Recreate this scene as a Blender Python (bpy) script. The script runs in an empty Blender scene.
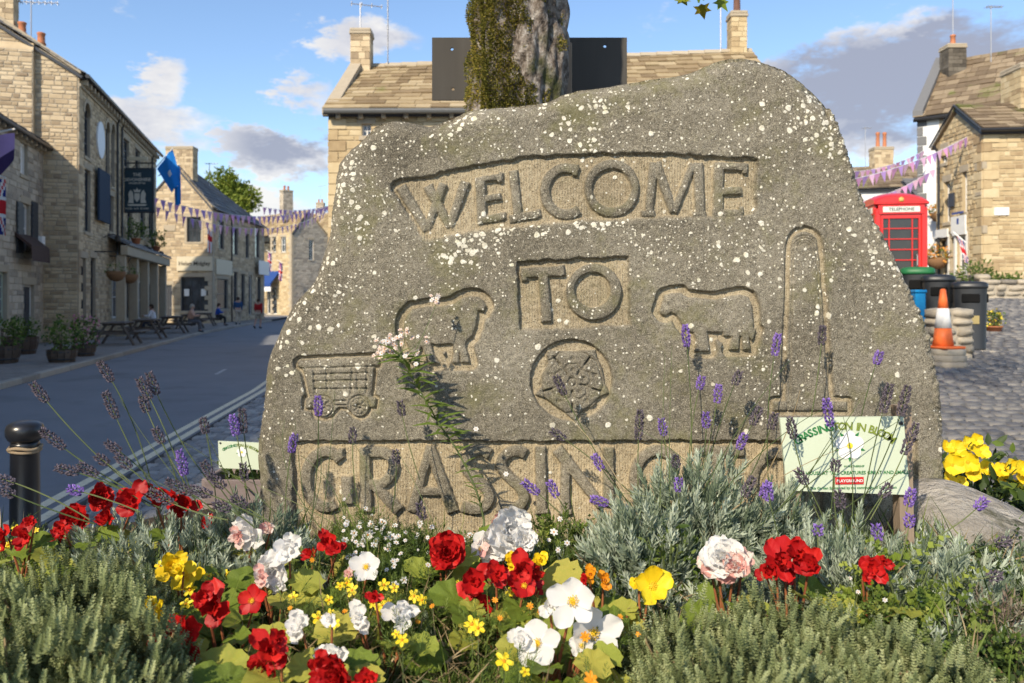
import bpy, bmesh, math, random
import numpy as np
from mathutils import Vector, Matrix
R = math.radians
random.seed(11); np.random.seed(11)
sc = bpy.context.scene
COL = sc.collection

# ------------------------------------------------------------------ camera
F, HZ, EYE = 800.0, 300.0, 1.6            # focal length in pixels, horizon row, eye height
cam = bpy.data.cameras.new('camera'); camo = bpy.data.objects.new('camera', cam); COL.objects.link(camo)
cam.sensor_width = 36; cam.lens = F/1024*36; cam.shift_y = -(341.5-HZ)/1024
cam.clip_start = 0.05; cam.clip_end = 3000
cam.dof.use_dof = True; cam.dof.focus_distance = 2.62; cam.dof.aperture_fstop = 4.6
camo.location = (0, 0, EYE); camo.rotation_euler = (R(90), 0, 0)
sc.camera = camo
sc.cycles.adaptive_threshold = 0.025; sc.cycles.max_bounces = 6; sc.cycles.diffuse_bounces = 3; sc.cycles.glossy_bounces = 2; sc.cycles.transmission_bounces = 4

# ------------------------------------------------------------------ sun and sky
SUN_EL, SUN_H = R(35), Vector((-0.50, -0.866)).normalized()
S = Vector((SUN_H.x*math.cos(SUN_EL), SUN_H.y*math.cos(SUN_EL), math.sin(SUN_EL)))
sun = bpy.data.lights.new('sun', 'SUN'); sun.energy = 3.3; sun.angle = R(1.0); sun.color = (1.0, 0.87, 0.68)
suno = bpy.data.objects.new('sun', sun); COL.objects.link(suno)
suno.rotation_euler = (-S).to_track_quat('-Z', 'Y').to_euler(); suno.location = (-8, -18, 14)
sc.view_settings.view_transform = 'Standard'; sc.view_settings.look = 'None'
sc.view_settings.exposure = 0.9; sc.view_settings.gamma = 1
SKY_STRENGTH = 0.115

class NT:
    def __init__(s, tree): s.t = tree
    def n(s, typ, **kw):
        nd = s.t.nodes.new(typ)
        for k, v in kw.items():
            if k == 'inp':
                for a, b in v.items(): s.set(nd, a, b)
            else: setattr(nd, k, v)
        return nd
    def set(s, nd, a, b):
        sock = nd.inputs[a]
        if isinstance(b, bpy.types.NodeSocket): s.t.links.new(b, sock)
        else: sock.default_value = b
    def m(s, op, a, b=0.0, c=None, clamp=False):
        nd = s.t.nodes.new('ShaderNodeMath'); nd.operation = op; nd.use_clamp = clamp
        s.set(nd, 0, a); s.set(nd, 1, b)
        if c is not None: s.set(nd, 2, c)
        return nd.outputs[0]
    def ramp(s, fac, stops, interp='LINEAR'):
        nd = s.t.nodes.new('ShaderNodeValToRGB'); cr = nd.color_ramp; cr.interpolation = interp
        while len(cr.elements) < len(stops): cr.elements.new(0.5)
        for e, (p, c) in zip(cr.elements, stops):
            e.position = p; e.color = (c, c, c, 1) if not hasattr(c, '__len__') else (*c, 1)
        s.set(nd, 0, fac); return nd.outputs[0]
    def mix(s, fac, a, b, mode='MIX'):
        nd = s.t.nodes.new('ShaderNodeMix'); nd.data_type = 'RGBA'; nd.blend_type = mode
        s.set(nd, 0, fac); s.set(nd, 6, a if isinstance(a, bpy.types.NodeSocket) else (*a, 1))
        s.set(nd, 7, b if isinstance(b, bpy.types.NodeSocket) else (*b, 1))
        return nd.outputs[2]
    def noise(s, vec, scale, detail=4, rough=0.55):
        nd = s.n('ShaderNodeTexNoise', inp={'Vector': vec, 'Scale': scale, 'Detail': detail, 'Roughness': rough})
        return nd.outputs[0]

world = bpy.data.worlds.new('World'); sc.world = world; world.use_nodes = True
wt = world.node_tree; wt.nodes.clear(); W = NT(wt)
sky = W.n('ShaderNodeTexSky', sky_type='NISHITA', sun_disc=False, sun_elevation=SUN_EL,
          sun_rotation=math.atan2(S.x, S.y), altitude=200, air_density=1.0, dust_density=0.6, ozone_density=3.0)
tc = W.n('ShaderNodeTexCoord'); sep = W.n('ShaderNodeSeparateXYZ', inp={0: tc.outputs['Generated']})
az = W.m('ARCTAN2', sep.outputs[0], sep.outputs[1]); el = W.m('ARCSINE', sep.outputs[2])
cmb = W.n('ShaderNodeCombineXYZ', inp={0: az, 1: W.m('MULTIPLY', el, 2.1), 2: 3.7})
# warp azimuth/elevation a little so cloud edges are ragged
nz = W.n('ShaderNodeTexNoise', inp={'Vector': cmb.outputs[0], 'Scale': 9.0, 'Detail': 5.0, 'Roughness': 0.66})
big = W.noise(cmb.outputs[0], 3.0, 3, 0.55)
fine = nz.outputs[0]
bias, grey = None, None
nsep = W.n('ShaderNodeSeparateColor', inp={0: nz.outputs[1]})
azw = W.m('ADD', az, W.m('MULTIPLY', W.m('SUBTRACT', nsep.outputs[0], 0.5), 0.16)); elw = W.m('ADD', el, W.m('MULTIPLY', W.m('SUBTRACT', nsep.outputs[1], 0.5), 0.10))
# cloud banks: (azimuth px, elevation px, half width, half height, weight, greyness)
for (cx, cy, rx, ry, wgt, g) in [(900, 84, 250, 74, 0.50, 1.25), (1010, 75, 200, 64, .44, 1.1), (850, 135, 130, 34, 0.50, 0.0), (1010, 30, 150, 34, 0.30, 0.4),
        (158, 82, 40, 42, 0.44, 0.1), (285, 150, 70, 26, 0.50, 1.2), (298, 95, 48, 24, 0.40, 0.35), (372, 42, 60, 30, 0.34, 0.8),
        (700, 95, 120, 40, 0.30, 0.0), (190, 215, 240, 40, 0.34, 0.05), (140, 128, 110, 34, 0.34, .6)]:
    a0 = math.atan((cx-512)/F); e0 = math.atan((HZ-cy)/F*math.cos(a0))
    ra, re = rx/F*math.cos(a0)**2, ry/F*math.cos(a0)
    d2 = W.m('ADD', W.m('POWER', W.m('ABSOLUTE', W.m('DIVIDE', W.m('SUBTRACT', azw, a0), ra)), 2.0),
             W.m('POWER', W.m('ABSOLUTE', W.m('DIVIDE', W.m('SUBTRACT', elw, e0), re)), 2.0))
    b = W.m('MULTIPLY', W.m('SUBTRACT', 1.0, d2, clamp=True), wgt)
    bias = b if bias is None else W.m('MAXIMUM', bias, b)
    gg = W.m('MULTIPLY', b, g); grey = gg if grey is None else W.m('ADD', grey, gg)
dens = W.m('ADD', W.m('ADD', W.m('MULTIPLY', big, 0.5), W.m('MULTIPLY', fine, 0.95)), W.m('SUBTRACT', W.m('MULTIPLY', bias, 0.85), 0.17))
mask = W.ramp(dens, [(0.64, 0.0), (0.86, 1.0)], 'EASE')
shade = W.m('ADD', W.m('MULTIPLY', grey, 1.5), W.m('MULTIPLY', W.m('SUBTRACT', 0.55, fine), 1.6), clamp=True)
ccol = W.ramp(shade, [(0.0, (1.0, 0.97, 0.93)), (0.35, (0.78, 0.77, 0.80)), (0.8, (0.40, 0.42, 0.52))])
bg1 = W.n('ShaderNodeBackground', inp={0: sky.outputs[0], 1: SKY_STRENGTH})
bg2 = W.n('ShaderNodeBackground', inp={0: ccol, 1: 0.52})
mx = W.n('ShaderNodeMixShader', inp={0: W.m('MULTIPLY', mask, 0.92), 1: bg1.outputs[0], 2: bg2.outputs[0]})
W.n('ShaderNodeOutputWorld', inp={0: mx.outputs[0]})

# ------------------------------------------------------------------ materials
MATS = {}
def mk(name, cols, rough=0.85, nscale=6.0, detail=5, amp=0.6, vamp=0.5, bump=0.0, bscale=40.0, bdist=0.01, trans=0.0,
       spec=0.3, metal=0.0, coord='Object', coat=0.0, tcol=None, stain=None, stretch=None):
    """procedural material: colour ramp driven by noise and by the per-piece value 'var'."""
    if name in MATS: return MATS[name]
    m = bpy.data.materials.new(name); m.use_nodes = True; t = m.node_tree; t.nodes.clear(); N = NT(t)
    co = N.n('ShaderNodeTexCoord').outputs[coord]
    if stretch:
        co = N.n('ShaderNodeMapping', inp={0: co, 3: stretch}).outputs[0]
    nz = N.noise(co, nscale, detail, 0.6)
    at = N.n('ShaderNodeAttribute', attribute_name='var').outputs['Fac']
    fac = N.m('ADD', N.m('MULTIPLY', N.m('SUBTRACT', nz, 0.5), amp*1.6), N.m('MULTIPLY_ADD', at, vamp, 0.5-0.5*vamp), clamp=True)
    if vamp == 0: fac = N.m('MULTIPLY_ADD', N.m('SUBTRACT', nz, 0.5), amp*1.6, 0.5, clamp=True)
    k = len(cols)
    col = N.ramp(fac, [(i/(k-1) if k > 1 else 0, c) for i, c in enumerate(cols)]) if k > 1 else None
    if col is None: col = N.mix(0.0, cols[0], cols[0])
    if stain:
        scol, ssc, lo, hi = stain
        sm = N.ramp(N.noise(co, ssc, 6, 0.65), [(lo, 0.0), (hi, 1.0)])
        col = N.mix(sm, col, scol)
    p = N.n('ShaderNodeBsdfPrincipled', inp={'Base Color': col, 'Roughness': rough, 'Metallic': metal, 'Specular IOR Level': spec, 'Coat Weight': coat})
    if bump:
        b = N.n('ShaderNodeBump', inp={'Strength': bump, 'Distance': bdist, 'Height': N.noise(co, bscale, 6, 0.65)})
        N.set(p, 'Normal', b.outputs[0])
    out = p.outputs[0]
    if trans:
        tr = N.n('ShaderNodeBsdfTranslucent', inp={0: N.mix(0.5, col, tcol if tcol else col)})
        out = N.n('ShaderNodeMixShader', inp={0: trans, 1: out, 2: tr.outputs[0]}).outputs[0]
    N.n('ShaderNodeOutputMaterial', inp={0: out})
    MATS[name] = m; return m
def flat(name, c, rough=0.6, **kw):
    c2 = tuple(x*0.82 for x in c)
    return mk(name, [c2, c], rough, nscale=kw.pop('nscale', 9), amp=kw.pop('amp', 0.8), vamp=kw.pop('vamp', 0), **kw)
def glass(name='window_glass', c=(0.02, 0.025, 0.03)):
    if name in MATS: return MATS[name]
    m = bpy.data.materials.new(name); m.use_nodes = True; t = m.node_tree; t.nodes.clear(); N = NT(t)
    co = N.n('ShaderNodeTexCoord').outputs['Object']
    col = N.ramp(N.noise(co, 1.6, 2), [(0.35, c), (0.7, tuple(x*2.5+0.01 for x in c))])
    b = N.n('ShaderNodeBump', inp={'Strength': 0.06, 'Distance': 0.02, 'Height': N.noise(co, 2.3, 2)})
    p = N.n('ShaderNodeBsdfPrincipled', inp={'Base Color': col, 'Roughness': 0.06, 'Specular IOR Level': 0.7, 'Normal': b.outputs[0]})
    N.n('ShaderNodeOutputMaterial', inp={0: p.outputs[0]}); MATS[name] = m; return m

# ------------------------------------------------------------------ mesh helpers
def at(px, py, Y):
    """world point seen at pixel (px,py) of the photograph when it stands Y metres away"""
    return Vector(((px-512)*Y/F, Y, EYE+(HZ-py)*Y/F))
ROOTM = {}
def tag(o, label=None, cat=None, group=None, kind=None):
    if label: o['label'] = label
    if cat: o['category'] = cat
    if group: o['group'] = group
    if kind: o['kind'] = kind
    return o
def thing(name, label, cat, loc=(0, 0, 0), rz=0.0, group=None):
    o = bpy.data.objects.new(name, None); COL.objects.link(o); o.empty_display_size = 0.2
    o.location = loc; o.rotation_euler = (0, 0, rz)
    ROOTM[o] = Matrix.Translation(Vector(loc)) @ Matrix.Rotation(rz, 4, 'Z')
    return tag(o, label, cat, group)
def link(name, me, mat=None, parent=None, world=True, kind=None, mw=None):
    o = bpy.data.objects.new(name, me); COL.objects.link(o)
    mats = mat if isinstance(mat, (list, tuple)) else [mat]
    if not me.materials:
        for m in mats:
            if m: me.materials.append(m)
    ROOTM[o] = Matrix()
    if parent:
        o.parent = parent
        if world: o.matrix_parent_inverse = ROOTM[parent].inverted()
        else: ROOTM[o] = ROOTM[parent].copy()
    if kind: o['kind'] = kind
    return o
class MB:
    def __init__(s): s.v, s.f, s.var, s.mi, s.cur, s.cm = [], [], [], [], 0.5, 0
    def add(s, vs, fs):
        k = len(s.v); s.v += [tuple(v) for v in vs]; s.var += [s.cur]*len(vs)
        s.f += [tuple(i+k for i in f) for f in fs]; s.mi += [s.cm]*len(fs); return s
    def box(s, c, sz, rz=0, M=None):
        x, y, z = sz[0]/2, sz[1]/2, sz[2]/2
        vs = [Vector(p) for p in ((-x,-y,-z),(x,-y,-z),(x,y,-z),(-x,y,-z),(-x,-y,z),(x,-y,z),(x,y,z),(-x,y,z))]
        if rz: vs = [Matrix.Rotation(rz, 3, 'Z') @ v for v in vs]
        if M is not None: vs = [M @ v for v in vs]
        c = Vector(c)
        return s.add([v+c for v in vs], [(0,3,2,1),(4,5,6,7),(0,1,5,4),(1,2,6,5),(2,3,7,6),(3,0,4,7)])
    def cbox(s, c, sz, b=0.01, rz=0, M=None):
        """box with chamfered edges"""
        h = [d/2 for d in sz]; b = min(b, min(h)*0.9); vs, ix = [], {}
        for sx in (-1, 1):
            for sy in (-1, 1):
                for sz_ in (-1, 1):
                    for a in range(3):
                        p = [sx*(h[0]-b), sy*(h[1]-b), sz_*(h[2]-b)]; sg = (sx, sy, sz_)
                        p[a] = sg[a]*h[a]; ix[(sx, sy, sz_, a)] = len(vs); vs.append(Vector(p))
        fs = []
        for a in range(3):
            o1, o2 = (a+1) % 3, (a+2) % 3
            for sg in (-1, 1):
                q = []
                for u, w in ((-1,-1),(1,-1),(1,1),(-1,1)):
                    k = [0,0,0]; k[a] = sg; k[o1] = u; k[o2] = w; q.append(ix[(*k, a)])
                fs.append(tuple(q if sg > 0 else q[::-1]))
            for u in (-1, 1):
                for w in (-1, 1):      # edges along axis a
                    k0 = [0,0,0]; k0[o1] = u; k0[o2] = w; k1 = list(k0); k0[a] = -1; k1[a] = 1
                    q = [ix[(*k0, o1)], ix[(*k1, o1)], ix[(*k1, o2)], ix[(*k0, o2)]]
                    fs.append(tuple(q if u*w < 0 else q[::-1]))
        for sx in (-1, 1):
            for sy in (-1, 1):
                for sz_ in (-1, 1):
                    q = [ix[(sx, sy, sz_, a)] for a in range(3)]; fs.append(tuple(q if sx*sy*sz_ > 0 else q[::-1]))
        if rz: vs = [Matrix.Rotation(rz, 3, 'Z') @ v for v in vs]
        if M is not None: vs = [M @ v for v in vs]
        c = Vector(c); return s.add([v+c for v in vs], fs)
    def tube(s, pts, r, n=8, cap=True):
        pts = [Vector(p) for p in pts]; k = len(pts); rs = r if hasattr(r, '__len__') else [r]*k
        vs, fs = [], []; ref = None
        for i, p in enumerate(pts):
            d = (pts[min(i+1, k-1)]-pts[max(i-1, 0)])
            d = d.normalized() if d.length > 1e-9 else Vector((0, 0, 1))
            if ref is None: ref = d.orthogonal().normalized()
            a = (ref-d*ref.dot(d)); a = a.normalized() if a.length > 1e-6 else d.orthogonal().normalized()
            ref = a; b = d.cross(a)
            for j in range(n):
                t = 2*math.pi*j/n; vs.append(p+a*(math.cos(t)*rs[i])+b*(math.sin(t)*rs[i]))
        for i in range(k-1):
            for j in range(n):
                fs.append((i*n+j, i*n+(j+1) % n, (i+1)*n+(j+1) % n, (i+1)*n+j))
        if cap and n > 2: fs += [tuple(range(n))[::-1], tuple(range((k-1)*n, k*n))]
        return s.add(vs, fs)
    def lathe(s, prof, c=(0,0,0), n=16, sx=1.0, sy=1.0):
        vs, fs = [], []; c = Vector(c)
        for r, z in prof:
            for j in range(n):
                t = 2*math.pi*j/n; vs.append(c+Vector((math.cos(t)*r*sx, math.sin(t)*r*sy, z)))
        k = len(prof)
        for i in range(k-1):
            for j in range(n): fs.append((i*n+j, i*n+(j+1) % n, (i+1)*n+(j+1) % n, (i+1)*n+j))
        fs += [tuple(range(n))[::-1], tuple(range((k-1)*n, k*n))]
        return s.add(vs, fs)
    def prism(s, poly, a, b):
        """poly: list of 3-D points (a face); swept from offset a to offset b (vectors)"""
        n = len(poly); a, b = Vector(a), Vector(b)
        vs = [Vector(p)+a for p in poly]+[Vector(p)+b for p in poly]
        fs = [tuple(range(n)), tuple(range(n, 2*n))[::-1]]+[(i, i+n, (i+1) % n+n, (i+1) % n) for i in range(n)]
        return s.add(vs, fs)
    def mesh(s, name, smooth=False):
        me = bpy.data.meshes.new(name); me.from_pydata(s.v, [], s.f)
        at_ = me.attributes.new('var', 'FLOAT', 'POINT'); at_.data.foreach_set('value', np.array(s.var, dtype=np.float32))
        if any(s.mi): me.polygons.foreach_set('material_index', s.mi)
        if smooth: me.polygons.foreach_set('use_smooth', [True]*len(me.polygons))
        me.update(); return me
    def build(s, name, mat, parent=None, smooth=False, world=True, kind=None, fix=False):
        me = s.mesh(name, smooth)
        if fix:
            bm = bmesh.new(); bm.from_mesh(me); bmesh.ops.recalc_face_normals(bm, faces=bm.faces); bm.to_mesh(me); bm.free()
        return link(name, me, mat, parent, world, kind)
def copy_tree(o, parent=None, memo=None):
    c = o.copy(); COL.objects.link(c); ROOTM[c] = ROOTM.get(o, Matrix())
    if parent: c.parent = parent
    for ch in [x for x in bpy.data.objects if x.parent == o]: copy_tree(ch, c)
    return c

# numpy scatter: many small pieces in one mesh
def scatter(name, tv, tf, pos, ydir, scale, mat, parent=None, up=None, tmi=None, world=True, kind='stuff', smooth=False, var=None):
    tv = np.asarray(tv, float); N = len(pos); pos = np.asarray(pos, float); ydir = np.asarray(ydir, float)
    y = ydir/np.linalg.norm(ydir, axis=1, keepdims=True)
    if up is None: up = np.random.normal(size=(N, 3))
    up = np.asarray(up, float)
    x = np.cross(y, up); x /= (np.linalg.norm(x, axis=1, keepdims=True)+1e-9); z = np.cross(x, y)
    scale = np.broadcast_to(np.asarray(scale, float), (N,)) if np.ndim(scale) < 2 else scale
    P = tv[None, :, :]*(scale[:, None, None] if np.ndim(scale) == 1 else scale[:, None, :])
    V = pos[:, None, :]+P[..., 0:1]*x[:, None, :]+P[..., 1:2]*y[:, None, :]+P[..., 2:3]*z[:, None, :]
    nv = len(tv); V = V.reshape(-1, 3)
    loops = np.concatenate([np.array(f) for f in tf]); tot = np.array([len(f) for f in tf])
    L = (loops[None, :]+(np.arange(N)*nv)[:, None]).ravel(); T = np.tile(tot, N)
    me = bpy.data.meshes.new(name); me.vertices.add(len(V)); me.vertices.foreach_set('co', V.ravel())
    me.loops.add(len(L)); me.loops.foreach_set('vertex_index', L.astype(np.int32))
    me.polygons.add(len(T)); st = np.concatenate([[0], np.cumsum(T)[:-1]])
    me.polygons.foreach_set('loop_start', st.astype(np.int32)); me.polygons.foreach_set('loop_total', T.astype(np.int32))
    if tmi is not None: me.polygons.foreach_set('material_index', np.tile(np.array(tmi, dtype=np.int32), N))
    if smooth: me.polygons.foreach_set('use_smooth', np.ones(len(T), dtype=bool))
    if var is None: var = np.random.rand(N)
    a = me.attributes.new('var', 'FLOAT', 'POINT'); a.data.foreach_set('value', np.repeat(var, nv).astype(np.float32))
    me.update(calc_edges=True)
    return link(name, me, mat, parent, world, kind)

def fbm2(h, w, cells, octaves=4, seed=0, pers=0.55):
    """2-D value noise on an h x w grid, about 0..1"""
    rg = np.random.RandomState(seed); out = np.zeros((h, w)); amp = 1; tot = 0; c = cells
    for o in range(octaves):
        cy = max(2, int(c*h/max(h, w))+2); cx = max(2, int(c*w/max(h, w))+2)
        lat = rg.rand(cy+1, cx+1); yy = np.linspace(0, cy-1e-6, h); xx = np.linspace(0, cx-1e-6, w)
        iy = yy.astype(int); ix = xx.astype(int); fy = yy-iy; fx = xx-ix
        fy = fy*fy*(3-2*fy); fx = fx*fx*(3-2*fx)
        a = lat[iy][:, ix]; b = lat[iy][:, ix+1]; cc = lat[iy+1][:, ix]; d = lat[iy+1][:, ix+1]
        out += amp*((a*(1-fx)+b*fx)*(1-fy)[:, None]+(cc*(1-fx)+d*fx)*fy[:, None]); tot += amp; amp *= pers; c *= 2
    return out/tot
# ------------------------------------------------------------------ ground, road, pavements
def lerp_tab(tab, t):
    if t <= tab[0][0]: return tab[0][1]
    for (a, b), (c, d) in zip(tab, tab[1:]):
        if t <= c: return b+(d-b)*(t-a)/(c-a)
    return tab[-1][1]
KERB = [(-30, -4.0), (0, -6.4), (14.2, -9.1), (25, -11.6), (36.6, -14.3), (50, -16.6), (71, -19.6), (95, -23)]
EDGE = [(-30, -2.0), (0, -2.75), (5.95, -3.3), (14.2, -4.25), (25, -6.0), (36, -8.2), (50, -10.6), (71, -13.6), (95, -17)]
def sstep(a, b, x):
    t = min(1, max(0, (x-a)/(b-a))); return t*t*(3-2*t)
def gh(x, y):
    """ground height: level street on the left, square climbing gently to the right"""
    return sstep(0.4, 3.0, x)*max(0.0, 0.1*(min(y, 70)-3.5))
m_ground = mk('worn_ground', [(0.10, 0.095, 0.085), (0.16, 0.15, 0.13), (0.2, 0.19, 0.165)], 0.95, nscale=0.6, amp=0.8, vamp=0, bump=0.4, bscale=18)
xs = [-900, -300, -120, -60, -40]+[i*1.0 for i in range(-30, 41)]+[60, 120, 300, 900]
ys = [-900, -300, -100, -40]+[i*1.0 for i in range(-20, 72)]+[90, 130, 300, 900]
b = MB(); nx = len(xs)
b.add([(x, y, gh(x, y)-0.03) for y in ys for x in xs],
      [(j*nx+i, j*nx+i+1, (j+1)*nx+i+1, (j+1)*nx+i) for j in range(len(ys)-1) for i in range(nx-1)])
tag(b.build('ground', m_ground, smooth=True), kind='structure')

m_asphalt = mk('asphalt', [(0.16, 0.165, 0.175), (0.195, 0.20, 0.21), (0.225, 0.23, 0.235)], 0.9, nscale=0.8, amp=0.7, vamp=0, bump=0.35, bscale=120, bdist=0.006,
               stain=((0.14, 0.143, 0.15), 0.5, 0.55, 0.7))
def strip(fa, fb, y0, y1, z, dy=1.0, nx=1):
    b = MB(); k = int((y1-y0)/dy)
    for i in range(k+1):
        y = y0+(y1-y0)*i/k
        b.add([(fa(y)+(fb(y)-fa(y))*j/nx, y, z) for j in range(nx+1)], [])
    b.f = [(i*(nx+1)+j, i*(nx+1)+j+1, (i+1)*(nx+1)+j+1, (i+1)*(nx+1)+j) for i in range(k) for j in range(nx)]
    b.mi = [0]*len(b.f); return b
kx = lambda y: lerp_tab(KERB, y); ex = lambda y: lerp_tab(EDGE, y)
road = tag(strip(kx, ex, -30, 95, 0.0, nx=3).build('road', m_asphalt), kind='structure')
m_line = mk('faded_yellow_paint', [(0.58, 0.48, 0.30), (0.76, 0.66, 0.46), (0.82, 0.74, 0.55)], 0.8, nscale=14, amp=0.9, vamp=0,
            stain=((0.16, 0.15, 0.13), 9, 0.60, 0.72))
m_white = mk('worn_white_paint', [(0.36, 0.36, 0.36), (0.50, 0.50, 0.49)], 0.8, nscale=14, vamp=0, stain=((0.17, 0.17, 0.17), 8, 0.5, 0.66))
for off in (0.10, 0.27):
    strip(lambda y: ex(y)-off-0.095, lambda y: ex(y)-off, -20, 60, 0.004, 0.5).build('yellow_line', m_line, road)
for y0 in (17.2,):
    mid = lambda y: (kx(y)+ex(y))/2+0.9
    strip(lambda y: mid(y)-0.04, lambda y: mid(y)+0.04, y0, y0+1.3, 0.004).build('road_dash', m_white, road)

m_pave = mk('old_setts', [(0.14, 0.13, 0.12), (0.24, 0.22, 0.195), (0.34, 0.31, 0.265)], 0.9, nscale=5, amp=0.9, vamp=0, bump=0.8, bscale=9, bdist=0.03)
pav = tag(strip(lambda y: kx(y)-12, lambda y: kx(y)-0.16, -30, 95, 0.10, nx=1).build('pavement', m_pave), kind='structure')
m_kerb = mk('kerb_stone', [(0.24, 0.22, 0.19), (0.33, 0.30, 0.25), (0.40, 0.36, 0.30)], 0.9, nscale=8, vamp=0.7, bump=0.3, bscale=50)
kerbs = []
y = 1.0
while y < 60:
    L = 0.95 if y < 40 else 2.4
    b = MB(); b.cur = random.random()
    p0, p1 = Vector((kx(y), y, 0)), Vector((kx(y+L), y+L, 0)); d = p1-p0
    b.cbox((p0+p1)/2+Vector((-0.08, 0, 0.055)), (0.16, d.length-0.012, 0.13), 0.015, rz=math.atan2(-d.x, d.y))
    b.build('kerb_stone', m_kerb, pav); y += L

# cobbled surfaces either side of the stone: setts laid one by one
m_sett = mk('cobble_sett', [(0.075, 0.074, 0.078), (0.135, 0.132, 0.13), (0.215, 0.20, 0.18)], 0.55, nscale=14, amp=0.5, vamp=0.8, bump=0.4, bscale=60, spec=0.5)
m_joint = mk('sett_joint', [(0.04, 0.038, 0.034), (0.075, 0.07, 0.06)], 0.95, nscale=20, vamp=0)
def sett_template(seed):
    rg = random.Random(seed); vs, fs = [], []
    ring = [(-.5,-.5),(0,-.53),(.5,-.5),(.53,0),(.5,.5),(0,.53),(-.5,.5),(-.53,0)]
    for k, (sc_, z) in enumerate(((1.0, -0.9), (0.98, -0.05), (0.84, 0.2))):
        for (x, y_) in ring: vs.append((x*sc_+rg.uniform(-.04, .04), y_*sc_+rg.uniform(-.04, .04), z+rg.uniform(-.08, .08)*(k > 0)))
    vs.append((0, 0, 0.27)); 
    for k in range(2):
        for j in range(8): fs.append((k*8+j, k*8+(j+1) % 8, (k+1)*8+(j+1) % 8, (k+1)*8+j))
    for j in range(8): fs.append((16+j, 16+(j+1) % 8, 24))
    return vs, fs
STEM = [sett_template(s) for s in range(5)]
m_sett2 = mk('pale_cobble_sett', [(0.16, 0.155, 0.15), (0.28, 0.27, 0.255), (0.38, 0.36, 0.33)], 0.7, nscale=14, amp=0.5, vamp=0.8, bump=0.4, bscale=60, spec=0.5)
def setts(name, x0f, x1f, y0, y1, sw, sl, n_ind, vis, labelname, m_sett=m_sett):
    lst = []; row = 0; y = y0
    while y < y1:
        x = x0f(y)+(row % 2)*sw*0.5
        while x < x1f(y):
            w = sw*random.uniform(0.8, 1.25)
            lst.append((x+w/2, y+random.uniform(-.012, .012)+0.03*math.sin(x*2.1), w*0.9, sl*random.uniform(.82, .95), random.uniform(-.09, .09), random.uniform(-.008, .008)))
            x += w
        y += sl; row += 1
    base = MB()
    k = 40
    pts = []
    for i in range(k+1):
        yy = y0-0.1+(y1-y0+0.2)*i/k
        for j in range(9):
            xx = x0f(yy)-0.08+(x1f(yy)-x0f(yy)+0.16)*j/8; pts.append((xx, yy, gh(xx, yy)+0.004))
    base.add(pts, [(i*9+j, i*9+j+1, (i+1)*9+j+1, (i+1)*9+j) for i in range(k) for j in range(8)])
    root = tag(base.build(name, m_joint), kind='structure')
    inview = sorted([q for q in lst if vis(q)], key=lambda q: q[1])[:n_ind]; sel = set(id(q) for q in inview)
    mes = []
    for i, (vs, fs) in enumerate(STEM*3):
        b = MB(); b.cur = (i*0.37) % 1; b.add(vs, fs); me = b.mesh('cobble', True); me.materials.append(m_sett); mes.append(me)
    for q in inview:
        o = bpy.data.objects.new('cobble', random.choice(mes)); COL.objects.link(o); o.parent = root
        o.location = (q[0], q[1], gh(q[0], q[1])+0.03+q[5]); o.scale = (q[2], q[3], 0.055); o.rotation_euler = (0, 0, q[4])
    rest = [q for q in lst if id(q) not in sel]
    for i in range(5):
        part = rest[i::5]
        if not part: continue
        pos = np.array([(q[0], q[1], gh(q[0], q[1])+0.03+q[5]) for q in part])
        yd = np.array([(-math.sin(q[4]), math.cos(q[4]), 0.0) for q in part])
        s3 = np.array([(q[2], q[3], 0.055) for q in part])
        scatter('cobbles', STEM[i][0], STEM[i][1], pos, yd, s3, m_sett, root, up=np.tile((0, 0, 1.0), (len(part), 1)), smooth=True)
    return root
pxof = lambda q: 512+F*q[0]/q[1]
setts('cobbled_square', lambda y: max(1.9, 0.42*y), lambda y: 0.78*y+0.6, 3.6, 12.0, 0.135, 0.165, 190, lambda q: 936 < pxof(q) < 1026 and q[1] > 5.0, '')
setts('cobbled_terrace', lambda y: 0.38*y+.3, lambda y: 0.74*y+0.6, 12.0, 27.0, 0.21, 0.25, 0, lambda q: False, '')
setts('cobbled_verge', lambda y: ex(y)+0.02, lambda y: ex(y)+min(2.9, 3.2), 4.4, 13.0, 0.12, 0.16, 100, lambda q: 150 < pxof(q) < 262 and q[1] > 5.2, '', m_sett2)
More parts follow.
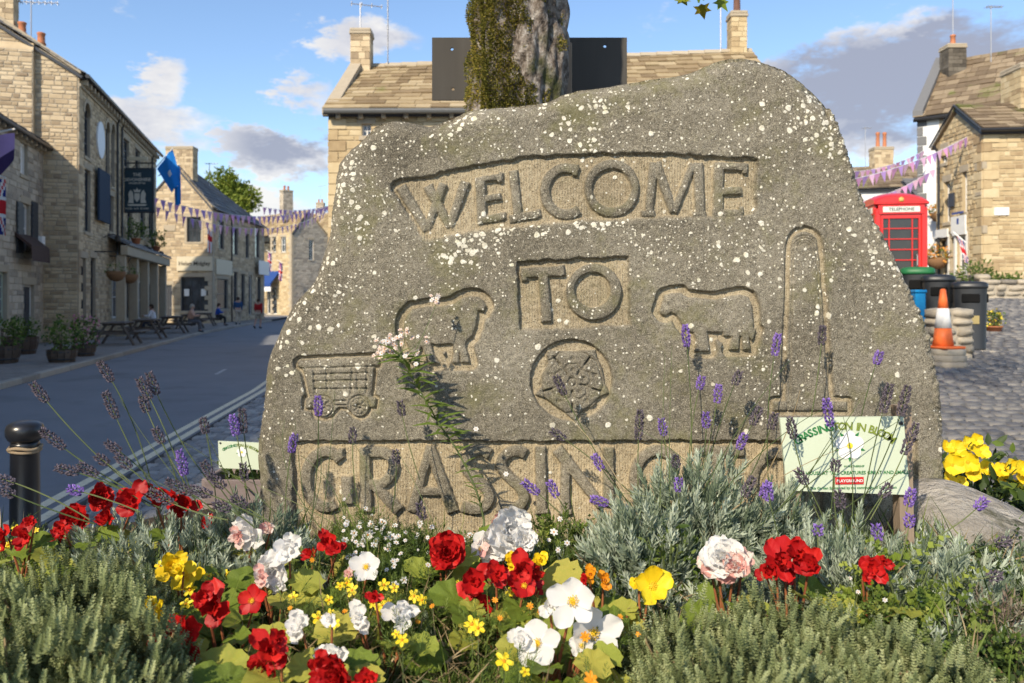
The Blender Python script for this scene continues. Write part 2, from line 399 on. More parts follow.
# ------------------------------------------------------------------ the carved welcome stone
SY = 2.75; SS = F/SY                       # front plane, pixels per metre on it
def stone_material():
    m = bpy.data.materials.new('lichened_gritstone'); m.use_nodes = True; t = m.node_tree; t.nodes.clear(); N = NT(t)
    co = N.n('ShaderNodeTexCoord').outputs['Object']
    A = lambda nm: N.n('ShaderNodeAttribute', attribute_name=nm).outputs['Fac']
    rec, lich, tool = A('recess'), A('lichen'), A('tooled')
    n1 = N.noise(co, 3.0, 5, 0.6); n2 = N.noise(co, 70, 3, 0.7); n3 = N.noise(co, 260, 2, 0.7)
    base = N.ramp(N.m('ADD', N.m('MULTIPLY', n1, 0.55), N.m('MULTIPLY', n2, 0.5)),
                  [(0.32, (0.070, 0.063, 0.049)), (0.46, (0.140, 0.126, 0.098)), (0.57, (0.202, 0.184, 0.144)), (0.72, (0.31, 0.285, 0.23))])
    fresh = N.ramp(N.m('ADD', N.m('MULTIPLY', n1, 0.45), N.m('MULTIPLY', n2, 0.55)),
                   [(0.3, (0.26, 0.205, 0.125)), (0.46, (0.42, 0.335, 0.205)), (0.6, (0.53, 0.435, 0.28)), (0.74, (0.60, 0.51, 0.36))])
    recn = N.m('MULTIPLY', rec, N.m('MULTIPLY_ADD', n1, 0.7, 0.45, clamp=True), clamp=True)
    col = N.mix(recn, base, fresh)
    col = N.mix(N.ramp(n3, [(0.54, 0.0), (0.66, 0.85)]), col, (0.045, 0.04, 0.03))          # dark grit specks
    col = N.mix(N.ramp(n3, [(0.33, 0.8), (0.44, 0.0)]), col, (0.40, 0.37, 0.28))             # pale grains
    # greenish crust
    g = N.ramp(N.noise(co, 7, 6, 0.7), [(0.52, 0.0), (0.68, 0.55)])
    col = N.mix(N.m('MULTIPLY', g, N.m('SUBTRACT', 1.0, rec, clamp=True)), col, (0.15, 0.145, 0.06))
    # lichen discs: three sizes, ragged edges, density from the growth map
    wob = N.n('ShaderNodeTexNoise', inp={'Vector': co, 'Scale': 55.0, 'Detail': 4.0})
    wv = N.n('ShaderNodeVectorMath', operation='MULTIPLY_ADD', inp={0: wob.outputs[1], 1: (0.013, 0.013, 0.013), 2: co}).outputs[0]
    tot = None
    for sc_, rad, dm in ((21.0, 0.26, 0.46), (36.0, 0.33, 0.85), (75.0, 0.36, 0.85)):
        vo = N.n('ShaderNodeTexVoronoi', inp={'Vector': wv, 'Scale': sc_, 'Randomness': 1.0})
        cs = N.n('ShaderNodeSeparateColor', inp={0: vo.outputs['Color']})
        r = N.m('MULTIPLY', N.m('MULTIPLY_ADD', cs.outputs[1], 0.75, 0.25), rad)
        inside = N.ramp(N.m('SUBTRACT', r, vo.outputs['Distance']), [(0.0, 0.0), (0.05, 1.0)])
        pres = N.m('LESS_THAN', cs.outputs[0], N.m('MULTIPLY', lich, dm))
        k = N.m('MULTIPLY', inside, pres); tot = k if tot is None else N.m('MAXIMUM', tot, k)
    vo = N.n('ShaderNodeTexVoronoi', inp={'Vector': wv, 'Scale': 52.0})
    crust = N.m('MULTIPLY', N.ramp(N.m('SUBTRACT', 0.50, vo.outputs['Distance']), [(0.0, 0.0), (0.05, 1.0)]), N.m('LESS_THAN', N.n('ShaderNodeSeparateColor', inp={0: vo.outputs['Color']}).outputs[2], N.m('MULTIPLY', N.m('SUBTRACT', lich, 0.72), 1.0, clamp=True)))
    tot = N.m('MAXIMUM', tot, crust)
    lc = N.ramp(N.noise(co, 22, 3), [(0.3, (0.56, 0.53, 0.42)), (0.55, (0.80, 0.77, 0.67)), (0.72, (0.62, 0.60, 0.42))])
    lc = N.mix(N.ramp(n3, [(0.4, 0.35), (0.55, 0.0)]), lc, (0.3, 0.28, 0.2))
    col = N.mix(N.m('MULTIPLY', tot, 0.93), col, lc)
    oc = N.ramp(N.noise(co, 6.1, 5, 0.7), [(0.74, 0.0), (0.79, 0.8)]); col = N.mix(oc, col, (0.36, 0.26, 0.05))   # mustard lichen
    # chisel lines in the sunk panels
    sepx = N.n('ShaderNodeSeparateXYZ', inp={0: co}).outputs[0]
    wav = N.m('SINE', N.m('MULTIPLY_ADD', N.noise(co, 14, 2), 2.5, N.m('MULTIPLY', sepx, 2*math.pi/0.0095)))
    hgt = N.m('ADD', N.m('MULTIPLY', N.m('MULTIPLY', wav, tool), 0.10), N.m('ADD', N.m('MULTIPLY', n2, 0.8), N.m('MULTIPLY', n3, 0.55)))
    hgt = N.m('ADD', hgt, N.m('MULTIPLY', tot, 0.25))
    bp = N.n('ShaderNodeBump', inp={'Strength': 0.9, 'Distance': 0.006, 'Height': hgt})
    p = N.n('ShaderNodeBsdfPrincipled', inp={'Base Color': col, 'Roughness': 0.93, 'Specular IOR Level': 0.15, 'Normal': bp.outputs[0]})
    N.n('ShaderNodeOutputMaterial', inp={0: p.outputs[0]}); return m
m_grit = stone_material()

def catmull(pts, k=6, closed=True):
    P = [np.array(p, float) for p in pts]; n = len(P); out = []
    for i in range(n if closed else n-1):
        p0, p1, p2, p3 = (P[(i-1) % n], P[i], P[(i+1) % n], P[(i+2) % n]) if closed else (P[max(i-1, 0)], P[i], P[i+1], P[min(i+2, n-1)])
        for j in range(k):
            t = j/k; out.append(0.5*((2*p1)+(-p0+p2)*t+(2*p0-5*p1+4*p2-p3)*t*t+(-p0+3*p1-3*p2+p3)*t**3))
    if not closed: out.append(P[-1])
    return np.array(out)
GX0, GY0, GS = 250.0, 50.0, 0.85
GW, GH = int((955-GX0)/GS), int((566-GY0)/GS)
gx = GX0+np.arange(GW)*GS; gy = GY0+np.arange(GH)*GS
PX, PY = np.meshgrid(gx, gy)
def sdf_poly(poly, X, Y, want_near=False):
    poly = np.asarray(poly, float); d2 = np.full(X.shape, 1e18); ins = np.zeros(X.shape, bool)
    nxp, nyp = (np.zeros(X.shape), np.zeros(X.shape)) if want_near else (None, None)
    n = len(poly)
    for i in range(n):
        ax, ay = poly[i]; bx, by = poly[(i+1) % n]; ex_, ey_ = bx-ax, by-ay; L = ex_*ex_+ey_*ey_
        if L < 1e-12: continue
        t = np.clip(((X-ax)*ex_+(Y-ay)*ey_)/L, 0, 1); qx, qy = ax+t*ex_, ay+t*ey_
        dd = (X-qx)**2+(Y-qy)**2
        if want_near:
            u = dd < d2; nxp[u] = qx[u]; nyp[u] = qy[u]
        d2 = np.minimum(d2, dd)
        c = (ay > Y) != (by > Y)
        ins ^= c & (X < ex_*(Y-ay)/(ey_ if abs(ey_) > 1e-12 else 1e-12)+ax)
    d = np.sqrt(d2); d = np.where(ins, -d, d)
    return (d, nxp, nyp) if want_near else d
def window(x0, y0, x1, y1, pad=14):
    i0 = max(0, int((x0-pad-GX0)/GS)); i1 = min(GW, int((x1+pad-GX0)/GS)+1)
    j0 = max(0, int((y0-pad-GY0)/GS)); j1 = min(GH, int((y1+pad-GY0)/GS)+1); return slice(j0, j1), slice(i0, i1)
def sdf_union(polys, pad=14):
    """list of polygons (or ('ring', outer, inner)) -> (window, sdf)"""
    allp = np.concatenate([np.asarray(p[1] if isinstance(p, tuple) else p, float) for p in polys])
    w = window(allp[:, 0].min(), allp[:, 1].min(), allp[:, 0].max(), allp[:, 1].max(), pad); X, Y = PX[w], PY[w]; d = None
    for p in polys:
        if isinstance(p, tuple): e = np.maximum(sdf_poly(p[1], X, Y), -sdf_poly(p[2], X, Y))
        else: e = sdf_poly(p, X, Y)
        d = e if d is None else np.minimum(d, e)
    return w, d
def st(pts, w0, w1=None, smooth=False):
    """stroke of changing width -> polygon"""
    P = catmull(pts, 7, False) if smooth else np.array(pts, float)
    n = len(P); w1 = w0 if w1 is None else w1; T = np.gradient(P, axis=0); T /= np.linalg.norm(T, axis=1, keepdims=True)
    Nn = np.stack([-T[:, 1], T[:, 0]], 1); wd = np.linspace(w0, w1, n)[:, None]/2
    return np.concatenate([P+Nn*wd, (P-Nn*wd)[::-1]])
def ell(cx, cy, rx, ry, n=36): 
    t = np.linspace(0, 2*math.pi, n, endpoint=False); return np.stack([cx+rx*np.cos(t), cy+ry*np.sin(t)], 1)
def arc(cx, cy, rx, ry, a0, a1, n=15): return [(cx+rx*math.cos(R(a)), cy+ry*math.sin(R(a))) for a in np.linspace(a0, a1, n)]
LET = [
 ('W', [st([(400,186),(427,230)],11,9), st([(426,230),(443,183)],8,9), st([(427,185),(450,227)],10,8), st([(449,227),(465,181)],8,10)]),
 ('E', [st([(480,177),(482,222)],10), st([(478,180),(502,176)],6,7), st([(501,172),(500,182)],5), st([(483,199),(501,196)],7), st([(477,221),(504,216)],8), st([(503,212),(504,219)],5)]),
 ('L', [st([(513,170),(518,216)],9), st([(509,219),(538,214)],8), st([(538,209),(539,217)],5)]),
 ('C', [st(arc(566,191,21,23.5,-55,-308,22),10,10), st([(576,164),(575,176)],6)]),
 ('O', [('ring', ell(612,188,27.5,29), ell(612,188,19.5,19.5))]),
 ('M', [st([(654,162),(649,213)],9,8), st([(641,213.5),(655,213.5)],6), st([(656,162),(674,212)],10,8), st([(674,212),(694,163)],7,8), st([(699,162),(701,214)],10), st([(693,214),(707,214)],6)]),
 ('E', [st([(720,162),(719,215)],10), st([(717,165.5),(748,166.5)],8), st([(747,163),(746,173)],5), st([(721,191),(743,190)],8), st([(713,213),(743,213)],8), st([(742,206),(742,214)],5)]),
 ('T', [st([(521,273),(562,271)],10), st([(523,272),(525,281)],6), st([(561,265),(563,276)],6), st([(543,273),(547,320)],10), st([(541,320),(552,319)],5)]),
 ('O', [('ring', ell(594,292,28,28.5), ell(593,290,18,17.8))]),
 ('G', [st(arc(325,480,20,28,-42,-300,24),11,11), st([(340,449),(340,460)],6), st([(346,477),(347,505)],12)]),
 ('R', [st([(364,448),(366,513)],11,12), st([(364,453),(382,453),(391,459),(393,468),(388,479),(379,485),(367,485)],11,10,True), st([(374,486),(399,512)],10,12)]),
 ('A', [st([(430,447),(411,513)],9,10), st([(429,447),(453,513)],11,12), st([(416,492),(441,492)],8)]),
 ('S', [st([(490,455),(481,451),(470,455),(465,466),(472,477),(484,487),(489,498),(484,507),(473,510),(461,507)],11,11,True)]),
 ('S', [st([(526,455),(517,451),(506,455),(501,466),(508,477),(519,487),(524,498),(519,507),(508,510),(497,507)],11,11,True)]),
 ('I', [st([(540.5,447),(541.5,513)],11), st([(535,513),(549,512)],5)]),
 ('N', [st([(566,455),(565,512)],10), st([(557,449),(602,507)],12,10), st([(609,448),(609,507)],11), st([(559,513),(572,513)],5)]),
 ('G', [st(arc(658,480,23,29,-42,-300,24),11,11), st([(680,477),(681,505)],12)]),
 ('T', [st([(694,450),(743,452)],10), st([(742,446),(742,457)],6), st([(718,452),(718,513)],11)]),
 ('O', [('ring', ell(779,481,30,33), ell(779,481,20,22))]),
 ('N', [st([(829,455),(828,512)],10), st([(820,449),(866,507)],12,10), st([(873,448),(873,507)],11)]),
]
def cr(pts, s, ox, oy): return [(x/s+ox, y/s+oy) for x, y in pts]
SHEEP = cr([(112,240),(150,200),(250,182),(350,180),(430,165),(480,130),(540,110),(600,115),(640,145),(658,180),(640,215),(602,210),(597,260),(585,320),(560,380),(522,425),(515,450),(530,510),(547,568),(482,568),(475,500),(468,568),(420,570),(432,500),(427,440),(400,436),(330,445),(282,437),(292,490),(335,570),(265,575),(240,510),(215,460),(190,505),(185,572),(140,572),(128,480),(100,400),(92,330),(95,280)], 6.83, 390, 280)
COW = cr([(150,152),(195,140),(270,130),(300,158),(330,168),(430,178),(530,186),(640,162),(730,146),(790,170),(815,230),(825,320),(825,400),(848,420),(820,505),(792,470),(802,570),(745,570),(738,470),(722,462),(715,570),(640,570),(658,470),(600,462),(592,432),(530,440),(475,430),(482,500),(494,582),(380,582),(388,500),(370,440),(320,420),(280,370),(240,300),(200,285),(160,310),(130,302),(112,272),(128,220)], 7.59, 645, 275)
WAGON = cr([(70,150),(660,122),(682,150),(670,195),(640,207),(615,430),(652,450),(645,512),(600,517),(580,570),(530,592),(480,577),(445,535),(420,512),(370,512),(345,540),(310,580),(260,597),(200,582),(170,522),(115,517),(115,450),(147,435),(100,232),(58,202),(52,168)], 7.59, 290, 340)
ROSE = cr([(175,160),(320,165),(470,153),(478,200),(512,270),(530,370),(562,425),(510,442),(460,500),(362,560),(340,607),(300,565),(220,510),(150,452),(93,435),(135,380),(135,310),(175,240),(163,190)], 6.21, 520, 325)
TOWER = [(791,246),(793,238),(798,233),(805,231),(812,233),(817,238),(819,246),(830,401),(848,402),(848,411),(774,411),(774,402),(786,401)]
P_WEL = catmull([(391,185),(420,177),(450,170),(480,164),(520,158),(560,155),(600,153.5),(650,153),(700,155),(730,157),(758,160),(756,185),(752,214),(700,217),(650,219),(600,221),(560,224),(520,228),(480,232),(450,237),(424,240),(408,214)], 4)
P_TO = [(517,262),(570,259),(629,256),(631,325),(575,330),(520,330)]
P_GRA = [(292,441.5),(420,441),(560,441.5),(700,441),(918,440),(920,560),(293,560)]
OUT = catmull([(252,575),(256,520),(257,470),(258,430),(262,400),(265,372),(276,337),(294,306),(316,276),(327,240),(331,205),(338,170),(347,152),(364,137),(378,125),(392,120),(410,121.5),(427,125),(452,119),(474,108.5),(500,106),(530,104),(548,101),(567,92),(602,86),(642,80),(679,74),(707,65),(725,59),(742,56.5),(758,58),(774,63),(792,71),(808,83),(822,96),(832,109),(841,128),(855,167),(867,203),(881,228),(901,268),(920,308),(931,334),(936,357),(941,391),(944,440),(946,500),(950,575)], 5)
rg = np.random.RandomState(4); OUT = OUT+rg.normal(0, 0.3, OUT.shape)
dout, npx, npy = sdf_poly(OUT, PX, PY, True)
H = (fbm2(GH, GW, 7, 3, 1)-0.5)*5.0+(fbm2(GH, GW, 40, 4, 2)-0.5)*1.6+(fbm2(GH, GW, 160, 3, 3)-0.5)*1.1     # in pixels of relief, 1 px = 3.4 mm
rough1 = (fbm2(GH, GW, 60, 4, 5)-0.5); rough2 = (fbm2(GH, GW, 150, 3, 6)-0.5)
def ss(a, b, x):
    t = np.clip((x-a)/(b-a), 0, 1); return t*t*(3-2*t)
rec = np.zeros((GH, GW)); tool = np.zeros((GH, GW)); depth = np.zeros((GH, GW)); relief = np.full((GH, GW), 99.0); rid = np.zeros((GH, GW), int)
for poly, dp, rr in ((P_WEL, 5.4, 2.2), (P_TO, 6.0, 2.2), (P_GRA, 6.4, 1.8)):
    w, d = sdf_union([poly], 16); d = d+rough1[w]*rr*2+rough2[w]*2.0
    X, Y = PX[w], PY[w]
    k = ss(1.2, -1.6, d); fade = 1.0
    if poly is P_WEL: k = k*(1-0.45*ss(205, 232, Y)); k = np.minimum(k, ss(2, -9, d)+ss(222, 205, Y)*1.0)
    depth[w] = np.maximum(depth[w], k*dp); rec[w] = np.maximum(rec[w], ss(1, -4, d)); tool[w] = np.maximum(tool[w], ss(1, -2, d))
def carve(polys, dil, dp, ident, pad=20, recpoly=None, top=0.6):
    w, d = sdf_union(polys, pad)
    if dil is not None or recpoly is not None:
        dr = (d-dil) if recpoly is None else sdf_poly(recpoly, PX[w], PY[w])
        dr = dr+rough2[w]*1.2; k = ss(1.0, -1.2, dr); depth[w] = np.maximum(depth[w], k*dp); rec[w] = np.maximum(rec[w], ss(0.5, -1.5, dr)*0.95)
    u = d < relief[w]; relief[w] = np.where(u, d, relief[w])
    rid[w] = np.where(u & (d < 2.0), ident, rid[w]); return w, d
PARTS = []
for i, (ch, polys) in enumerate(LET):
    PARTS.append(('raised_letter', None)); carve(polys, None, 0, len(PARTS), 14)
for nm, poly, dil, dp, rp in (('carved_sheep', SHEEP, 8.0, 5.6, None), ('carved_cow', COW, 7.5, 5.6, None), ('carved_wagon', WAGON, 3.4, 4.6, None),
                              ('carved_rose', ROSE, None, 5.6, ell(571.5, 380.5, 41, 41, 48)), ('carved_chimney', TOWER, 5.2, 4.0, None)):
    PARTS.append((nm, None)); carve([np.array(poly)], dil, dp, len(PARTS), 24, rp)
relief_s = relief+rough2*0.9
keep = ss(0.75, -0.75, relief_s)                          # 1 on raised work
rnd = 0.9*ss(-4.5, 0.0, relief_s)                        # softened arrises
H = H-depth*(1-keep)-(depth > 0.3)*keep*(0.25+rnd)
rec = rec*(1-(0.97-0.12*ss(438, 446, PY))*keep); tool = tool*(1-keep)
# incised drawing on the wagon, rose, chimney
def groove(polyline, width=0.9, dp=1.0):
    P = np.array(polyline, float); w = window(P[:, 0].min(), P[:, 1].min(), P[:, 0].max(), P[:, 1].max(), 4); X, Y = PX[w], PY[w]; d2 = np.full(X.shape, 1e9)
    for (ax, ay), (bx, by) in zip(P, P[1:]):
        L = (bx-ax)**2+(by-ay)**2+1e-9; t = np.clip(((X-ax)*(bx-ax)+(Y-ay)*(by-ay))/L, 0, 1); d2 = np.minimum(d2, (X-ax-t*(bx-ax))**2+(Y-ay-t*(by-ay))**2)
    H[w] -= 2.0*dp*ss(width*1.35, 0.3, np.sqrt(d2))
wg = lambda pts: cr(pts, 7.59, 290, 340)
for pl in ([(75,215),(640,200)], [(180,262),(585,250)], [(180,312),(585,305)], [(185,372),(580,370)], [(110,225),(165,430)], [(180,225),(190,400)], [(275,225),(285,400)], [(470,215),(462,410)], [(585,210),(575,400)], [(510,260),(510,380)], [(340,465),(425,462)], [(340,495),(425,492)]):
    groove(wg(pl), 1.0, 1.0)
for cx_, cy_ in ((250, 505), (522, 505)):
    groove(wg(arc(cx_, cy_, 80, 82, 0, 360, 30)), 0.9, 0.9); groove(wg(arc(cx_, cy_, 58, 60, 0, 360, 30)), 0.8, 0.7); groove(wg(arc(cx_, cy_, 14, 14, 0, 360, 10)), 0.9, 1.0)
    for a in range(0, 360, 45): groove(wg([(cx_+18*math.cos(R(a)), cy_+18*math.sin(R(a))), (cx_+50*math.cos(R(a)), cy_+50*math.sin(R(a)))]), 0.8, 0.9)
rs = lambda pts: cr(pts, 6.21, 520, 325)
groove(rs(arc(325, 355, 25, 25, 0, 360, 16)), 0.9, 1.0)
for k in range(5):
    a = R(-90+72*k); c_, s_ = math.cos(a), math.sin(a)
    f = lambda u, v: (325+c_*u-s_*v, 355+s_*u+c_*v)
    groove(rs([f(45, -30), f(85, -50), f(112, -25), f(112, 25), f(85, 50), f(45, 30)]), 0.85, 0.8)                # inner petal
    groove(rs([f(110, -80), f(150, -110), f(182, -80), f(186, 0), f(182, 80), f(150, 110), f(110, 80)]), 0.9, 1.0)   # outer petal
    groove(rs([f(70, -6), f(84, 0), f(70, 6)]), 1.0, 0.9); groove(rs([f(140, -8), f(158, 2), f(140, 8)]), 1.2, 0.9)
    g_ = lambda u, v, b=a+R(36): (325+math.cos(b)*u-math.sin(b)*v, 355+math.sin(b)*u+math.cos(b)*v)
    groove(rs([g_(60, 0), g_(150, 0), g_(200, 0)]), 0.9, 0.8)
for rr_ in (13, 10, 7, 4): groove(arc(805, 246, rr_, rr_*0.8, 180, 360, 14), 0.8, 0.8)
groove([(793,250),(790,400)], 0.8, 0.7); groove([(816.5,250),(826,400)], 0.8, 0.7); groove([(788,403),(788,411)], 0.8, 0.7); groove([(836,403),(836,411)], .8, .7)
# rounded shoulders: the face turns back towards the outline (sharper on the right, where the block is chipped)
rad = np.where(PX > 830, 6.0, np.where(PY < 140, 17.0, 13.0))+rough1*3
inner = np.clip(-dout, 0, None); q = np.clip(inner/np.clip(rad, 3, 60), 0, 1)
H = H-np.clip(rad, 3, 60)*(1-np.sqrt(1-(1-q)**2))*1.0
chip = ss(12, 2, inner)*(PX > 700)*np.clip(rough2*9, -1.5, 3); H = H-chip
# growth map of the lichen
lich = 0.20+0.95*np.clip(fbm2(GH, GW, 9, 4, 21)-0.40, 0, 1)*1.9
lich *= 0.55+0.75*ss(420, 120, PY)
lich += 0.38*ss(420, 300, PX)*ss(470, 250, PY)
band = np.exp(-((PY-(228-0.045*(PX-470)))/11.0)**2)*ss(412, 440, PX)*ss(745, 590, PX); lich += 1.5*band*np.clip(fbm2(GH, GW, 30, 3, 9)*2.0-0.45, 0, 1)
lich += 0.7*np.exp(-((PX-465)/48.0)**2-((PY-252)/22.0)**2)
lich += 0.32*ss(700, 860, PX)*ss(560, 120, PY)
lich *= (1-0.72*rec)*(1-0.55*ss(400, 445, PY)*ss(330, 400, PX))
lich *= 1-0.85*ss(440, 446, PY)*ss(285, 296, PX)*ss(925, 915, PX)
lich = np.clip(lich, 0.02, 1.6); rec = rec*np.where(PY < 432, 0.66, 1.0)

inside = dout <= 0
idx = np.full((GH, GW), -1)
X3 = (PX-512)/SS; Z3 = EYE+(HZ-PY)/SS; Y3 = SY-H/SS
qa = inside[:-1, :-1] & inside[:-1, 1:] & inside[1:, :-1] & inside[1:, 1:]
used = np.zeros((GH, GW), bool); used[:-1, :-1] |= qa; used[:-1, 1:] |= qa; used[1:, :-1] |= qa; used[1:, 1:] |= qa
# rim vertices snap to the outline
full = np.zeros((GH, GW), int); full[:-1, :-1] += qa; full[:-1, 1:] += qa; full[1:, :-1] += qa; full[1:, 1:] += qa
rim = used & (full < 4) & (np.arange(GH)[:, None] < GH-1)
snap = rim & (np.abs(dout) < 1.5)
X3[snap] = (npx[snap]-512)/SS; Z3[snap] = EYE+(HZ-npy[snap])/SS
base_z = float(Z3.min())
stone = thing('welcome_stone', 'large lichen-spotted carved stone slab reading WELCOME TO GRASSINGTON standing in the flower bed', 'stone', (0.3, SY+0.2, base_z))
vid = np.arange(GH*GW).reshape(GH, GW)
quads = np.stack([vid[:-1, :-1], vid[1:, :-1], vid[1:, 1:], vid[:-1, 1:]], -1)[qa]
fid = rid[:-1, :-1][qa]
coords = np.stack([X3, Y3, Z3], -1).reshape(-1, 3)
extra_v, extra_f = [], []
def np_mesh(name, co, fc, attrs):
    me = bpy.data.meshes.new(name); me.vertices.add(len(co)); me.vertices.foreach_set('co', co.ravel())
    me.loops.add(fc.size); me.loops.foreach_set('vertex_index', fc.ravel().astype(np.int32)); k = fc.shape[1]
    me.polygons.add(len(fc)); me.polygons.foreach_set('loop_start', np.arange(0, fc.size, k, dtype=np.int32)); me.polygons.foreach_set('loop_total', np.full(len(fc), k, dtype=np.int32))
    me.polygons.foreach_set('use_smooth', np.ones(len(fc), dtype=bool))
    for nm, a in attrs.items():
        t = me.attributes.new(nm, 'FLOAT', 'POINT'); t.data.foreach_set('value', a.astype(np.float32))
    me.update(calc_edges=True); return me
A_ = {'recess': rec.ravel(), 'lichen': lich.ravel(), 'tooled': tool.ravel()}
for k in range(len(PARTS)+1):
    fc = quads[fid == k]; u, inv = np.unique(fc.ravel(), return_inverse=True); fc2 = inv.reshape(fc.shape)
    co = coords[u]; at_ = {n: a[u] for n, a in A_.items()}
    if k == 0:                                        # the block: sweep the rim back to give it its thickness
        ec = {}
        for f in fc:                                   # boundary edges of the whole grid lie on the rim
            pass
        allq = quads; E = np.concatenate([allq[:, [0, 1]], allq[:, [1, 2]], allq[:, [2, 3]], allq[:, [3, 0]]])
        key = np.sort(E, axis=1); key1 = key[:, 0].astype(np.int64)*GH*GW+key[:, 1]
        uq, ix, cnt = np.unique(key1, return_index=True, return_counts=True); be = E[ix[cnt == 1]]
        bu, binv = np.unique(be.ravel(), return_inverse=True); be2 = binv.reshape(be.shape)
        rings = [coords[bu]]; c0 = np.array([0.32, SY, 1.35])
        for j, (dy, shr) in enumerate(((0.05, 1.004), (0.14, 1.0), (0.26, 0.99), (0.38, 0.965), (0.46, 0.90))):
            p = coords[bu].copy(); p[:, 0] = c0[0]+(p[:, 0]-c0[0])*shr; p[:, 2] = np.where(p[:, 2] > base_z+0.02, base_z+(p[:, 2]-base_z)*shr, p[:, 2])
            nn = np.sin(p[:, 0]*23+j)*np.sin(p[:, 2]*19+2*j)*0.008
            p[:, 1] = SY+dy+nn; p[:, 0] += nn*0.8; rings.append(p)
        nb = len(bu); V = [co]; off = len(co); Fs = [fc2]
        lookup = {int(a): i for i, a in enumerate(u)}
        ring0 = np.array([lookup.get(int(a), 0) for a in bu]); ids = [ring0]
        for p in rings[1:]:
            V.append(p); ids.append(np.arange(nb)+off); off += nb
        for r0, r1 in zip(ids, ids[1:]):
            Fs.append(np.stack([r0[be2[:, 1]], r0[be2[:, 0]], r1[be2[:, 0]], r1[be2[:, 1]]], 1))
        cidx = off; V.append(np.array([[0.32, SY+0.47, 1.35]]))
        last = ids[-1]; tri = np.stack([last[be2[:, 1]], last[be2[:, 0]], np.full(len(be2), cidx), np.full(len(be2), cidx)], 1)
        co = np.concatenate(V); nadd = len(co)-len(u)
        at_ = {n: np.concatenate([a, np.full(nadd, 0.45 if n == 'lichen' else 0.0)]) for n, a in at_.items()}
        # flat back as triangles in its own pass
        fcs = np.concatenate(Fs); me = np_mesh('block', co, fcs, at_); link('block', me, m_grit, stone)
        meb = np_mesh('back_face', np.concatenate([rings[-1], [[0.32, SY+0.47, 1.35]]]), np.stack([be2[:, 1], be2[:, 0], np.full(len(be2), nb)], 1),
                      {'recess': np.zeros(nb+1), 'lichen': np.full(nb+1, 0.4), 'tooled': np.zeros(nb+1)}); link('back_face', meb, m_grit, stone)
    else:
        link(PARTS[k-1][0], np_mesh(PARTS[k-1][0], co, fc2, at_), m_grit, stone)
# ------------------------------------------------------------------ buildings
def stone_cols(name, cols, **kw): return mk(name, cols, 0.92, nscale=5, amp=0.45, vamp=0.85, bump=0.5, bscale=22, bdist=0.02, **kw)
m_st_gold = stone_cols('golden_sandstone', [(0.30, 0.215, 0.12), (0.43, 0.325, 0.185), (0.52, 0.41, 0.24), (0.58, 0.48, 0.31)])
m_st_grey = stone_cols('grey_limestone', [(0.26, 0.225, 0.18), (0.37, 0.32, 0.25), (0.46, 0.40, 0.31), (0.54, 0.47, 0.37)])
m_st_pub = stone_cols('weathered_sandstone', [(0.27, 0.205, 0.135), (0.42, 0.325, 0.205), (0.53, 0.42, 0.27), (0.60, 0.49, 0.33)])
m_mort = mk('lime_mortar', [(0.30, 0.26, 0.20), (0.42, 0.37, 0.29)], 0.95, nscale=7, vamp=0, bump=0.4, bscale=30)
m_mortg = mk('golden_mortar', [(0.36, 0.285, 0.175), (0.48, 0.39, 0.25)], 0.95, nscale=7, vamp=0, bump=0.4, bscale=30)
m_dress = mk('dressed_stone', [(0.33, 0.275, 0.195), (0.45, 0.385, 0.285)], 0.9, nscale=6, vamp=0.4, bump=0.25, bscale=40)
m_render = mk('white_render', [(0.66, 0.66, 0.64), (0.80, 0.80, 0.78)], 0.9, nscale=2, vamp=0, bump=0.2, bscale=25, stain=((0.5, 0.49, 0.45), 1.3, 0.58, 0.8))
m_slate = mk('stone_slate', [(0.17, 0.12, 0.065), (0.26, 0.19, 0.105), (0.35, 0.27, 0.155), (0.42, 0.335, 0.21)], 0.92, nscale=3, amp=0.4, vamp=0.85, bump=0.5, bscale=18, bdist=0.02, stain=((0.16, 0.17, 0.045), 1.1, 0.60, 0.74))
m_slateb = mk('brown_mossy_slate', [(0.11, 0.08, 0.05), (0.17, 0.125, 0.08), (0.235, 0.18, 0.115), (0.30, 0.235, 0.155)], 0.92, nscale=3, amp=0.4, vamp=0.85, bump=0.5, bscale=18, bdist=0.02, stain=((0.13, 0.15, 0.035), 0.9, 0.56, 0.70))
m_slated = mk('grey_slate', [(0.075, 0.075, 0.08), (0.12, 0.12, 0.125), (0.17, 0.165, 0.16)], 0.75, nscale=3, amp=0.4, vamp=0.85, bump=0.3, bscale=18, stain=((0.15, 0.14, 0.06), 1.3, 0.62, 0.75))
m_wood_w = flat('white_painted_wood', (0.78, 0.77, 0.73), 0.5)
m_wood_d = flat('dark_painted_wood', (0.045, 0.05, 0.06), 0.45)
m_wood_g = flat('sage_painted_wood', (0.42, 0.50, 0.42), 0.5)
m_wood_b = flat('cream_painted_board', (0.62, 0.55, 0.40), 0.6)
m_iron = flat('black_iron', (0.022, 0.022, 0.024), 0.42, spec=0.5)
m_lead = flat('lead_grey', (0.17, 0.17, 0.17), 0.7)
m_terra = mk('terracotta', [(0.36, 0.13, 0.06), (0.50, 0.20, 0.10)], 0.85, nscale=9, vamp=0.3)
m_alu = flat('dull_aluminium', (0.45, 0.45, 0.46), 0.45, metal=0.6)
m_glass = glass(); m_glass2 = glass('pale_window_glass', (0.10, 0.11, 0.12))

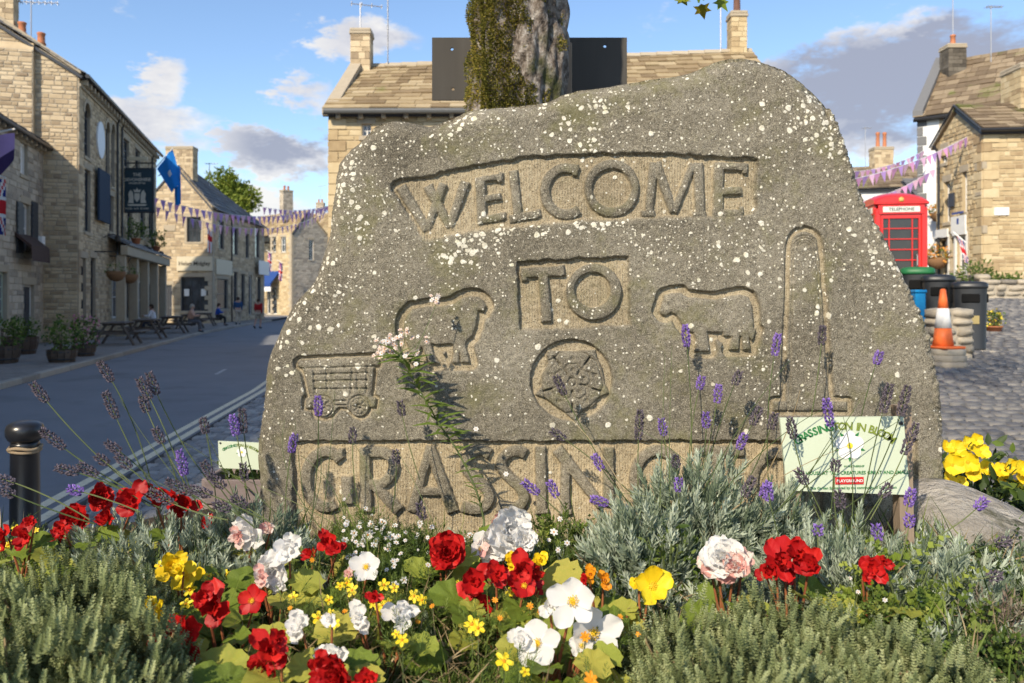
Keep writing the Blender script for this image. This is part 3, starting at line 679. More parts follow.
class Face:
    """a vertical wall face: origin, direction along it, outward normal; u runs left to right seen from outside"""
    def __init__(s, p0, p1, z0=0.0):
        s.p0 = Vector((p0[0], p0[1], 0)); s.p1 = Vector((p1[0], p1[1], 0)); s.d = (s.p1-s.p0); s.L = s.d.length; s.d.normalize()
        s.n = Vector((s.d.y, -s.d.x, 0)); s.z0 = z0
    def P(s, u, z, w=0.0): return s.p0+s.d*u+s.n*w+Vector((0, 0, z))
    def upx(s, px):
        r = (px-512)/F; return (r*s.p0.y-s.p0.x)/(s.d.x-r*s.d.y)
    def zpy(s, py, u): return EYE+(HZ-py)*(s.p0.y+s.d.y*u)/F
    def rect(s, px0, py0, px1, py1):
        a, b = s.upx(px0), s.upx(px1); m = (a+b)/2; return (a, s.zpy(py1, m), b, s.zpy(py0, m))
    def quad(s, mb, u0, z0, u1, z1, w): mb.add([s.P(u0,z0,w), s.P(u1,z0,w), s.P(u1,z1,w), s.P(u0,z1,w)], [(0,1,2,3)])
    def slab(s, mb, u0, z0, u1, z1, w0, w1, b=0.0):
        c = s.P((u0+u1)/2, (z0+z1)/2, (w0+w1)/2); rz = math.atan2(s.d.y, s.d.x)
        (mb.cbox(c, (u1-u0, w1-w0, z1-z0), b, rz=rz) if b else mb.box(c, (u1-u0, w1-w0, z1-z0), rz=rz))

def stone_wall(fc, z0, z1, opens, root, m_stone, m_m, course=(0.13, 0.24), lens=(0.22, 0.6), gable=None, proud=0.02, quoins=(True, True), m_q=None, seed=0, name='stonework', umin=None, umax=None):
    """mortar wall with window openings and reveals, and every stone of the coursed rubble standing proud of it.
    gable=(u_apex, z_apex): triangle above z1"""
    rg = random.Random(seed); L = fc.L
    us = sorted(set([0, L]+[max(0, min(L, o[i])) for o in opens for i in (0, 2)])); zs = sorted(set([z0, z1]+[max(z0, min(z1, o[i])) for o in opens for i in (1, 3)]))
    b = MB()
    for a, c in zip(us, us[1:]):
        for e, f in zip(zs, zs[1:]):
            mu, mz = (a+c)/2, (e+f)/2
            if any(o[0] < mu < o[2] and o[1] < mz < o[3] for o in opens): continue
            fc.quad(b, a, e, c, f, 0)
    for (a, e, c, f) in [o[:4] for o in opens]:
        for q in (((a,e),(a,f)), ((a,f),(c,f)), ((c,f),(c,e)), ((c,e),(a,e))):
            (ua, za), (ub, zb) = q; b.add([fc.P(ua,za,0), fc.P(ub,zb,0), fc.P(ub,zb,-0.22), fc.P(ua,za,-0.22)], [(0,1,2,3)])
    if gable: b.add([fc.P(0,z1), fc.P(L,z1), fc.P(*gable)], [(0,1,2)])
    b.build('wall', m_m, root)
    s = MB(); z = z0; top = gable[1] if gable else z1
    def edge(zz):
        if not gable or zz <= z1: return 0.0, L
        t = (zz-z1)/(gable[1]-z1); return gable[0]*t, L+(gable[0]-L)*t
    while z < top-0.06:
        h = rg.uniform(*course); zt = min(z+h, top-0.01); lo, hi = edge(zt)
        iv = [(lo+0.01, hi-0.01)]
        for o in opens:
            if o[1] < zt-0.02 and o[3] > z+0.02:
                iv = [p for (x, y) in iv for p in ((x, min(y, o[0])), (max(x, o[2]), y)) if p[1]-p[0] > 0.05]
        for (x, y) in iv:
            u = x
            while u < y-0.04:
                w = min(rg.uniform(*lens)*(1.3 if h > 0.2 else 1), y-u)
                if y-u-w < 0.12: w = y-u
                g = 0.011; q = rg.uniform(0.4, 1.3)*proud; s.cur = rg.random()
                j = lambda: rg.uniform(-0.008, 0.008)
                a0, a1, c0, c1 = u+g, u+w-g, z+g, zt-g; i_ = 0.014
                s.add([fc.P(a0,c0,.001), fc.P(a1,c0,.001), fc.P(a1,c1,.001), fc.P(a0,c1,.001),
                       fc.P(a0+i_+j(),c0+i_+j(),q), fc.P(a1-i_+j(),c0+i_+j(),q), fc.P(a1-i_+j(),c1-i_+j(),q), fc.P(a0+i_+j(),c1-i_+j(),q)],
                      [(4,5,6,7),(0,1,5,4),(1,2,6,5),(2,3,7,6),(3,0,4,7)])
                u += w
        z = zt
    s.build(name, m_stone, root, kind='stuff')
    # corner quoins, each its own stone
    for k, uu in enumerate((0, L)):
        if not quoins[k]: continue
        z = z0; i = 0
        while z < z1-0.15:
            h = 0.30; w = 0.5 if i % 2 else 0.28; q = MB(); q.cur = rg.random()
            a, c = (0.0, w) if k == 0 else (L-w, L)
            fc.slab(q, a+.004, z+.006, c-.004, min(z+h, z1)-.006, -0.05, proud+0.016, 0.012); q.build('quoin', m_q or m_dress, root); z += h; i += 1

def sash(fc, o, root, m_frame, m_gl=None, cols=2, rows=2, sill=True, lintel=True, rec=0.10, arch=False, jamb=False, bar=0.035):
    """window: frame with glazing bars (part) > panes, sill, lintel (sub-parts)"""
    u0, z0, u1, z1 = o[:4]; m_gl = m_gl or m_glass; b = MB(); fr = min(0.07, (u1-u0)*0.13)
    fc.slab(b, u0, z0, u0+fr, z1, -rec-0.07, -rec); fc.slab(b, u1-fr, z0, u1, z1, -rec-0.07, -rec)
    fc.slab(b, u0+fr, z0, u1-fr, z0+fr, -rec-0.07, -rec-.002); fc.slab(b, u0+fr, z1-fr, u1-fr, z1, -rec-0.07, -rec-.002)
    W_, H_ = u1-u0-2*fr, z1-z0-2*fr
    for i in range(1, cols): uu = u0+fr+W_*i/cols; fc.slab(b, uu-bar/2, z0+fr, uu+bar/2, z1-fr, -rec-0.055, -rec-0.01)
    for i in range(1, rows): zz = z0+fr+H_*i/rows; fc.slab(b, u0+fr, zz-bar/2, u1-fr, zz+bar/2, -rec-0.05, -rec-0.008)
    w = b.build('window', m_frame, root)
    for i in range(cols):
        for j in range(rows):
            p = MB(); fc.slab(p, u0+fr+W_*i/cols, z0+fr+H_*j/rows, u0+fr+W_*(i+1)/cols, z0+fr+H_*(j+1)/rows, -rec-0.04, -rec-0.03); p.build('pane', m_gl, w)
    if sill: q = MB(); q.cur = .6; fc.slab(q, u0-0.08, z0-0.13, u1+0.08, z0-.002, -0.12, 0.055, 0.012); q.build('sill', m_dress, w)
    if lintel and not arch: q = MB(); q.cur = .4; fc.slab(q, u0-0.14, z1+.002, u1+0.14, z1+0.24, -0.12, 0.035, 0.012); q.build('lintel', m_dress, w)
    if jamb:
        for a, c in ((u0-0.16, u0-.002), (u1+.002, u1+0.16)):
            q = MB(); fc.slab(q, a, z0-.13, c, z1+.0, -0.1, 0.03, 0.012); q.build('jamb', m_dress, w)
    if arch:
        q = MB(); c = (u0+u1)/2; r = (u1-u0)/2
        pts = [(c+(r+0.14)*math.cos(t), z1-r+(r+0.14)*math.sin(t)) for t in np.linspace(0, math.pi, 11)]+[(u0-.14, z1-r-.3), (u0, z1-r-.3)]
        inn = [(c-r*math.cos(t), z1-r+r*math.sin(t)) for t in np.linspace(0, math.pi, 11)]
        outer = [(c+(r+0.16)*math.cos(t), z1-r+(r+0.16)*math.sin(t)) for t in np.linspace(math.pi, 0, 11)]
        for i in range(10):
            poly = [fc.P(*inn[i]), fc.P(*inn[i+1]), fc.P(*outer[i+1]), fc.P(*outer[i])]; q.prism(poly, fc.n*0.04, fc.n*-0.1)
        q.build('arch', m_dress, w, fix=True)
        q = MB()                                     # spandrels fill the square corners behind the arch
        for sgn in (0, 1):
            pp = [inn[i] for i in (range(0, 6) if sgn == 0 else range(5, 11))]; cor = (u0, z1) if sgn == 0 else (u1, z1)
            q.prism([fc.P(*p) for p in pp]+[fc.P(*cor)], fc.n*0.0, fc.n*-0.15)
        q.build('spandrel', m_dress, w, fix=True)
    return w
def door(fc, o, root, m, rec=0.12, glazed=False):
    u0, z0, u1, z1 = o[:4]; b = MB(); fc.slab(b, u0+.06, z0, u1-.06, z1-.06, -rec-0.05, -rec, 0.008)
    for k in range(2):
        for q in range(2):
            a = u0+.06+(u1-u0-.12)*(0.1+0.45*k); w = (u1-u0-.12)*.35; fc.slab(b, a, z0+.2+q*(z1-z0)*.45, a+w, z0+.2+q*(z1-z0)*.45+(z1-z0)*.36, -rec, -rec+.012, .006)
    d = b.build('door', m, root)
    b = MB(); fc.slab(b, u0, z0, u0+.058, z1, -rec-.06, -rec+.02); fc.slab(b, u1-.058, z0, u1, z1, -rec-.06, -rec+.02); fc.slab(b, u0+.058, z1-.058, u1-.058, z1, -rec-.06, -rec+.02); b.build('door_frame', m_wood_w, d)
    b = MB(); c = fc.P(u1-.16, z0+1.0, -rec+.03); b.lathe([(.0, -.03), (.03, -.02), (.035, 0), (.03, .02), (0, .03)], c, 8); b.build('handle', m_alu, d, True)
    q = MB(); fc.slab(q, u0-.14, z1+.002, u1+.14, z1+.26, -.12, .035, .012); q.build('lintel', m_dress, d)
    return d
def slates(e0, e1, r0, r1, root, m, n=14, sw=(0.3, 0.6), over=1.25, seed=0, name='slates', sag=0.0, under=True):
    """roof slope: e0,e1 eave ends (left,right seen from outside), r0,r1 ridge ends; overlapping slates as real slabs"""
    rg = random.Random(seed); e0, e1, r0, r1 = map(Vector, (e0, e1, r0, r1)); nrm = (e1-e0).cross(r0-e0).normalized()
    if nrm.z < 0: nrm = -nrm
    b = MB()
    if under: b.prism([e0, e1, r1, r0], nrm*-0.10, nrm*-0.2); b.build('roof', m_wood_d, root, fix=True); b = MB()
    for i in range(n):
        t0, t1 = i/n, min(1.0, (i+over)/n); a0, a1 = e0.lerp(r0, t0), e1.lerp(r1, t0); c0, c1 = e0.lerp(r0, t1), e1.lerp(r1, t1); L = (a1-a0).length; u = 0
        scale = 1.15-0.45*t0
        while u < L:
            w = min(rg.uniform(*sw)*scale, L-u); 
            if L-u-w < 0.12: w = L-u
            f0, f1 = (u+.006)/L, (u+w-.006)/L; th = rg.uniform(.022, .045); lift = rg.uniform(0.03, .05); b.cur = rg.random(); dn = rg.uniform(-.02, .02)
            p = [a0.lerp(a1, f0), a0.lerp(a1, f1), c0.lerp(c1, f1), c0.lerp(c1, f0)]
            dwn = (a0-c0).normalized()*dn; s_ = Vector((0, 0, -sag*4*t0*(1-t0)))
            vs = [p[0]+nrm*lift+dwn, p[1]+nrm*lift+dwn, p[2]+nrm*.004, p[3]+nrm*.004]
            vs = [v+s_ for v in vs]+[v+nrm*th+s_ for v in vs]
            b.add(vs, [(4,5,6,7),(0,1,5,4),(1,2,6,5),(3,0,4,7),(2,3,7,6)]); u += w
    return b.build(name, m, root, kind='stuff', fix=False)
def ridge_tiles(r0, r1, root, m, L=0.5):
    r0, r1 = Vector(r0), Vector(r1); d = r1-r0; k = max(1, int(d.length/L))
    for i in range(k):
        b = MB(); b.cur = random.random(); c = r0.lerp(r1, (i+.5)/k)+Vector((0, 0, .05)); rz = math.atan2(d.y, d.x); l = d.length/k-.01
        x = Vector((math.cos(rz), math.sin(rz), 0))*l/2; y = Vector((-math.sin(rz), math.cos(rz), 0))
        poly = [c-x+y*-.17+Vector((0,0,-.09)), c-x+y*-.05+Vector((0,0,.05)), c-x+y*.05+Vector((0,0,.05)), c-x+y*.17+Vector((0,0,-.09))]
        b.prism(poly, (0,0,0), x*2); b.build('ridge_tile', m, root, fix=True)
def chimney(c, sx, sy, h, root, m_s, pots=2, rz=0, potm=None, poth=0.45, seed=1):
    """stack of coursed stones with a cap; pots are its sub-parts"""
    rg = random.Random(seed); b = MB(); z = 0; c = Vector(c); b.cur = .3
    b.box(c+Vector((0,0,h/2)), (sx-.05, sy-.05, h-.02), rz)
    while z < h-.22:
        hh = rg.uniform(.14, .22); u = -sx/2
        for (face, wd, dp) in ((0, sx, sy), (1, sy, sx)):
            for sg in (-1, 1):
                u = -wd/2
                while u < wd/2-.02:
                    w = min(rg.uniform(.18, .4), wd/2-u); b.cur = rg.random()
                    if wd/2-u-w < .1: w = wd/2-u
                    off = Vector((u+w/2, sg*(dp/2-.02), z+hh/2)) if face == 0 else Vector((sg*(dp/2-.02), u+w/2, z+hh/2))
                    size = (w-.012, .05+rg.uniform(-.008, .008), hh-.012) if face == 0 else (.05+rg.uniform(-.008, .008), w-.012, hh-.012)
                    b.box(c+Matrix.Rotation(rz, 3, 'Z') @ off, size, rz); u += w
        z += hh
    st_ = b.build('chimney', m_s, root)
    b = MB(); b.cbox(c+Vector((0,0,h-.12)), (sx+.08, sy+.08, .10), .02, rz); b.cbox(c+Vector((0,0,h-.02)), (sx+.05, sy+.05, .1), .02, rz); b.build('chimney_cap', m_dress, st_)
    for i in range(pots):
        b = MB(); o = Matrix.Rotation(rz, 3, 'Z') @ Vector(((i-(pots-1)/2)*min(.42, sx/max(1, pots)), 0, h+.02))
        b.lathe([(.15,0),(.14,.05),(.115,.08),(.10,poth*.8),(.125,poth*.84),(.125,poth*.95),(.10,poth),(.08,poth)], c+o, 12); b.build('chimney_pot', potm or m_terra, st_, True)
    return st_
def aerial(base, h, root, rz=0, n=7, arm=1.0, mast=0.022, dish=False, cross=False):
    b = MB(); p = Vector(base); b.tube([p, p+Vector((0,0,h))], mast, 6); x = Vector((math.cos(rz), math.sin(rz), 0)); y = Vector((-x.y, x.x, 0)); t = p+Vector((0,0,h-.06))
    b.tube([t-x*arm*.3, t+x*arm*.7], .016, 5)
    for i in range(n):
        q = t+x*arm*(-.28+.96*i/(n-1)); l = .2-.06*i/n; b.tube([q-y*l, q+y*l], .011, 4); b.tube([q-Vector((0,0,.07)), q+Vector((0,0,.07))], .011, 4)
    if cross:
        for a in range(4): q = Vector((math.cos(a*math.pi/2+.4), math.sin(a*math.pi/2+.4), 0)); b.tube([t, t+q*.55], .014, 5)
    b.build('aerial', m_alu, root)
def gutter(p0, p1, root, r=0.06, m=None, brackets=0):
    b = MB(); b.tube([p0, p1], r, 8); g = b.build('gutter', m or m_iron, root)
    return g
def pipe(fc, u, z0, z1, root, w=0.07, r=0.045, m=None):
    b = MB(); b.tube([fc.P(u, z0, w), fc.P(u, z1-.35, w), fc.P(u, z1-.15, w+.08), fc.P(u, z1, w+.2)], r, 8)
    for k in range(3): b.tube([fc.P(u, z0+(z1-z0)*(k+.5)/3-.03, w), fc.P(u, z0+(z1-z0)*(k+.5)/3+.03, w)], r*1.5, 8)
    b.build('drainpipe', m or m_iron, root)
def corbels(fc, z, root, m, step=0.6, d=0.16, h=0.18, w=0.14):
    u = 0.3
    while u < fc.L-.1:
        b = MB(); b.cur = random.random(); fc.slab(b, u-w/2, z-h, u+w/2, z, -.02, d, .02); b.build('corbel', m, root); u += step
def text_mesh(s, size, align='CENTER', extrude=0.0):
    cu = bpy.data.curves.new('t', 'FONT'); cu.body = s; cu.size = size; cu.align_x = align; cu.align_y = 'CENTER'; cu.extrude = extrude; cu.resolution_u = 2; cu.offset = size*.022
    o = bpy.data.objects.new('t', cu); COL.objects.link(o); dg = bpy.context.evaluated_depsgraph_get(); me = bpy.data.meshes.new_from_object(o.evaluated_get(dg))
    bpy.data.objects.remove(o); bpy.data.curves.remove(cu); return me
def put_text(s, size, o, x, n, mat, parent, name='lettering', align='CENTER', up=None, bold=0):
    """flat print: centre o, reading direction x, facing n"""
    me = text_mesh(s, size, align); x = Vector(x).normalized(); n = Vector(n).normalized(); y = n.cross(x) if up is None else Vector(up)
    M = Matrix((x, y, n)).transposed().to_4x4(); M.translation = Vector(o); me.transform(M); me.materials.clear(); return link(name, me, mat, parent)
Z = Vector((0, 0, 1))
def house(fc, depth, eave, ridge, root, m_s, m_m, opens, m_roof=None, z0=0.0, left=True, right=True, back=False, n_sl=12, seed=0, course=(0.13, 0.24), wall=None, over=0.22, ridge_rise=0.0, swd=(0.3, 0.6), lens=(0.22, 0.6), lo=(), ro=()):
    """long house: front face fc, gables at both ends, ridge parallel to the front"""
    inn = -fc.n*depth; m_roof = m_roof or m_slate
    stone_wall(fc, z0, eave, opens, root, m_s, m_m, course=course, seed=seed, lens=lens, m_q=m_s)
    lf = Face(fc.p0+inn, fc.p0); rf = Face(fc.p1, fc.p1+inn); half = depth/2
    for flag, g, rr, oo in ((left, lf, 0, lo), (right, rf, ridge_rise, ro)):
        if flag: stone_wall(g, z0, eave, list(oo), root, m_s, m_m, gable=(half, ridge+rr-0.12), course=course, seed=seed+5, quoins=(False, False), lens=lens)
        else:
            b = MB(); b.add([g.P(0, z0), g.P(g.L, z0), g.P(g.L, eave), g.P(half, ridge+rr-.1), g.P(0, eave)], [(0,1,2,3,4)]); b.build('end_wall', m_m, root)
    b = MB(); bk = Face(fc.p1+inn, fc.p0+inn); bk.quad(b, 0, z0, bk.L, eave, 0); b.build('back_wall', m_m, root)
    o = fc.d*0.12; dz = (ridge-eave)/half*over
    e0, e1 = fc.P(0, eave-dz+.06, over)-o, fc.P(fc.L, eave-dz+.06, over)+o
    r0, r1 = fc.P(0, ridge, -half)-o, fc.P(fc.L, ridge+ridge_rise, -half)+o
    slates(e0, e1, r0, r1, root, m_roof, n_sl, sw=swd, seed=seed, sag=.03)
    b0, b1 = fc.P(0, eave-dz, -depth-over)-o, fc.P(fc.L, eave-dz, -depth-over)+o
    b = MB(); b.prism([b0, b1, r1, r0], (0,0,-.02), (0,0,-.14)); b.build('rear_roof', m_roof, root, fix=True)
    ridge_tiles(r0, r1, root, m_dress)
    return e0, e1, r0, r1, lf, rf

# ---- tall pub on the left of the street
PUB = Face((-15.4, 28.4), (-19.6, 44.0))
pub = thing('village_pub', 'tall weathered stone pub with arched windows, hanging baskets and tables set outside', 'building', (-17.5, 36, 0.1), 0)
R_ = PUB.rect
arch_o = [R_(84,103,90,157), R_(105.5,122,109.5,186), R_(111,124,114.5,187)]
sq_o = [R_(123.5,140,129,168), R_(135,150,140,170), R_(84.5,170,90.5,232), R_(109,196,113.5,232), R_(127,205,132,238), R_(140,208,145,238), R_(148.5,200,152.5,238)]
gr_o = [R_(80.5,258,86,318), R_(90.5,258,95.5,318), R_(111.5,276,119.5,318), R_(126,279,130,318), R_(137,281,145.5,319), R_(149,284,153,318)]
e0, e1, r0, r1, PL, PR = house(PUB, 7.6, 9.7, 12.1, pub, m_st_pub, m_mort, arch_o+sq_o+gr_o, m_slated, z0=0.1, n_sl=14, seed=3, course=(.10, .19), lens=(.16, .46))
for o in arch_o: sash(PUB, o, pub, m_wood_d, cols=2, rows=4, arch=True)
for o in sq_o: sash(PUB, o, pub, m_wood_d, cols=2, rows=3)
for i, o in enumerate(gr_o): sash(PUB, o, pub, m_wood_w if i in (2, 4) else m_wood_d, m_glass2 if i in (2, 4) else None, cols=2, rows=2, jamb=i in (2, 4))
gutter(PUB.P(-.1, 9.55, .32), PUB.P(PUB.L+.1, 9.55, .32), pub, .08); corbels(PUB, 9.5, pub, m_dress, .55, .26, .22)
b = MB(); PUB.slab(b, 0, 9.2, PUB.L, 9.3, 0, .08); b.build('string_course', m_dress, pub)
for u in (PUB.upx(116), PUB.upx(120.5), PUB.upx(151)): pipe(PUB, u, .1, 9.5, pub)
c = PUB.P(PUB.upx(99.5), PUB.zpy(140, PUB.upx(99.5)), .02); u_ = PUB.upx(99.5)
b = MB(); ring = [PUB.P(u_+.62*math.cos(t), c.z+.72*math.sin(t), 0) for t in np.linspace(0, 2*math.pi, 24, endpoint=False)]; b.prism(ring, PUB.n*.07, PUB.n*.01); b.build('round_plaque', flat('white_plaque', (.72, .75, .78), .5), pub, fix=True)
g = PL; chimney(g.P(g.upx(2), 10.9, -.45), .55, .6, 1.5, pub, m_st_pub, 0, rz=math.atan2(PUB.d.y, PUB.d.x), seed=3); vv = g.upx(29)
for i in (-1, 1): b = MB(); b.lathe([(.16,0),(.15,.05),(.12,.1),(.12,.34),(.15,.38),(.13,.42)], g.P(vv+i*.3, 10.85+(-.2 if i > 0 else .12), -.3), 12); b.build('chimney_pot', m_terra, pub, True)
aerial(g.P(g.upx(28), 10.7, -.35), 1.5, pub, rz=.1, arm=1.3)
u35 = g.upx(35); gb = Face(g.P(u35-2.2, 0, .22), g.P(u35, 0, .22)); stone_wall(gb, .1, 10.3, [], pub, m_st_pub, m_mort, seed=77, course=(.10, .19), lens=(.16, .46), quoins=(False, False))
b = MB(); b.add([g.P(u35, .1, .22), g.P(u35, .1, 0), g.P(u35, 10.9, 0), g.P(u35, 10.3, .22)], [(0,1,2,3)]); b.add([g.P(u35-2.2, 10.3, .22), g.P(u35, 10.3, .22), g.P(u35, 10.6, 0), g.P(u35-2.2, 10.6, 0)], [(0,1,2,3)]); b.build('wall_return', m_st_pub, pub)
b = MB()                                                      # coping on the gable
for (a, z_a, c_, z_c) in ((g.L+.1, 9.62, g.L/2, 12.2),): b.prism([g.P(a, z_a, .1), g.P(c_, z_c, .1), g.P(c_, z_c+.14, .1), g.P(a, z_a+.14, .1)], g.n*0, g.n*-.4)
b.build('verge_coping', m_dress, pub, fix=True)
b = MB(); u0, u1 = PUB.upx(107), PUB.L-.3; b.prism([PUB.P(u0, 4.35, .02), PUB.P(u0, 3.95, .85), PUB.P(u0, 3.85, .85), PUB.P(u0, 4.2, .02)], PUB.d*0, PUB.d*(u1-u0)); cp = b.build('porch_roof', m_lead, pub, fix=True)
b = MB(); PUB.slab(b, u0, 3.45, u1, 3.86, .5, .78, .02); b.build('porch_fascia', m_dress, cp)
for k in range(5): b = MB(); uu = u0+(u1-u0)*(k+.1)/4.3; PUB.slab(b, uu-.16, .1, uu+.16, 3.45, .3, .66, .02); b.build('porch_pier', m_dress, cp)
b = MB(); a = R_(94, 171, 105, 222); PUB.slab(b, a[0], a[1], a[2], a[3], .12, .2, .01); b.build('wall_board', flat('dark_blue_board', (.03, .05, .085), .9), pub)
for px_ in (103, 137, 150):
    b = MB(); u = PUB.upx(px_); b.tube([PUB.P(u, 4.1, 0), PUB.P(u, 4.25, .35), PUB.P(u, 4.2, .5)], .02, 6); b.lathe([(.03,0),(.13,-.05),(.12,-.22),(.05,-.27)], PUB.P(u, 4.2, .55), 10); b.build('wall_lamp', m_iron, pub)

# ---- grey cottage in front of it
COT = Face((-13.2, 15.9), (-16.5, 28.1))
cot = thing('stone_cottage', 'grey stone cottage with dark shutters and a brown canopy over its door', 'building', (-15.5, 23, .1), 0)
R_ = COT.rect
co_o = [R_(21.5,204,29.5,252), R_(20,143,27.5,175), R_(-3,272,6.5,326), R_(23.5,285,34,343)]
house(COT, 7, 7.1, 9.3, cot, m_st_grey, m_mort, co_o, m_slated, z0=.1, right=False, n_sl=11, seed=8)
sash(COT, co_o[0], cot, m_wood_w, m_glass2, 2, 2); sash(COT, co_o[1], cot, m_wood_w, m_wood_w, 1, 2); sash(COT, co_o[2], cot, m_wood_g, m_glass2, 3, 4, jamb=True); door(COT, (co_o[3][0], .1, co_o[3][2], co_o[3][3]), cot, m_wood_d)
for px0, px1 in ((15.2, 21), (30, 36)):
    a = R_(px0, 202, px1, 253); b = MB(); COT.slab(b, a[0], a[1], a[2], a[3], .03, .07, .006); sh = b.build('shutter', m_wood_d, cot)
    for k in range(9):
        zz = a[1]+.08+(a[3]-a[1]-.16)*k/8.5; b = MB(); COT.slab(b, a[0]+.05, zz, a[2]-.05, zz+.1, .072, .085); b.build('shutter_slat', m_wood_d, sh)
m_canvas = mk('brown_canvas', [(.05, .028, .022), (.085, .05, .04)], .85, nscale=10, vamp=0)
a = R_(14, 253, 33, 281); b = MB(); b.prism([COT.P(a[0], 3.75, .02), COT.P(a[0], 3.35, .50), COT.P(a[0], 2.85, .51), COT.P(a[0], 3.25, .47), COT.P(a[0], 3.65, .02)], (0,0,0), COT.d*(a[2]-a[0])); b.build('door_canopy', m_canvas, cot, fix=True)
b = MB(); b.tube([COT.P(COT.upx(37.5), 3.3, .1), COT.P(COT.upx(37.5), 3.8, .1)], .14, 8); b.build('wall_lamp', m_wood_w, cot)
gutter(COT.P(0, 6.92, .3), COT.P(COT.L, 6.92, .3), cot, .07); corbels(COT, 6.95, cot, m_dress, .5, .22)

# ---- corner shop beyond the pub
SF, SR = Face((-23.7, 51.3), (-19.1, 51.0)), Face((-19.1, 51.0), (-20.0, 64.5))
shop = thing('corner_shop', 'golden stone corner shop with cream fascia and dark shop window beyond the pub', 'building', (-20.5, 57, .1), 0)
o1 = [SF.rect(187,217,201,242), SF.rect(181,277,209.5,311), SF.rect(164,285,172,318)]
stone_wall(SF, .1, 7.6, o1, shop, m_st_pub, m_mort, gable=(SF.L/2, 10.1), seed=13)
sash(SF, o1[0], shop, m_wood_d, cols=3, rows=2, jamb=True); sash(SF, o1[1], shop, m_wood_d, cols=3, rows=1); door(SF, (o1[2][0], .1, o1[2][2], o1[2][3]), shop, m_wood_d)
o2 = [SR.rect(*q) for q in ((218.5,221,224,249),(233,228,238,255),(245.5,234,249,258),(255,227,259.5,258),(217,279,228,309),(233,272,237.5,304),(241,274,245,306),(248.5,275,252,314),(256,277,261,304))]
stone_wall(SR, .1, 7.6, o2, shop, m_st_pub, m_mort, seed=14)
for i, o in enumerate(o2): (door(SR, (o[0], .1, o[2], o[3]), shop, m_wood_d) if i == 7 else sash(SR, o, shop, m_wood_d, cols=1 if i else 2, rows=2))
a = SF.rect(177.5, 256.5, 213, 271); b = MB(); SF.slab(b, a[0], a[1], a[2], a[3], .03, .12, .015); fs = b.build('fascia', m_wood_b, shop)
m_ink = flat('dark_brown_lettering', (.06, .045, .03), .7)
put_text('Helen Midgley', .36, SF.P((a[0]+a[2])/2, (a[1]+a[3])/2, .125), SF.d, SF.n, m_ink, fs)
a = SR.rect(215, 260, 231.5, 275); b = MB(); SR.slab(b, a[0], a[1], a[2], a[3], .03, .1, .015); b.build('fascia', m_wood_b, shop)
a = SR.rect(254.5, 261, 265, 275); b = MB(); SR.slab(b, a[0], a[1], a[2], a[3], .3, .36, .02); b.build('projecting_sign', m_wood_w, shop)
for px_ in (186, 203): a = SF.rect(px_-2.5, 289, px_+2.5, 296); b = MB(); SF.slab(b, a[0], a[1], a[2], a[3], -.09, -.085); b.build('window_notice', m_wood_w, shop)
ap = SF.P(SF.L/2, 10.25, .1); bk = SR.d*13.6
el_, er_ = SF.P(-.15, 7.45, .1), SF.P(SF.L+.15, 7.45, .1)
slates(er_, er_+bk, ap, ap+bk*.32, shop, m_slated, 10, seed=5); b = MB(); b.prism([el_, ap, ap+bk*.32, el_+bk], (0,0,0), (0,0,-.12)); b.build('rear_roof', m_slated, shop, fix=True)
b = MB(); Face((-24.6, 64.6), (-20.05, 64.4)).slab(b, 0, .1, 4.5, 7.6, -.1, 0); b.build('back_wall', m_mort, shop)
chimney(SF.P(SF.L/2, 9.3, -.6), 1.75, .8, 2.15, shop, m_st_pub, 0, seed=6); pipe(SR, SR.upx(231), .1, 7.5, shop); gutter(SR.P(0, 7.4, .25), SR.P(SR.L, 7.4, .25), shop)
aerial(SF.P(SF.L/2+1.2, 9.2, -2), 1.5, shop, arm=.8, n=5)
b = MB(); SF.slab(b, SF.L/2-.9, 6.0, SF.L/2-.1, 6.4, .01, .05, .02); b.build('date_stone', m_dress, shop)

# ---- houses closing the street
DF, DG = Face((-24.2, 80.2), (-21.5, 78.0)), Face((-21.5, 78.0), (-18.6, 81.2))
fh = thing('end_terrace_house', 'pale gabled stone house with blue shop awning closing the end of the street', 'building', (-21.3, 79, 0), 0)
o1 = [DF.rect(270,237,276,252), DF.rect(281,237,286,252), DF.rect(267,287,277,314)]; o2 = [DG.rect(309,240,313.5,260)]
stone_wall(DF, 0, 8.2, o1, fh, m_st_gold, m_mortg, seed=21); stone_wall(DG, 0, 8.2, o2, fh, m_st_grey, m_mort, gable=(1.9, 10.4), seed=22)  # gable's shade put into its colour: greyer stone than the sunlit front
for o in o1[:2]+o2: sash(DF if o in o1 else DG, o, fh, m_wood_w, cols=2, rows=2)
sash(DF, o1[2], fh, m_wood_w, cols=2, rows=1)
apx = DG.P(1.9, 10.5, .1); lo_ = DG.P(0, 8.05, .1); hi_ = DG.P(DG.L, 8.05, .1); bkv = -DG.n*9
slates(lo_+bkv, lo_, apx+bkv, apx, fh, m_slate, 9, seed=9); b = MB(); b.prism([hi_, apx, apx+bkv, hi_+bkv], (0,0,0), (0,0,-.12)); b.build('rear_roof', m_slate, fh, fix=True)
chimney(DG.P(1.0, 9.6, -2.5), 1.1, .7, 3.0, fh, m_st_grey, 2, rz=.8)
b = MB(); a = DF.rect(265, 271, 280, 287); b.prism([DF.P(a[0], a[3], 0), DF.P(a[0], a[1]+.35, 1.1), DF.P(a[0], a[1], 1.1), DF.P(a[0], a[1]+.25, 1.05), DF.P(a[0], a[3]-.1, 0)], (0,0,0), DF.d*(a[2]-a[0])); b.build('shop_awning', flat('blue_canvas', (.02, .06, .22), .8), fh, fix=True)
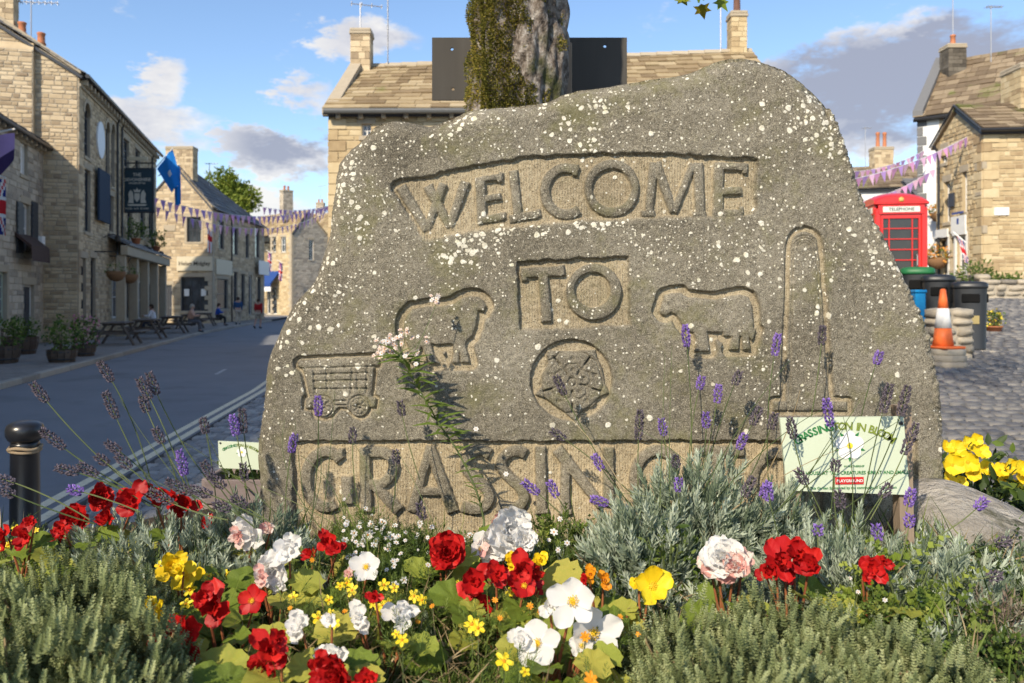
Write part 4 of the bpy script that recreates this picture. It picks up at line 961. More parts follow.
b = MB(); a = DF.rect(265, 287, 280, 291.5); DF.slab(b, a[0], a[1], a[2], a[3], 1.05, 1.08); b.build('awning_valance', m_wood_w, fh)
HF = Face((-27.2, 99), (-20.6, 96))
hh = thing('upper_street_house', 'distant stone house with brown slate roof behind the steep gable at the street end', 'building', (-24, 98, 0), 0)
o1 = [HF.rect(312,235,317,250), HF.rect(300,238,305,250), HF.rect(288,240,292,252)]
house(HF, 8, 9.6, 12.6, hh, m_st_gold, m_mortg, o1, z0=0, n_sl=9, seed=31)
for o in o1: sash(HF, o, hh, m_wood_w, cols=2, rows=2)
chimney(HF.P(1.2, 12, -4), 1.0, .8, 2.0, hh, m_st_grey, 2); aerial(HF.P(1.2, 14, -4), 2.2, hh)
LT = Face((-33, 90), (-25, 92))
lt = thing('side_street_house', 'low stone house with mossy slate roof seen between the corner shop and the gabled house', 'building', (-28, 91, 0), 0)
house(LT, 8, 8.3, 11.2, lt, m_st_gold, m_mortg, [], z0=0, n_sl=9, seed=33)

# ---- long house behind the stone
MH = Face((-5.05, 22.0), (7.6, 21.9))
mh = thing('long_stone_house', 'long golden stone house with brown slate roof standing behind the welcome stone', 'building', (0, 25, 0), 0)
o1 = [MH.rect(362,124,371,136)]+[MH.rect(p-13, 190, p+13, 232) for p in (420, 480, 560, 640, 700)]+[MH.rect(p-14, 280, p+14, 330) for p in (380, 560, 660)]
e0, e1, r0, r1, ML, MR = house(MH, 8.0, 6.85, 9.15, mh, m_st_gold, m_mortg, o1, z0=-.02, n_sl=13, seed=41, course=(.13, .24), ridge_rise=.5, lens=(.3, .75), swd=(.35, .75))
for o in o1: sash(MH, o, mh, m_wood_w, cols=2, rows=2)
gutter(MH.P(-.05, 6.72, .33), MH.P(MH.L+.1, 6.72, .33), mh, .075, flat('grey_gutter', (.12, .125, .125), .5)); corbels(MH, 6.72, mh, m_dress, .62, .2, .17, .12)
chimney(MH.P(.18, 8.75, -3.8), .62, .6, 1.5, mh, m_st_pub, 0, seed=4)
for (u, z, w, h, kw) in ((.15, 9.9, -3.7, 1.25, dict(arm=1.0, n=4, rz=.3)), (1.0, 9.0, -3.9, 4.2, dict(arm=.9, n=8)), (1.0, 9.0, -3.9, 2.9, dict(arm=1.1, n=9, rz=.05))): aerial(MH.P(u, z, w), h, mh, **kw)
chimney(MR.P(4.0, 9.1, -.35), .5, .55, 1.75, mh, m_st_gold, 1, poth=.95, potm=mk('dark_clay', [(.10, .05, .035), (.17, .085, .06)], .8, vamp=0), seed=2)
aerial(MH.P(MH.L-.9, 9.2, -3.9), 3.2, mh, n=5, arm=.6)
b = MB(); b.prism([ML.P(ML.L+.15, 6.65, .14), ML.P(4, 9.28, .14), ML.P(4, 9.46, .14), ML.P(ML.L+.15, 6.85, .14)], (0,0,0), ML.n*-.35); b.build('verge_coping', m_dress, mh, fix=True)

# ---- golden house on the square
GG, GF = Face((15.3, 28.8), (15.3, 26.0)), Face((15.3, 26.0), (21.0, 25.3))
gz = 2.2
gh_ = thing('golden_stone_house', 'sunlit golden stone house with low gable and small shop front on the square', 'building', (17, 27, gz), 0)
R_ = GG.rect
o1 = [R_(957.5,122,964.5,146), R_(941,150,947,163), R_(945,182,950,222), R_(962.5,172,967,212), R_(978,170,981.2,192), R_(937,238,949,277), R_(957,235,967,272), R_(977.5,234,981.5,264), R_(951,238,955,270)]
stone_wall(GG, gz, 7.25, [o for o in o1 if o[3] < 7.2], gh_, m_st_gold, m_mortg, gable=(1.4, 8.12), seed=51, course=(.11, .18), lens=(.15, .4), quoins=(True, True), m_q=m_st_gold)
for i, o in enumerate(o1):
    if o[3] < 7.2: (door(GG, o, gh_, m_wood_w) if i == 7 else sash(GG, o, gh_, m_wood_w, m_glass2 if i > 4 else None, cols=2, rows=3 if i > 1 else 2, jamb=i in (5, 6)))
o2 = [(1.9, 3.6, 2.9, 5.2), (4.0, 3.4, 5.0, 4.9), (1.9, 5.6, 2.9, 6.8)]
stone_wall(GF, gz, 7.2, o2, gh_, m_st_gold, m_mortg, seed=52, course=(.11, .19), lens=(.18, .5), m_q=m_st_gold)
for o in o2: sash(GF, o, gh_, m_wood_w, cols=2, rows=2)
apx = GG.P(1.4, 8.27, .12); e_n = GG.P(GG.L+.2, 7.12, .12); e_f = GG.P(-.2, 7.12, .12); bkv = GF.d*6
slates(e_n, e_n+bkv, apx, apx+bkv, gh_, m_slateb, 8, seed=15, sw=(.35, .7)); b = MB(); b.prism([e_f, apx, apx+bkv, e_f+bkv], (0,0,0), (0,0,-.1)); b.build('rear_roof', m_slateb, gh_, fix=True)
gutter(e_n-Z*.04-GF.d*.1+GF.n*.05, e_n+bkv-Z*.04+GF.n*.05, gh_, .06); b = MB(); b.tube([e_f+GG.n*.05, apx+GG.n*.05, e_n+GG.n*.05], .035, 6); b.build('verge_board', m_wood_d, gh_)
chimney(apx+GF.d*2.2-Z*.3, .9, 1.1, 1.5, gh_, m_st_gold, 0, seed=7)
for k in (5, 6):
    a = o1[k]; b = MB(); w_ = .09
    GG.slab(b, a[0]-w_, a[1]-.1, a[0], a[3]+.1, .0, .06); GG.slab(b, a[2], a[1]-.1, a[2]+w_, a[3]+.1, .0, .06); GG.slab(b, a[0]-w_, a[3], a[2]+w_, a[3]+.3, .06, .12); GG.slab(b, a[0]-w_, a[1]-.35, a[2]+w_, a[1], .0, .05); b.build('shop_front', m_wood_w, gh_)
a = GG.rect(953.5, 216, 968, 233); b = MB(); GG.slab(b, a[0], a[1], a[2], a[3], .04, .1, .01); sg = b.build('shop_sign', m_wood_w, gh_)
b = MB(); GG.slab(b, a[0]+.5, a[1]+.3, a[2]-.5, a[1]+.5, .102, .106); GG.slab(b, a[0]+.8, a[1]+.65, a[2]-.8, a[1]+.72, .102, .106); b.build('sign_print', flat('blue_ink', (.05, .09, .3), .6), sg)
a = GG.rect(950.5, 193, 956, 207); b = MB(); GG.slab(b, a[0], a[1], a[2], a[3], .03, .08, .01); b.build('wall_notice', m_wood_d, gh_)
a = GF.rect(993.5, 207.5, 1008.5, 215.5); b = MB(); GF.slab(b, a[0], a[1], a[2], a[3], .02, .06, .008); b.build('street_name_plate', m_wood_w, gh_)
pipe(GG, .25, gz, 7.1, gh_)

# ---- white rendered house behind it
WF = Face((17.25, 34.0), (21.1, 30.8))
wh = thing('white_rendered_house', 'white rendered house with grey quoins, mossy slate roof and dark chimney', 'building', (20, 36, 3), 0)
o1 = [WF.rect(943.5,117,954,133), WF.rect(925,150,933,175), WF.rect(922,205,932,235)]
b = MB(); fcs = [0.0, WF.L]
us = sorted(set([0, WF.L]+[o[i] for o in o1 for i in (0, 2)])); zs = sorted(set([2.9, 9.45]+[o[i] for o in o1 for i in (1, 3)]))
o1 = o1[:1]
for a, c in zip(us, us[1:]):
    for e, f in zip(zs, zs[1:]):
        if not any(o[0] < (a+c)/2 < o[2] and o[1] < (e+f)/2 < o[3] for o in o1): WF.quad(b, a, e, c, f, 0)
wl = Face(WF.p0-WF.n*8, WF.p0); b.add([wl.P(0, 2.9), wl.P(wl.L, 2.9), wl.P(wl.L, 9.45), wl.P(wl.L/2, 12.6), wl.P(0, 9.45)], [(0,1,2,3,4)])
b.build('wall', m_render, wh)
sash(WF, o1[0], wh, m_lead, cols=2, rows=2, jamb=True)
for i in range(16):
    b = MB(); w = .34 if i % 2 else .2; WF.slab(b, -.03, 2.95+i*.4, w, 2.95+i*.4+.37, -.03, .03, .01); b.build('quoin', m_lead, wh)
slates(WF.P(-.15, 9.3, .25), WF.P(WF.L+.15, 9.3, .25), WF.P(.0, 12.6, -4), WF.P(WF.L, 12.6, -4), wh, m_slateb, 12, seed=71)
b = MB(); b.prism([wl.P(wl.L+.25, 9.35, .15), wl.P(wl.L/2, 12.6, .15), wl.P(wl.L/2, 12.85, .15), wl.P(wl.L+.25, 9.6, .15)], (0,0,0), wl.n*-.4); b.build('verge_coping', m_lead, wh, fix=True)
gutter(WF.P(-.1, 9.22, .28), WF.P(WF.L, 9.22, .28), wh, .07)
chimney(WF.P(.75, 11.2, -3.0), .8, .75, 1.75, wh, mk('sooty_stone', [(.06, .052, .042), (.11, .095, .075), (.17, .15, .12)], .95, vamp=.8, bump=.4), 1, poth=.5, seed=9)
aerial(WF.P(.75, 13.2, -3.0), 2.6, wh, n=4, arm=1.1, cross=True); aerial(WF.P(2.2, 11.6, -3.2), 2.9, wh, n=6, arm=.7)
# ---- lower terrace at the back of the square
TF = Face((17.6, 47.0), (24.5, 45.0))
tr = thing('back_square_terrace', 'whitewashed terrace with brown slate roof and twin terracotta pots behind the red phone box', 'building', (21, 48, 4), 0)
stone_wall(TF, 4.0, 8.1, [], tr, m_render, m_render, seed=80, proud=.012, quoins=(False, False))
slates(TF.P(-.1, 8.0, .25), TF.P(TF.L, 8.0, .25), TF.P(-.1, 9.9, -4), TF.P(TF.L, 9.9, -4), tr, m_slateb, 9, seed=81)
TL = Face((18.8, 55), (17.6, 47)); b = MB(); b.add([TL.P(0, 4), TL.P(TL.L, 4), TL.P(TL.L, 8.1), TL.P(4.1, 9.85), TL.P(0, 8.1)], [(0,1,2,3,4)]); b.build('end_wall', m_render, tr)
chimney(TF.P(4.3, 9.0, -3.6), 1.15, .8, 1.95, tr, m_st_pub, 2, poth=.95, seed=4); aerial(TF.P(3.4, 9.4, -3.6), 2.9, tr, n=4, arm=.5); aerial(TF.P(6.4, 9.0, -3.6), 1.3, tr, n=4, arm=.4)
TB = Face((21.4, 42.0), (24.5, 41.4))
lean = thing('slate_outbuilding', 'low outbuilding with dark slate roof against the white rendered house', 'building', (22, 43, 3.8), 0)
stone_wall(TB, 3.7, 6.9, [], lean, m_render, m_render, seed=82, proud=.012, quoins=(False, False)); slates(TB.P(-.1, 6.85, .2), TB.P(TB.L, 6.85, .2), TB.P(-.1, 8.4, -3), TB.P(TB.L, 8.4, -3), lean, m_slated, 8, seed=83)

# ---- unseen houses added behind the viewer's left shoulder, sized to shade the road
for i, (a, c, ev, rd) in enumerate((((-9.0, -14), (-10.2, 1.5), 9.6, 12.2), ((-10.2, 1.6), (-12.4, 15.6), 8.6, 11.2))):
    f = Face(a, c); h = thing('road_shade_house', ('tall' if i == 0 else 'lower')+' grey stone house out of view, added along the road to shade it', 'building', ((a[0]+c[0])/2-3, (a[1]+c[1])/2, .1), 0)
    oo = [(u, z, u+1.0, z+1.5) for u in (1.2, 4.2, 7.2, 10.2) for z in (1.1, 4.6)]
    house(f, 7.5, ev, rd, h, m_st_grey, m_mort, oo, m_slated, z0=.1, n_sl=8, seed=90+i, course=(.25, .35), lens=(.4, .9), swd=(.5, .9))
    for o in oo: sash(f, o, h, m_wood_w, cols=1, rows=2)
# ------------------------------------------------------------------ street furniture and small things
m_black = flat('black_gloss_paint', (.016, .016, .018), .3, spec=.6)
m_rope = flat('frayed_rope', (.36, .27, .17), .9)
p = at(25, 420, 4.8)
t = thing('bollard', 'black cast iron bollard with rounded cap and rope round its neck beside the road', 'bollard', (p.x, 4.8, 0))
b = MB(); b.lathe([(.13,0),(.13,.10),(.10,.14),(.083,.17),(.078,.70),(.080,.735),(.076,.75)], (p.x, 4.8, 0), 24); b.build('post', m_black, t, True)
b = MB(); b.lathe([(.076,.75),(.094,.768),(.104,.79),(.105,.825),(.096,.852),(.07,.868),(.03,.876),(0,.878)], (p.x, 4.8, 0), 24); b.build('cap', m_black, t, True)
b = MB(); b.tube([(p.x+.086*math.cos(a), 4.8+.086*math.sin(a), .715+.008*math.sin(3*a)) for a in np.linspace(0, 6.2, 22)], .011, 6); b.tube([(p.x+.084*math.cos(a), 4.8+.084*math.sin(a), .697+.005*math.sin(2*a)) for a in np.linspace(0, 6.2, 22)], .009, 6); b.build('rope', m_rope, t, True)

# ---- "in bloom" boards
m_board = mk('pale_green_board', [(.49, .56, .42), (.56, .62, .49)], .45, nscale=2, vamp=0, amp=.5)
m_green = flat('dark_green_ink', (.03, .20, .06), .6); m_olive = flat('olive_green_ink', (.20, .26, .04), .6); m_red_ink = flat('red_ink', (.60, .03, .03), .5); m_white_ink = flat('white_ink', (.85, .85, .83), .5); m_yel_ink = flat('yellow_ink', (.85, .68, .05), .5)
m_post = mk('weathered_post', [(.16, .12, .085), (.26, .20, .145), (.34, .27, .20)], .9, nscale=18, vamp=.2, bump=.4, bscale=60, stretch=(1, 1, .12))
def bloom_sign(label, TL, TR, BR, BL, posts, ground, small=False, loc=None):
    TL, TR, BR, BL = map(Vector, (TL, TR, BR, BL)); x = (TR-TL).normalized(); n = (TR-TL).cross(TL-BL).normalized(); n = n if n.y < 0 else -n; up = n.cross(x); W_, H_ = (TR-TL).length, (TL-BL).length
    C = (TL+TR+BR+BL)/4
    root = thing('garden_sign', label, 'sign', (C.x, C.y+.02, ground))
    b = MB(); b.prism([TL, TR, BR, BL], n*0, n*-.012); bd = b.build('board', m_board, root, fix=True)
    q = lambda u, v, e=.002: C+x*(u*W_)+up*(v*H_)+n*e
    s = 'GRASSINGTON IN BLOOM'; k = len(s); wid = [dict(I=.45, M=1.35, W=1.3, N=1.08, O=1.08, G=1.08).get(ch, .9) if ch != ' ' else .6 for ch in s]; tot = sum(wid); acc = 0
    Rr = W_*.50
    for ch, w in zip(s, wid):
        tt = (acc+w/2)/tot; acc += w
        if ch == ' ': continue
        a = R(148-tt*116); o = C+up*(-.055*H_)+x*(Rr*.93*math.cos(a))+up*(Rr*.53*math.sin(a))+n*.0025
        tx = Vector(x*math.sin(a)*.93-up*math.cos(a)*.62).normalized()
        put_text(ch, W_*.088, o, tx, n, m_olive if tt > .42 else m_green, bd)
    cx, cz = (.035, .13)
    b = MB()
    for i in range(5):
        a = R(90+72*i); c = q(cx, cz)+x*(math.cos(a)*.062*W_)+up*(math.sin(a)*.062*W_)
        b.add([c]+[c+x*(.056*W_*math.cos(g))+up*(.056*W_*math.sin(g))+n*.0003*i for g in np.linspace(0, 2*math.pi, 16, endpoint=False)], [(0, j+1, (j+1) % 16+1) for j in range(16)])
    b.build('rose_petals', m_white_ink, bd, kind='stuff')
    b = MB(); c = q(cx, cz, .0045); b.add([c]+[c+x*(.024*W_*math.cos(g))+up*(.024*W_*math.sin(g)) for g in np.linspace(0, 2*math.pi, 14, endpoint=False)], [(0, j+1, (j+1) % 14+1) for j in range(14)]); b.build('rose_centre', m_yel_ink, bd)
    b = MB()
    for i in range(5):
        a = R(54+72*i); d = x*math.cos(a)+up*math.sin(a); e = x*-math.sin(a)+up*math.cos(a); c = q(cx, cz, .002)
        b.add([c+d*.092*W_+e*.016*W_, c+d*.092*W_-e*.016*W_, c+d*.135*W_], [(0, 1, 2)])
    b.build('rose_sepals', m_green, bd, kind='stuff')
    if not small:
        put_text('IN PARTNERSHIP', W_*.022, q(.07, -.155), x, n, m_green, bd, 'small_print')
        put_text('THE HOUSE AT "ALL CREATURES GREAT AND SMALL"', W_*.0385, q(.06, -.245), x, n, m_green, bd, 'small_print')
        a, c, e, f = q(-.085, -.40, .0025), q(.145, -.40, .0025), q(.145, -.30, .0025), q(-.085, -.30, .0025)
        b = MB(); b.add([a, c, e, f], [(0, 1, 2, 3)]); b.build('red_label', m_red_ink, bd)
        put_text('PLAYGROUND', W_*.032, q(.03, -.352, .005), x, n, m_white_ink, bd, 'label_print')
        put_text('This Garden Sponsored by the community of Grassington', W_*.030, q(.06, -.45), x, n, m_green, bd, 'small_print')
    for u, v in ((-.465, .43), (.455, .43), (-.43, -.42)):
        b = MB(); b.lathe([(0, -.001), (.006, 0), (.006, .003), (0, .005)], (0, 0, 0), 8); b.v = [tuple(q(u, v, 0)+x*vx+up*vy+n*vz) for vx, vy, vz in b.v]; b.build('screw', m_iron, bd)
    for (top, bot, wd) in posts:
        top, bot = Vector(top), Vector(bot); b = MB(); d = (top-bot).normalized(); s_ = x*wd/2; y_ = Vector((0, 1, 0))*.022
        b.prism([bot-s_, bot+s_, top+s_, top-s_], y_*-1, y_); b.build('post', m_post, root, fix=True)
    return root
Yb = 2.42
pst = lambda px0, py0, px1, py1, w: (at(px0, py0, Yb+.036), at(px1, py1, Yb+.036), w*Yb/F)
bloom_sign('pale green GRASSINGTON IN BLOOM sign on two wooden posts among lavender', at(780,418,Yb), at(903.5,416.5,Yb), at(910,495,Yb), at(787,490.5,Yb), [pst(790,424,796,640,12), pst(901,405,906,640,14)], .62)
t2 = thing('planter_trough', 'weathered wooden planter trough on the cobbles left of the welcome stone', 'planter', (-1.55, 4.75, 0))
m_trough = mk('brown_trough_board', [(.14, .11, .105), (.21, .17, .16), (.27, .22, .20)], .9, nscale=12, vamp=.6, bump=.4, bscale=50, stretch=(.15, 1, 1))
for k in range(4):
    for yy in (4.55, 4.95): b = MB(); b.cur = random.random(); b.cbox((-1.47, yy, .075+k*.145), (.55, .03, .138), .006); b.build('side_board', m_trough, t2)
    for xx in (-1.76, -1.18): b = MB(); b.cur = random.random(); b.cbox((xx, 4.75, .075+k*.145), (.03, .36, .138), .006); b.build('end_board', m_trough, t2)
b = MB(); b.cbox((-1.47, 4.75, .50), (.54, .36, .04), .01); b.build('compost', flat('dark_compost', (.04, .03, .022), .95), t2)
bloom_sign('small pale green bloom sign with white rose fixed to the wooden trough', at(218,441,4.53), at(262,443,4.53), at(262,470,4.53), at(219,468,4.53), [], .5, small=True)

# ---- phone box
m_red = mk('pillar_box_red', [(.52, .016, .014), (.66, .028, .022)], .35, nscale=3, vamp=0, amp=.5, spec=.5, coat=.3)
kx0, ky0 = 7.2, 15.1; kz = gh(kx0, ky0)
kr = R(-9)
ph = thing('phone_box', 'red telephone kiosk with domed roof and small paned windows on the square', 'phone box', (kx0, ky0, kz), kr)
def kbox(mb, c, s, bv=.006): mb.cbox(c, s, bv)
b = MB(); kbox(b, (0,0,.06), (.94,.94,.12), .02)
for sx in (-1, 1):
    for sy in (-1, 1): kbox(b, (sx*.40, sy*.40, 1.12), (.11, .11, 2.0), .015)
b.build('frame', m_red, ph, world=False)
for name, rot in (('door', 0), ('side_panel', 1), ('back_panel', 2), ('side_panel', 3)):
    Mz = Matrix.Rotation(rot*math.pi/2, 3, 'Z'); b = MB()
    f = lambda c, s: b.cbox(Mz @ Vector(c), s if rot % 2 == 0 else (s[1], s[0], s[2]), .005)
    f((0, -.415, .26), (.69, .04, .28)); f((0, -.415, 1.98), (.69, .04, .09))
    f((-.325, -.415, 1.17), (.04, .04, 1.54)); f((.325, -.415, 1.17), (.04, .04, 1.54))
    for u in (-.20, .20): f((u, -.415, 1.17), (.022, .03, 1.53))
    for k in range(1, 8): f((0, -.416, .40+k*.193), (.61, .026, .022))
    d = b.build(name, m_red, ph, world=False)
    pn = MB(); c = Mz @ Vector((0, -.405, 1.17)); sz = (.63, .006, 1.54); pn.box(c, sz if rot % 2 == 0 else (sz[1], sz[0], sz[2])); pn.build('pane', mk('kiosk_glass', [(.02, .02, .022), (.05, .05, .05)], .12, spec=.5, vamp=0, trans=0), d, world=False)
    b = MB(); f((0, -.44, 2.10), (.80, .05, .17)); tr_ = b.build('fascia', m_red, ph, world=False)
    b = MB(); f((0, -.468, 2.10), (.64, .012, .105)); op = b.build('sign_glass', flat('opal_glass', (.72, .76, .68), .3), tr_, world=False)
    if rot in (0, 3):
        nn = Mz @ Vector((0, -1, 0)); xx = Mz @ Vector((1, 0, 0)); put_text('TELEPHONE', .082, Mz @ Vector((0, -.476, 2.10)), xx, nn, m_black, op).matrix_parent_inverse = Matrix()
b = MB(); b.box((.1, .1, 1.25), (.3, .25, .6)); b.build('telephone', flat('phone_grey', (.10, .10, .11), .4), ph, world=False)
b = MB(); kbox(b, (0,0,2.215), (.96,.96,.05), .015)
n_ = 12                                                     # segmental pediments rising into a shallow dome
gv = [[(-.46+.92*i/n_, -.46+.92*j/n_, 2.24+.17*max(0, 1-((i-n_/2)/(n_/2))**2)**.8*.62+.17*max(0, 1-((j-n_/2)/(n_/2))**2)**.8*.62) for i in range(n_+1)] for j in range(n_+1)]
b.add([v for r in gv for v in r], [(j*(n_+1)+i, j*(n_+1)+i+1, (j+1)*(n_+1)+i+1, (j+1)*(n_+1)+i) for j in range(n_) for i in range(n_)])
sk = []
for k in range(4):
    Mz = Matrix.Rotation(k*math.pi/2, 3, 'Z'); pts = [Mz @ Vector((-.46+.92*i/n_, -.46, 2.24+.105*max(0, 1-((i-n_/2)/(n_/2))**2)**.8)) for i in range(n_+1)]
    b.add(pts+[Mz @ Vector((-.46+.92*i/n_, -.46, 2.2)) for i in range(n_+1)], [(i, i+1, n_+2+i, n_+1+i) for i in range(n_)])
rf = b.build('roof', m_red, ph, world=False)
b = MB(); m_gold = flat('gilt', (.60, .42, .12), .4)
b.lathe([(.0,-.03),(.045,-.03),(.04,-.01),(.05,.015),(.03,.04),(.008,.05),(0,.055)], (0,0,0), 10, sy=.35); b.v = [(x, -.466+y, z+2.275) for x, y, z in b.v]; b.build('crown', m_gold, rf, True, world=False)
b = MB(); b.tube([(.27, -.45, 1.05), (.27, -.48, 1.07), (.27, -.48, 1.25), (.27, -.45, 1.27)], .01, 6); b.build('handle', m_alu, ph, world=False)

# ---- litter bins
m_bin = flat('black_bin_plastic', (.022, .024, .027), .4, spec=.5); m_grn = flat('green_lid_plastic', (.02, .15, .05), .45); m_blu = flat('bright_blue_plastic', (.01, .22, .5), .45)
def litter_bin(px, Y, w, h, label, lid=None, base_py=None, group=None):
    x = (px-512)*Y/F; z = gh(x, Y); t = thing('litter_bin', label, 'bin', (x, Y, z), R(-24)); n = 20
    def ring(s, zz): return [(math.copysign(abs(math.cos(a))**.55, math.cos(a))*w/2*s, math.copysign(abs(math.sin(a))**.55, math.sin(a))*w/2*s, zz) for a in np.linspace(0, 2*math.pi, n, endpoint=False)]
    def stack(rs):
        mb = MB(); mb.add([v for r in rs for v in r], [(i*n+j, i*n+(j+1) % n, (i+1)*n+(j+1) % n, (i+1)*n+j) for i in range(len(rs)-1) for j in range(n)]+[tuple(range(n))[::-1], tuple(range((len(rs)-1)*n, len(rs)*n))]); return mb
    stack([ring(.94, 0), ring(.95, .03), ring(.93, .05), ring(1.0, h*.9), ring(1.0, h*.9+.005)]).build('body', m_bin, t, True, world=False)
    l = stack([ring(1.06, h*.9+.006), ring(1.07, h*.93), ring(1.03, h*.98), ring(.85, h), ring(.4, h*1.01)]).build('lid', lid or m_bin, t, True, world=False)
    for a in (-90, 0, 180):
        b = MB(); c = Vector((math.cos(R(a)), math.sin(R(a)), 0)); rzz = R(a+90); b.cbox(c*w*.495+Vector((0, 0, h*.76)), (w*.52, .03, h*.13), .02, rz=rzz); b.build('aperture', flat('bin_mouth', (.004, .004, .004), .9), t, world=False)
    b = MB(); b.cbox((0, 0, -.03), (w*1.35, w*1.3, .08), .01); b.build('base_slab', m_kerb, t, world=False)
    b = MB(); b.box((w*.1, -w*.503, h*.45), (w*.28, .006, h*.12)); b.build('bin_badge', flat('dull_gold_print', (.35, .28, .12), .6), t, world=False)
litter_bin(969, 12.0, .46, 1.02, 'black litter bin at the end of the row, nearest the yellow flower pot')
litter_bin(938, 12.6, .46, 1.08, 'black litter bin between the green lidded bin and the end bin')
litter_bin(917, 13.1, .50, 1.17, 'green lidded litter bin beside the phone box', lid=m_grn)
b = MB(); x = (917-512)*12.2/F; z_ = gh(x, 12.2)
b.cbox((x, 12.2, z_+.42), (.16, .25, .84), .02); t = thing('recycling_caddy', 'bright blue plastic caddy behind the stone pier under the green lid', 'bin', (x, 12.2, z_)); b.build('body', m_blu, t)
b = MB(); b.cbox((x, 12.2, z_+.86), (.18, .28, .05), .015); b.build('lid', m_blu, t)

# ---- dry stone pier, garden walls: stones laid one by one
m_rub = mk('rubble_stone', [(.17, .155, .13), (.28, .25, .205), (.40, .35, .27), (.50, .44, .34)], .92, nscale=6, amp=.5, vamp=.85, bump=.6, bscale=26, bdist=.02)
def rock_mesh(seed, sub=2, rough=.16):
    bm = bmesh.new(); bmesh.ops.create_icosphere(bm, subdivisions=sub, radius=.5); rg = random.Random(seed); ph_ = [rg.uniform(0, 6) for _ in range(6)]
    for v in bm.verts:
        c = v.co.copy()
        for a in range(3): c[a] = math.copysign(abs(c[a]*2)**.55, c[a])*.5
        k = 1+rough*(math.sin(c.x*5+ph_[0])*math.sin(c.y*6+ph_[1])+.6*math.sin(c.z*9+ph_[2]+c.x*4)+.3*math.sin(c.y*15+ph_[3])*math.sin(c.z*13+ph_[4]))
        v.co = c*k
    me = bpy.data.meshes.new('rock'); bm.to_mesh(me); bm.free(); a = me.attributes.new('var', 'FLOAT', 'POINT'); a.data.foreach_set('value', np.full(len(me.vertices), rg.random(), dtype=np.float32))
    me.polygons.foreach_set('use_smooth', [True]*len(me.polygons)); return me
ROCKS = [rock_mesh(s, 2, .10) for s in range(8)]
for r in ROCKS: r.materials.append(m_rub)
def dry_wall(root, p0, p1, z0, h, thick, course=.14, lens=(.2, .42), name='stone', seed=0, cope=False):
    rg = random.Random(seed); p0, p1 = Vector(p0), Vector(p1); d = (p1-p0); L = d.length; d.normalize(); rz = math.atan2(d.y, d.x); z = z0
    b = MB(); b.box((p0+p1)/2+Z*(z0+h/2), (L-.06, thick-.1, h-.06), rz); b.build('core', m_mort, root)
    while z < z0+h-.03:
        hh = rg.uniform(.8, 1.25)*course; u = 0
        while u < L-.03:
            w = min(rg.uniform(*lens), L-u)
            if L-u-w < .1: w = L-u
            o = bpy.data.objects.new(name, rg.choice(ROCKS)); COL.objects.link(o); o.parent = root; o.matrix_parent_inverse = ROOTM[root].inverted()
            c = p0+d*(u+w/2)+Z*(z+hh/2); o.location = c; o.scale = (w*1.02, thick*rg.uniform(.92, 1.05), hh*1.05); o.rotation_euler = (0, 0, rz+rg.choice((0, math.pi))); u += w
        z += hh
x0_, x1_ = (928-512)*11.2/F, (969-512)*11.2/F; zz = gh(x1_, 11.2)
pier = thing('stone_pier', 'low rubble stone pier in front of the black bins', 'wall', ((x0_+x1_)/2, 11.2, zz)); dry_wall(pier, (x0_, 11.2, 0), (x1_, 11.2, 0), zz-.03, .76, .36, .13, (.16, .34), seed=3)
gw = thing('garden_wall', 'low sunlit rubble garden wall in front of the golden stone house', 'wall', (13, 19.6, 1.6)); dry_wall(gw, (11.55, 19.7, 0), (15.2, 19.2, 0), 1.55, .46, .35, .13, (.2, .45), seed=5)
gw2 = thing('garden_wall', 'short rubble wall running back from the low garden wall to the golden house', 'wall', (11.8, 22, 1.8)); dry_wall(gw2, (11.7, 19.8, 0), (12.9, 25.0, 0), 1.75, .42, .3, .14, (.25, .5), seed=6)

# ---- traffic cone on stacked rings
x = (943-512)*10.6/F; zg = gh(x, 10.6); m_or = mk('cone_orange', [(.72, .13, .03), (.85, .19, .05)], .5, nscale=7, vamp=0); m_cw = flat('cone_white', (.80, .79, .75), .5)
cs = thing('stone_plinth', 'worn stacked round stone base under the traffic cone', 'plinth', (x+.05, 10.6, zg))
for k, (r, h0) in enumerate(((.25, 0), (.235, .085), (.225, .165))):
    b = MB(); b.cur = .3+.2*k; b.lathe([(r-.02, h0-.02), (r, h0+.012), (r, h0+.065), (r-.02, h0+.08), (0, h0+.08)], (x+.05, 10.6, zg), 16); b.build('ring', m_rub, cs, True)
cz = zg+.25
cn = thing('traffic_cone', 'orange and white traffic cone standing on the stacked stone base', 'traffic cone', (x, 10.6, cz))
b = MB(); b.cbox((x+.02, 10.6, cz+.015), (.36, .36, .035), .012, rz=.3); b.build('base', m_or, cn)
prof = lambda t: (.135-.10*t)
for (a, c, m, nm) in ((.033, .27, m_or, 'cone_shell'), (.27, .53, m_cw, 'reflective_sleeve'), (.53, .78, m_or, 'cone_tip')):
    e = .004 if m is m_cw else 0
    b = MB(); b.lathe([(prof(a/.78)+e, a), (prof((a+c)/2/.78)+e, (a+c)/2), (prof(c/.78)+e, c)]+([(.02, .79), (0, .79)] if nm == 'cone_tip' else []), (x, 10.6, cz), 20); b.build(nm, m, cn, True)

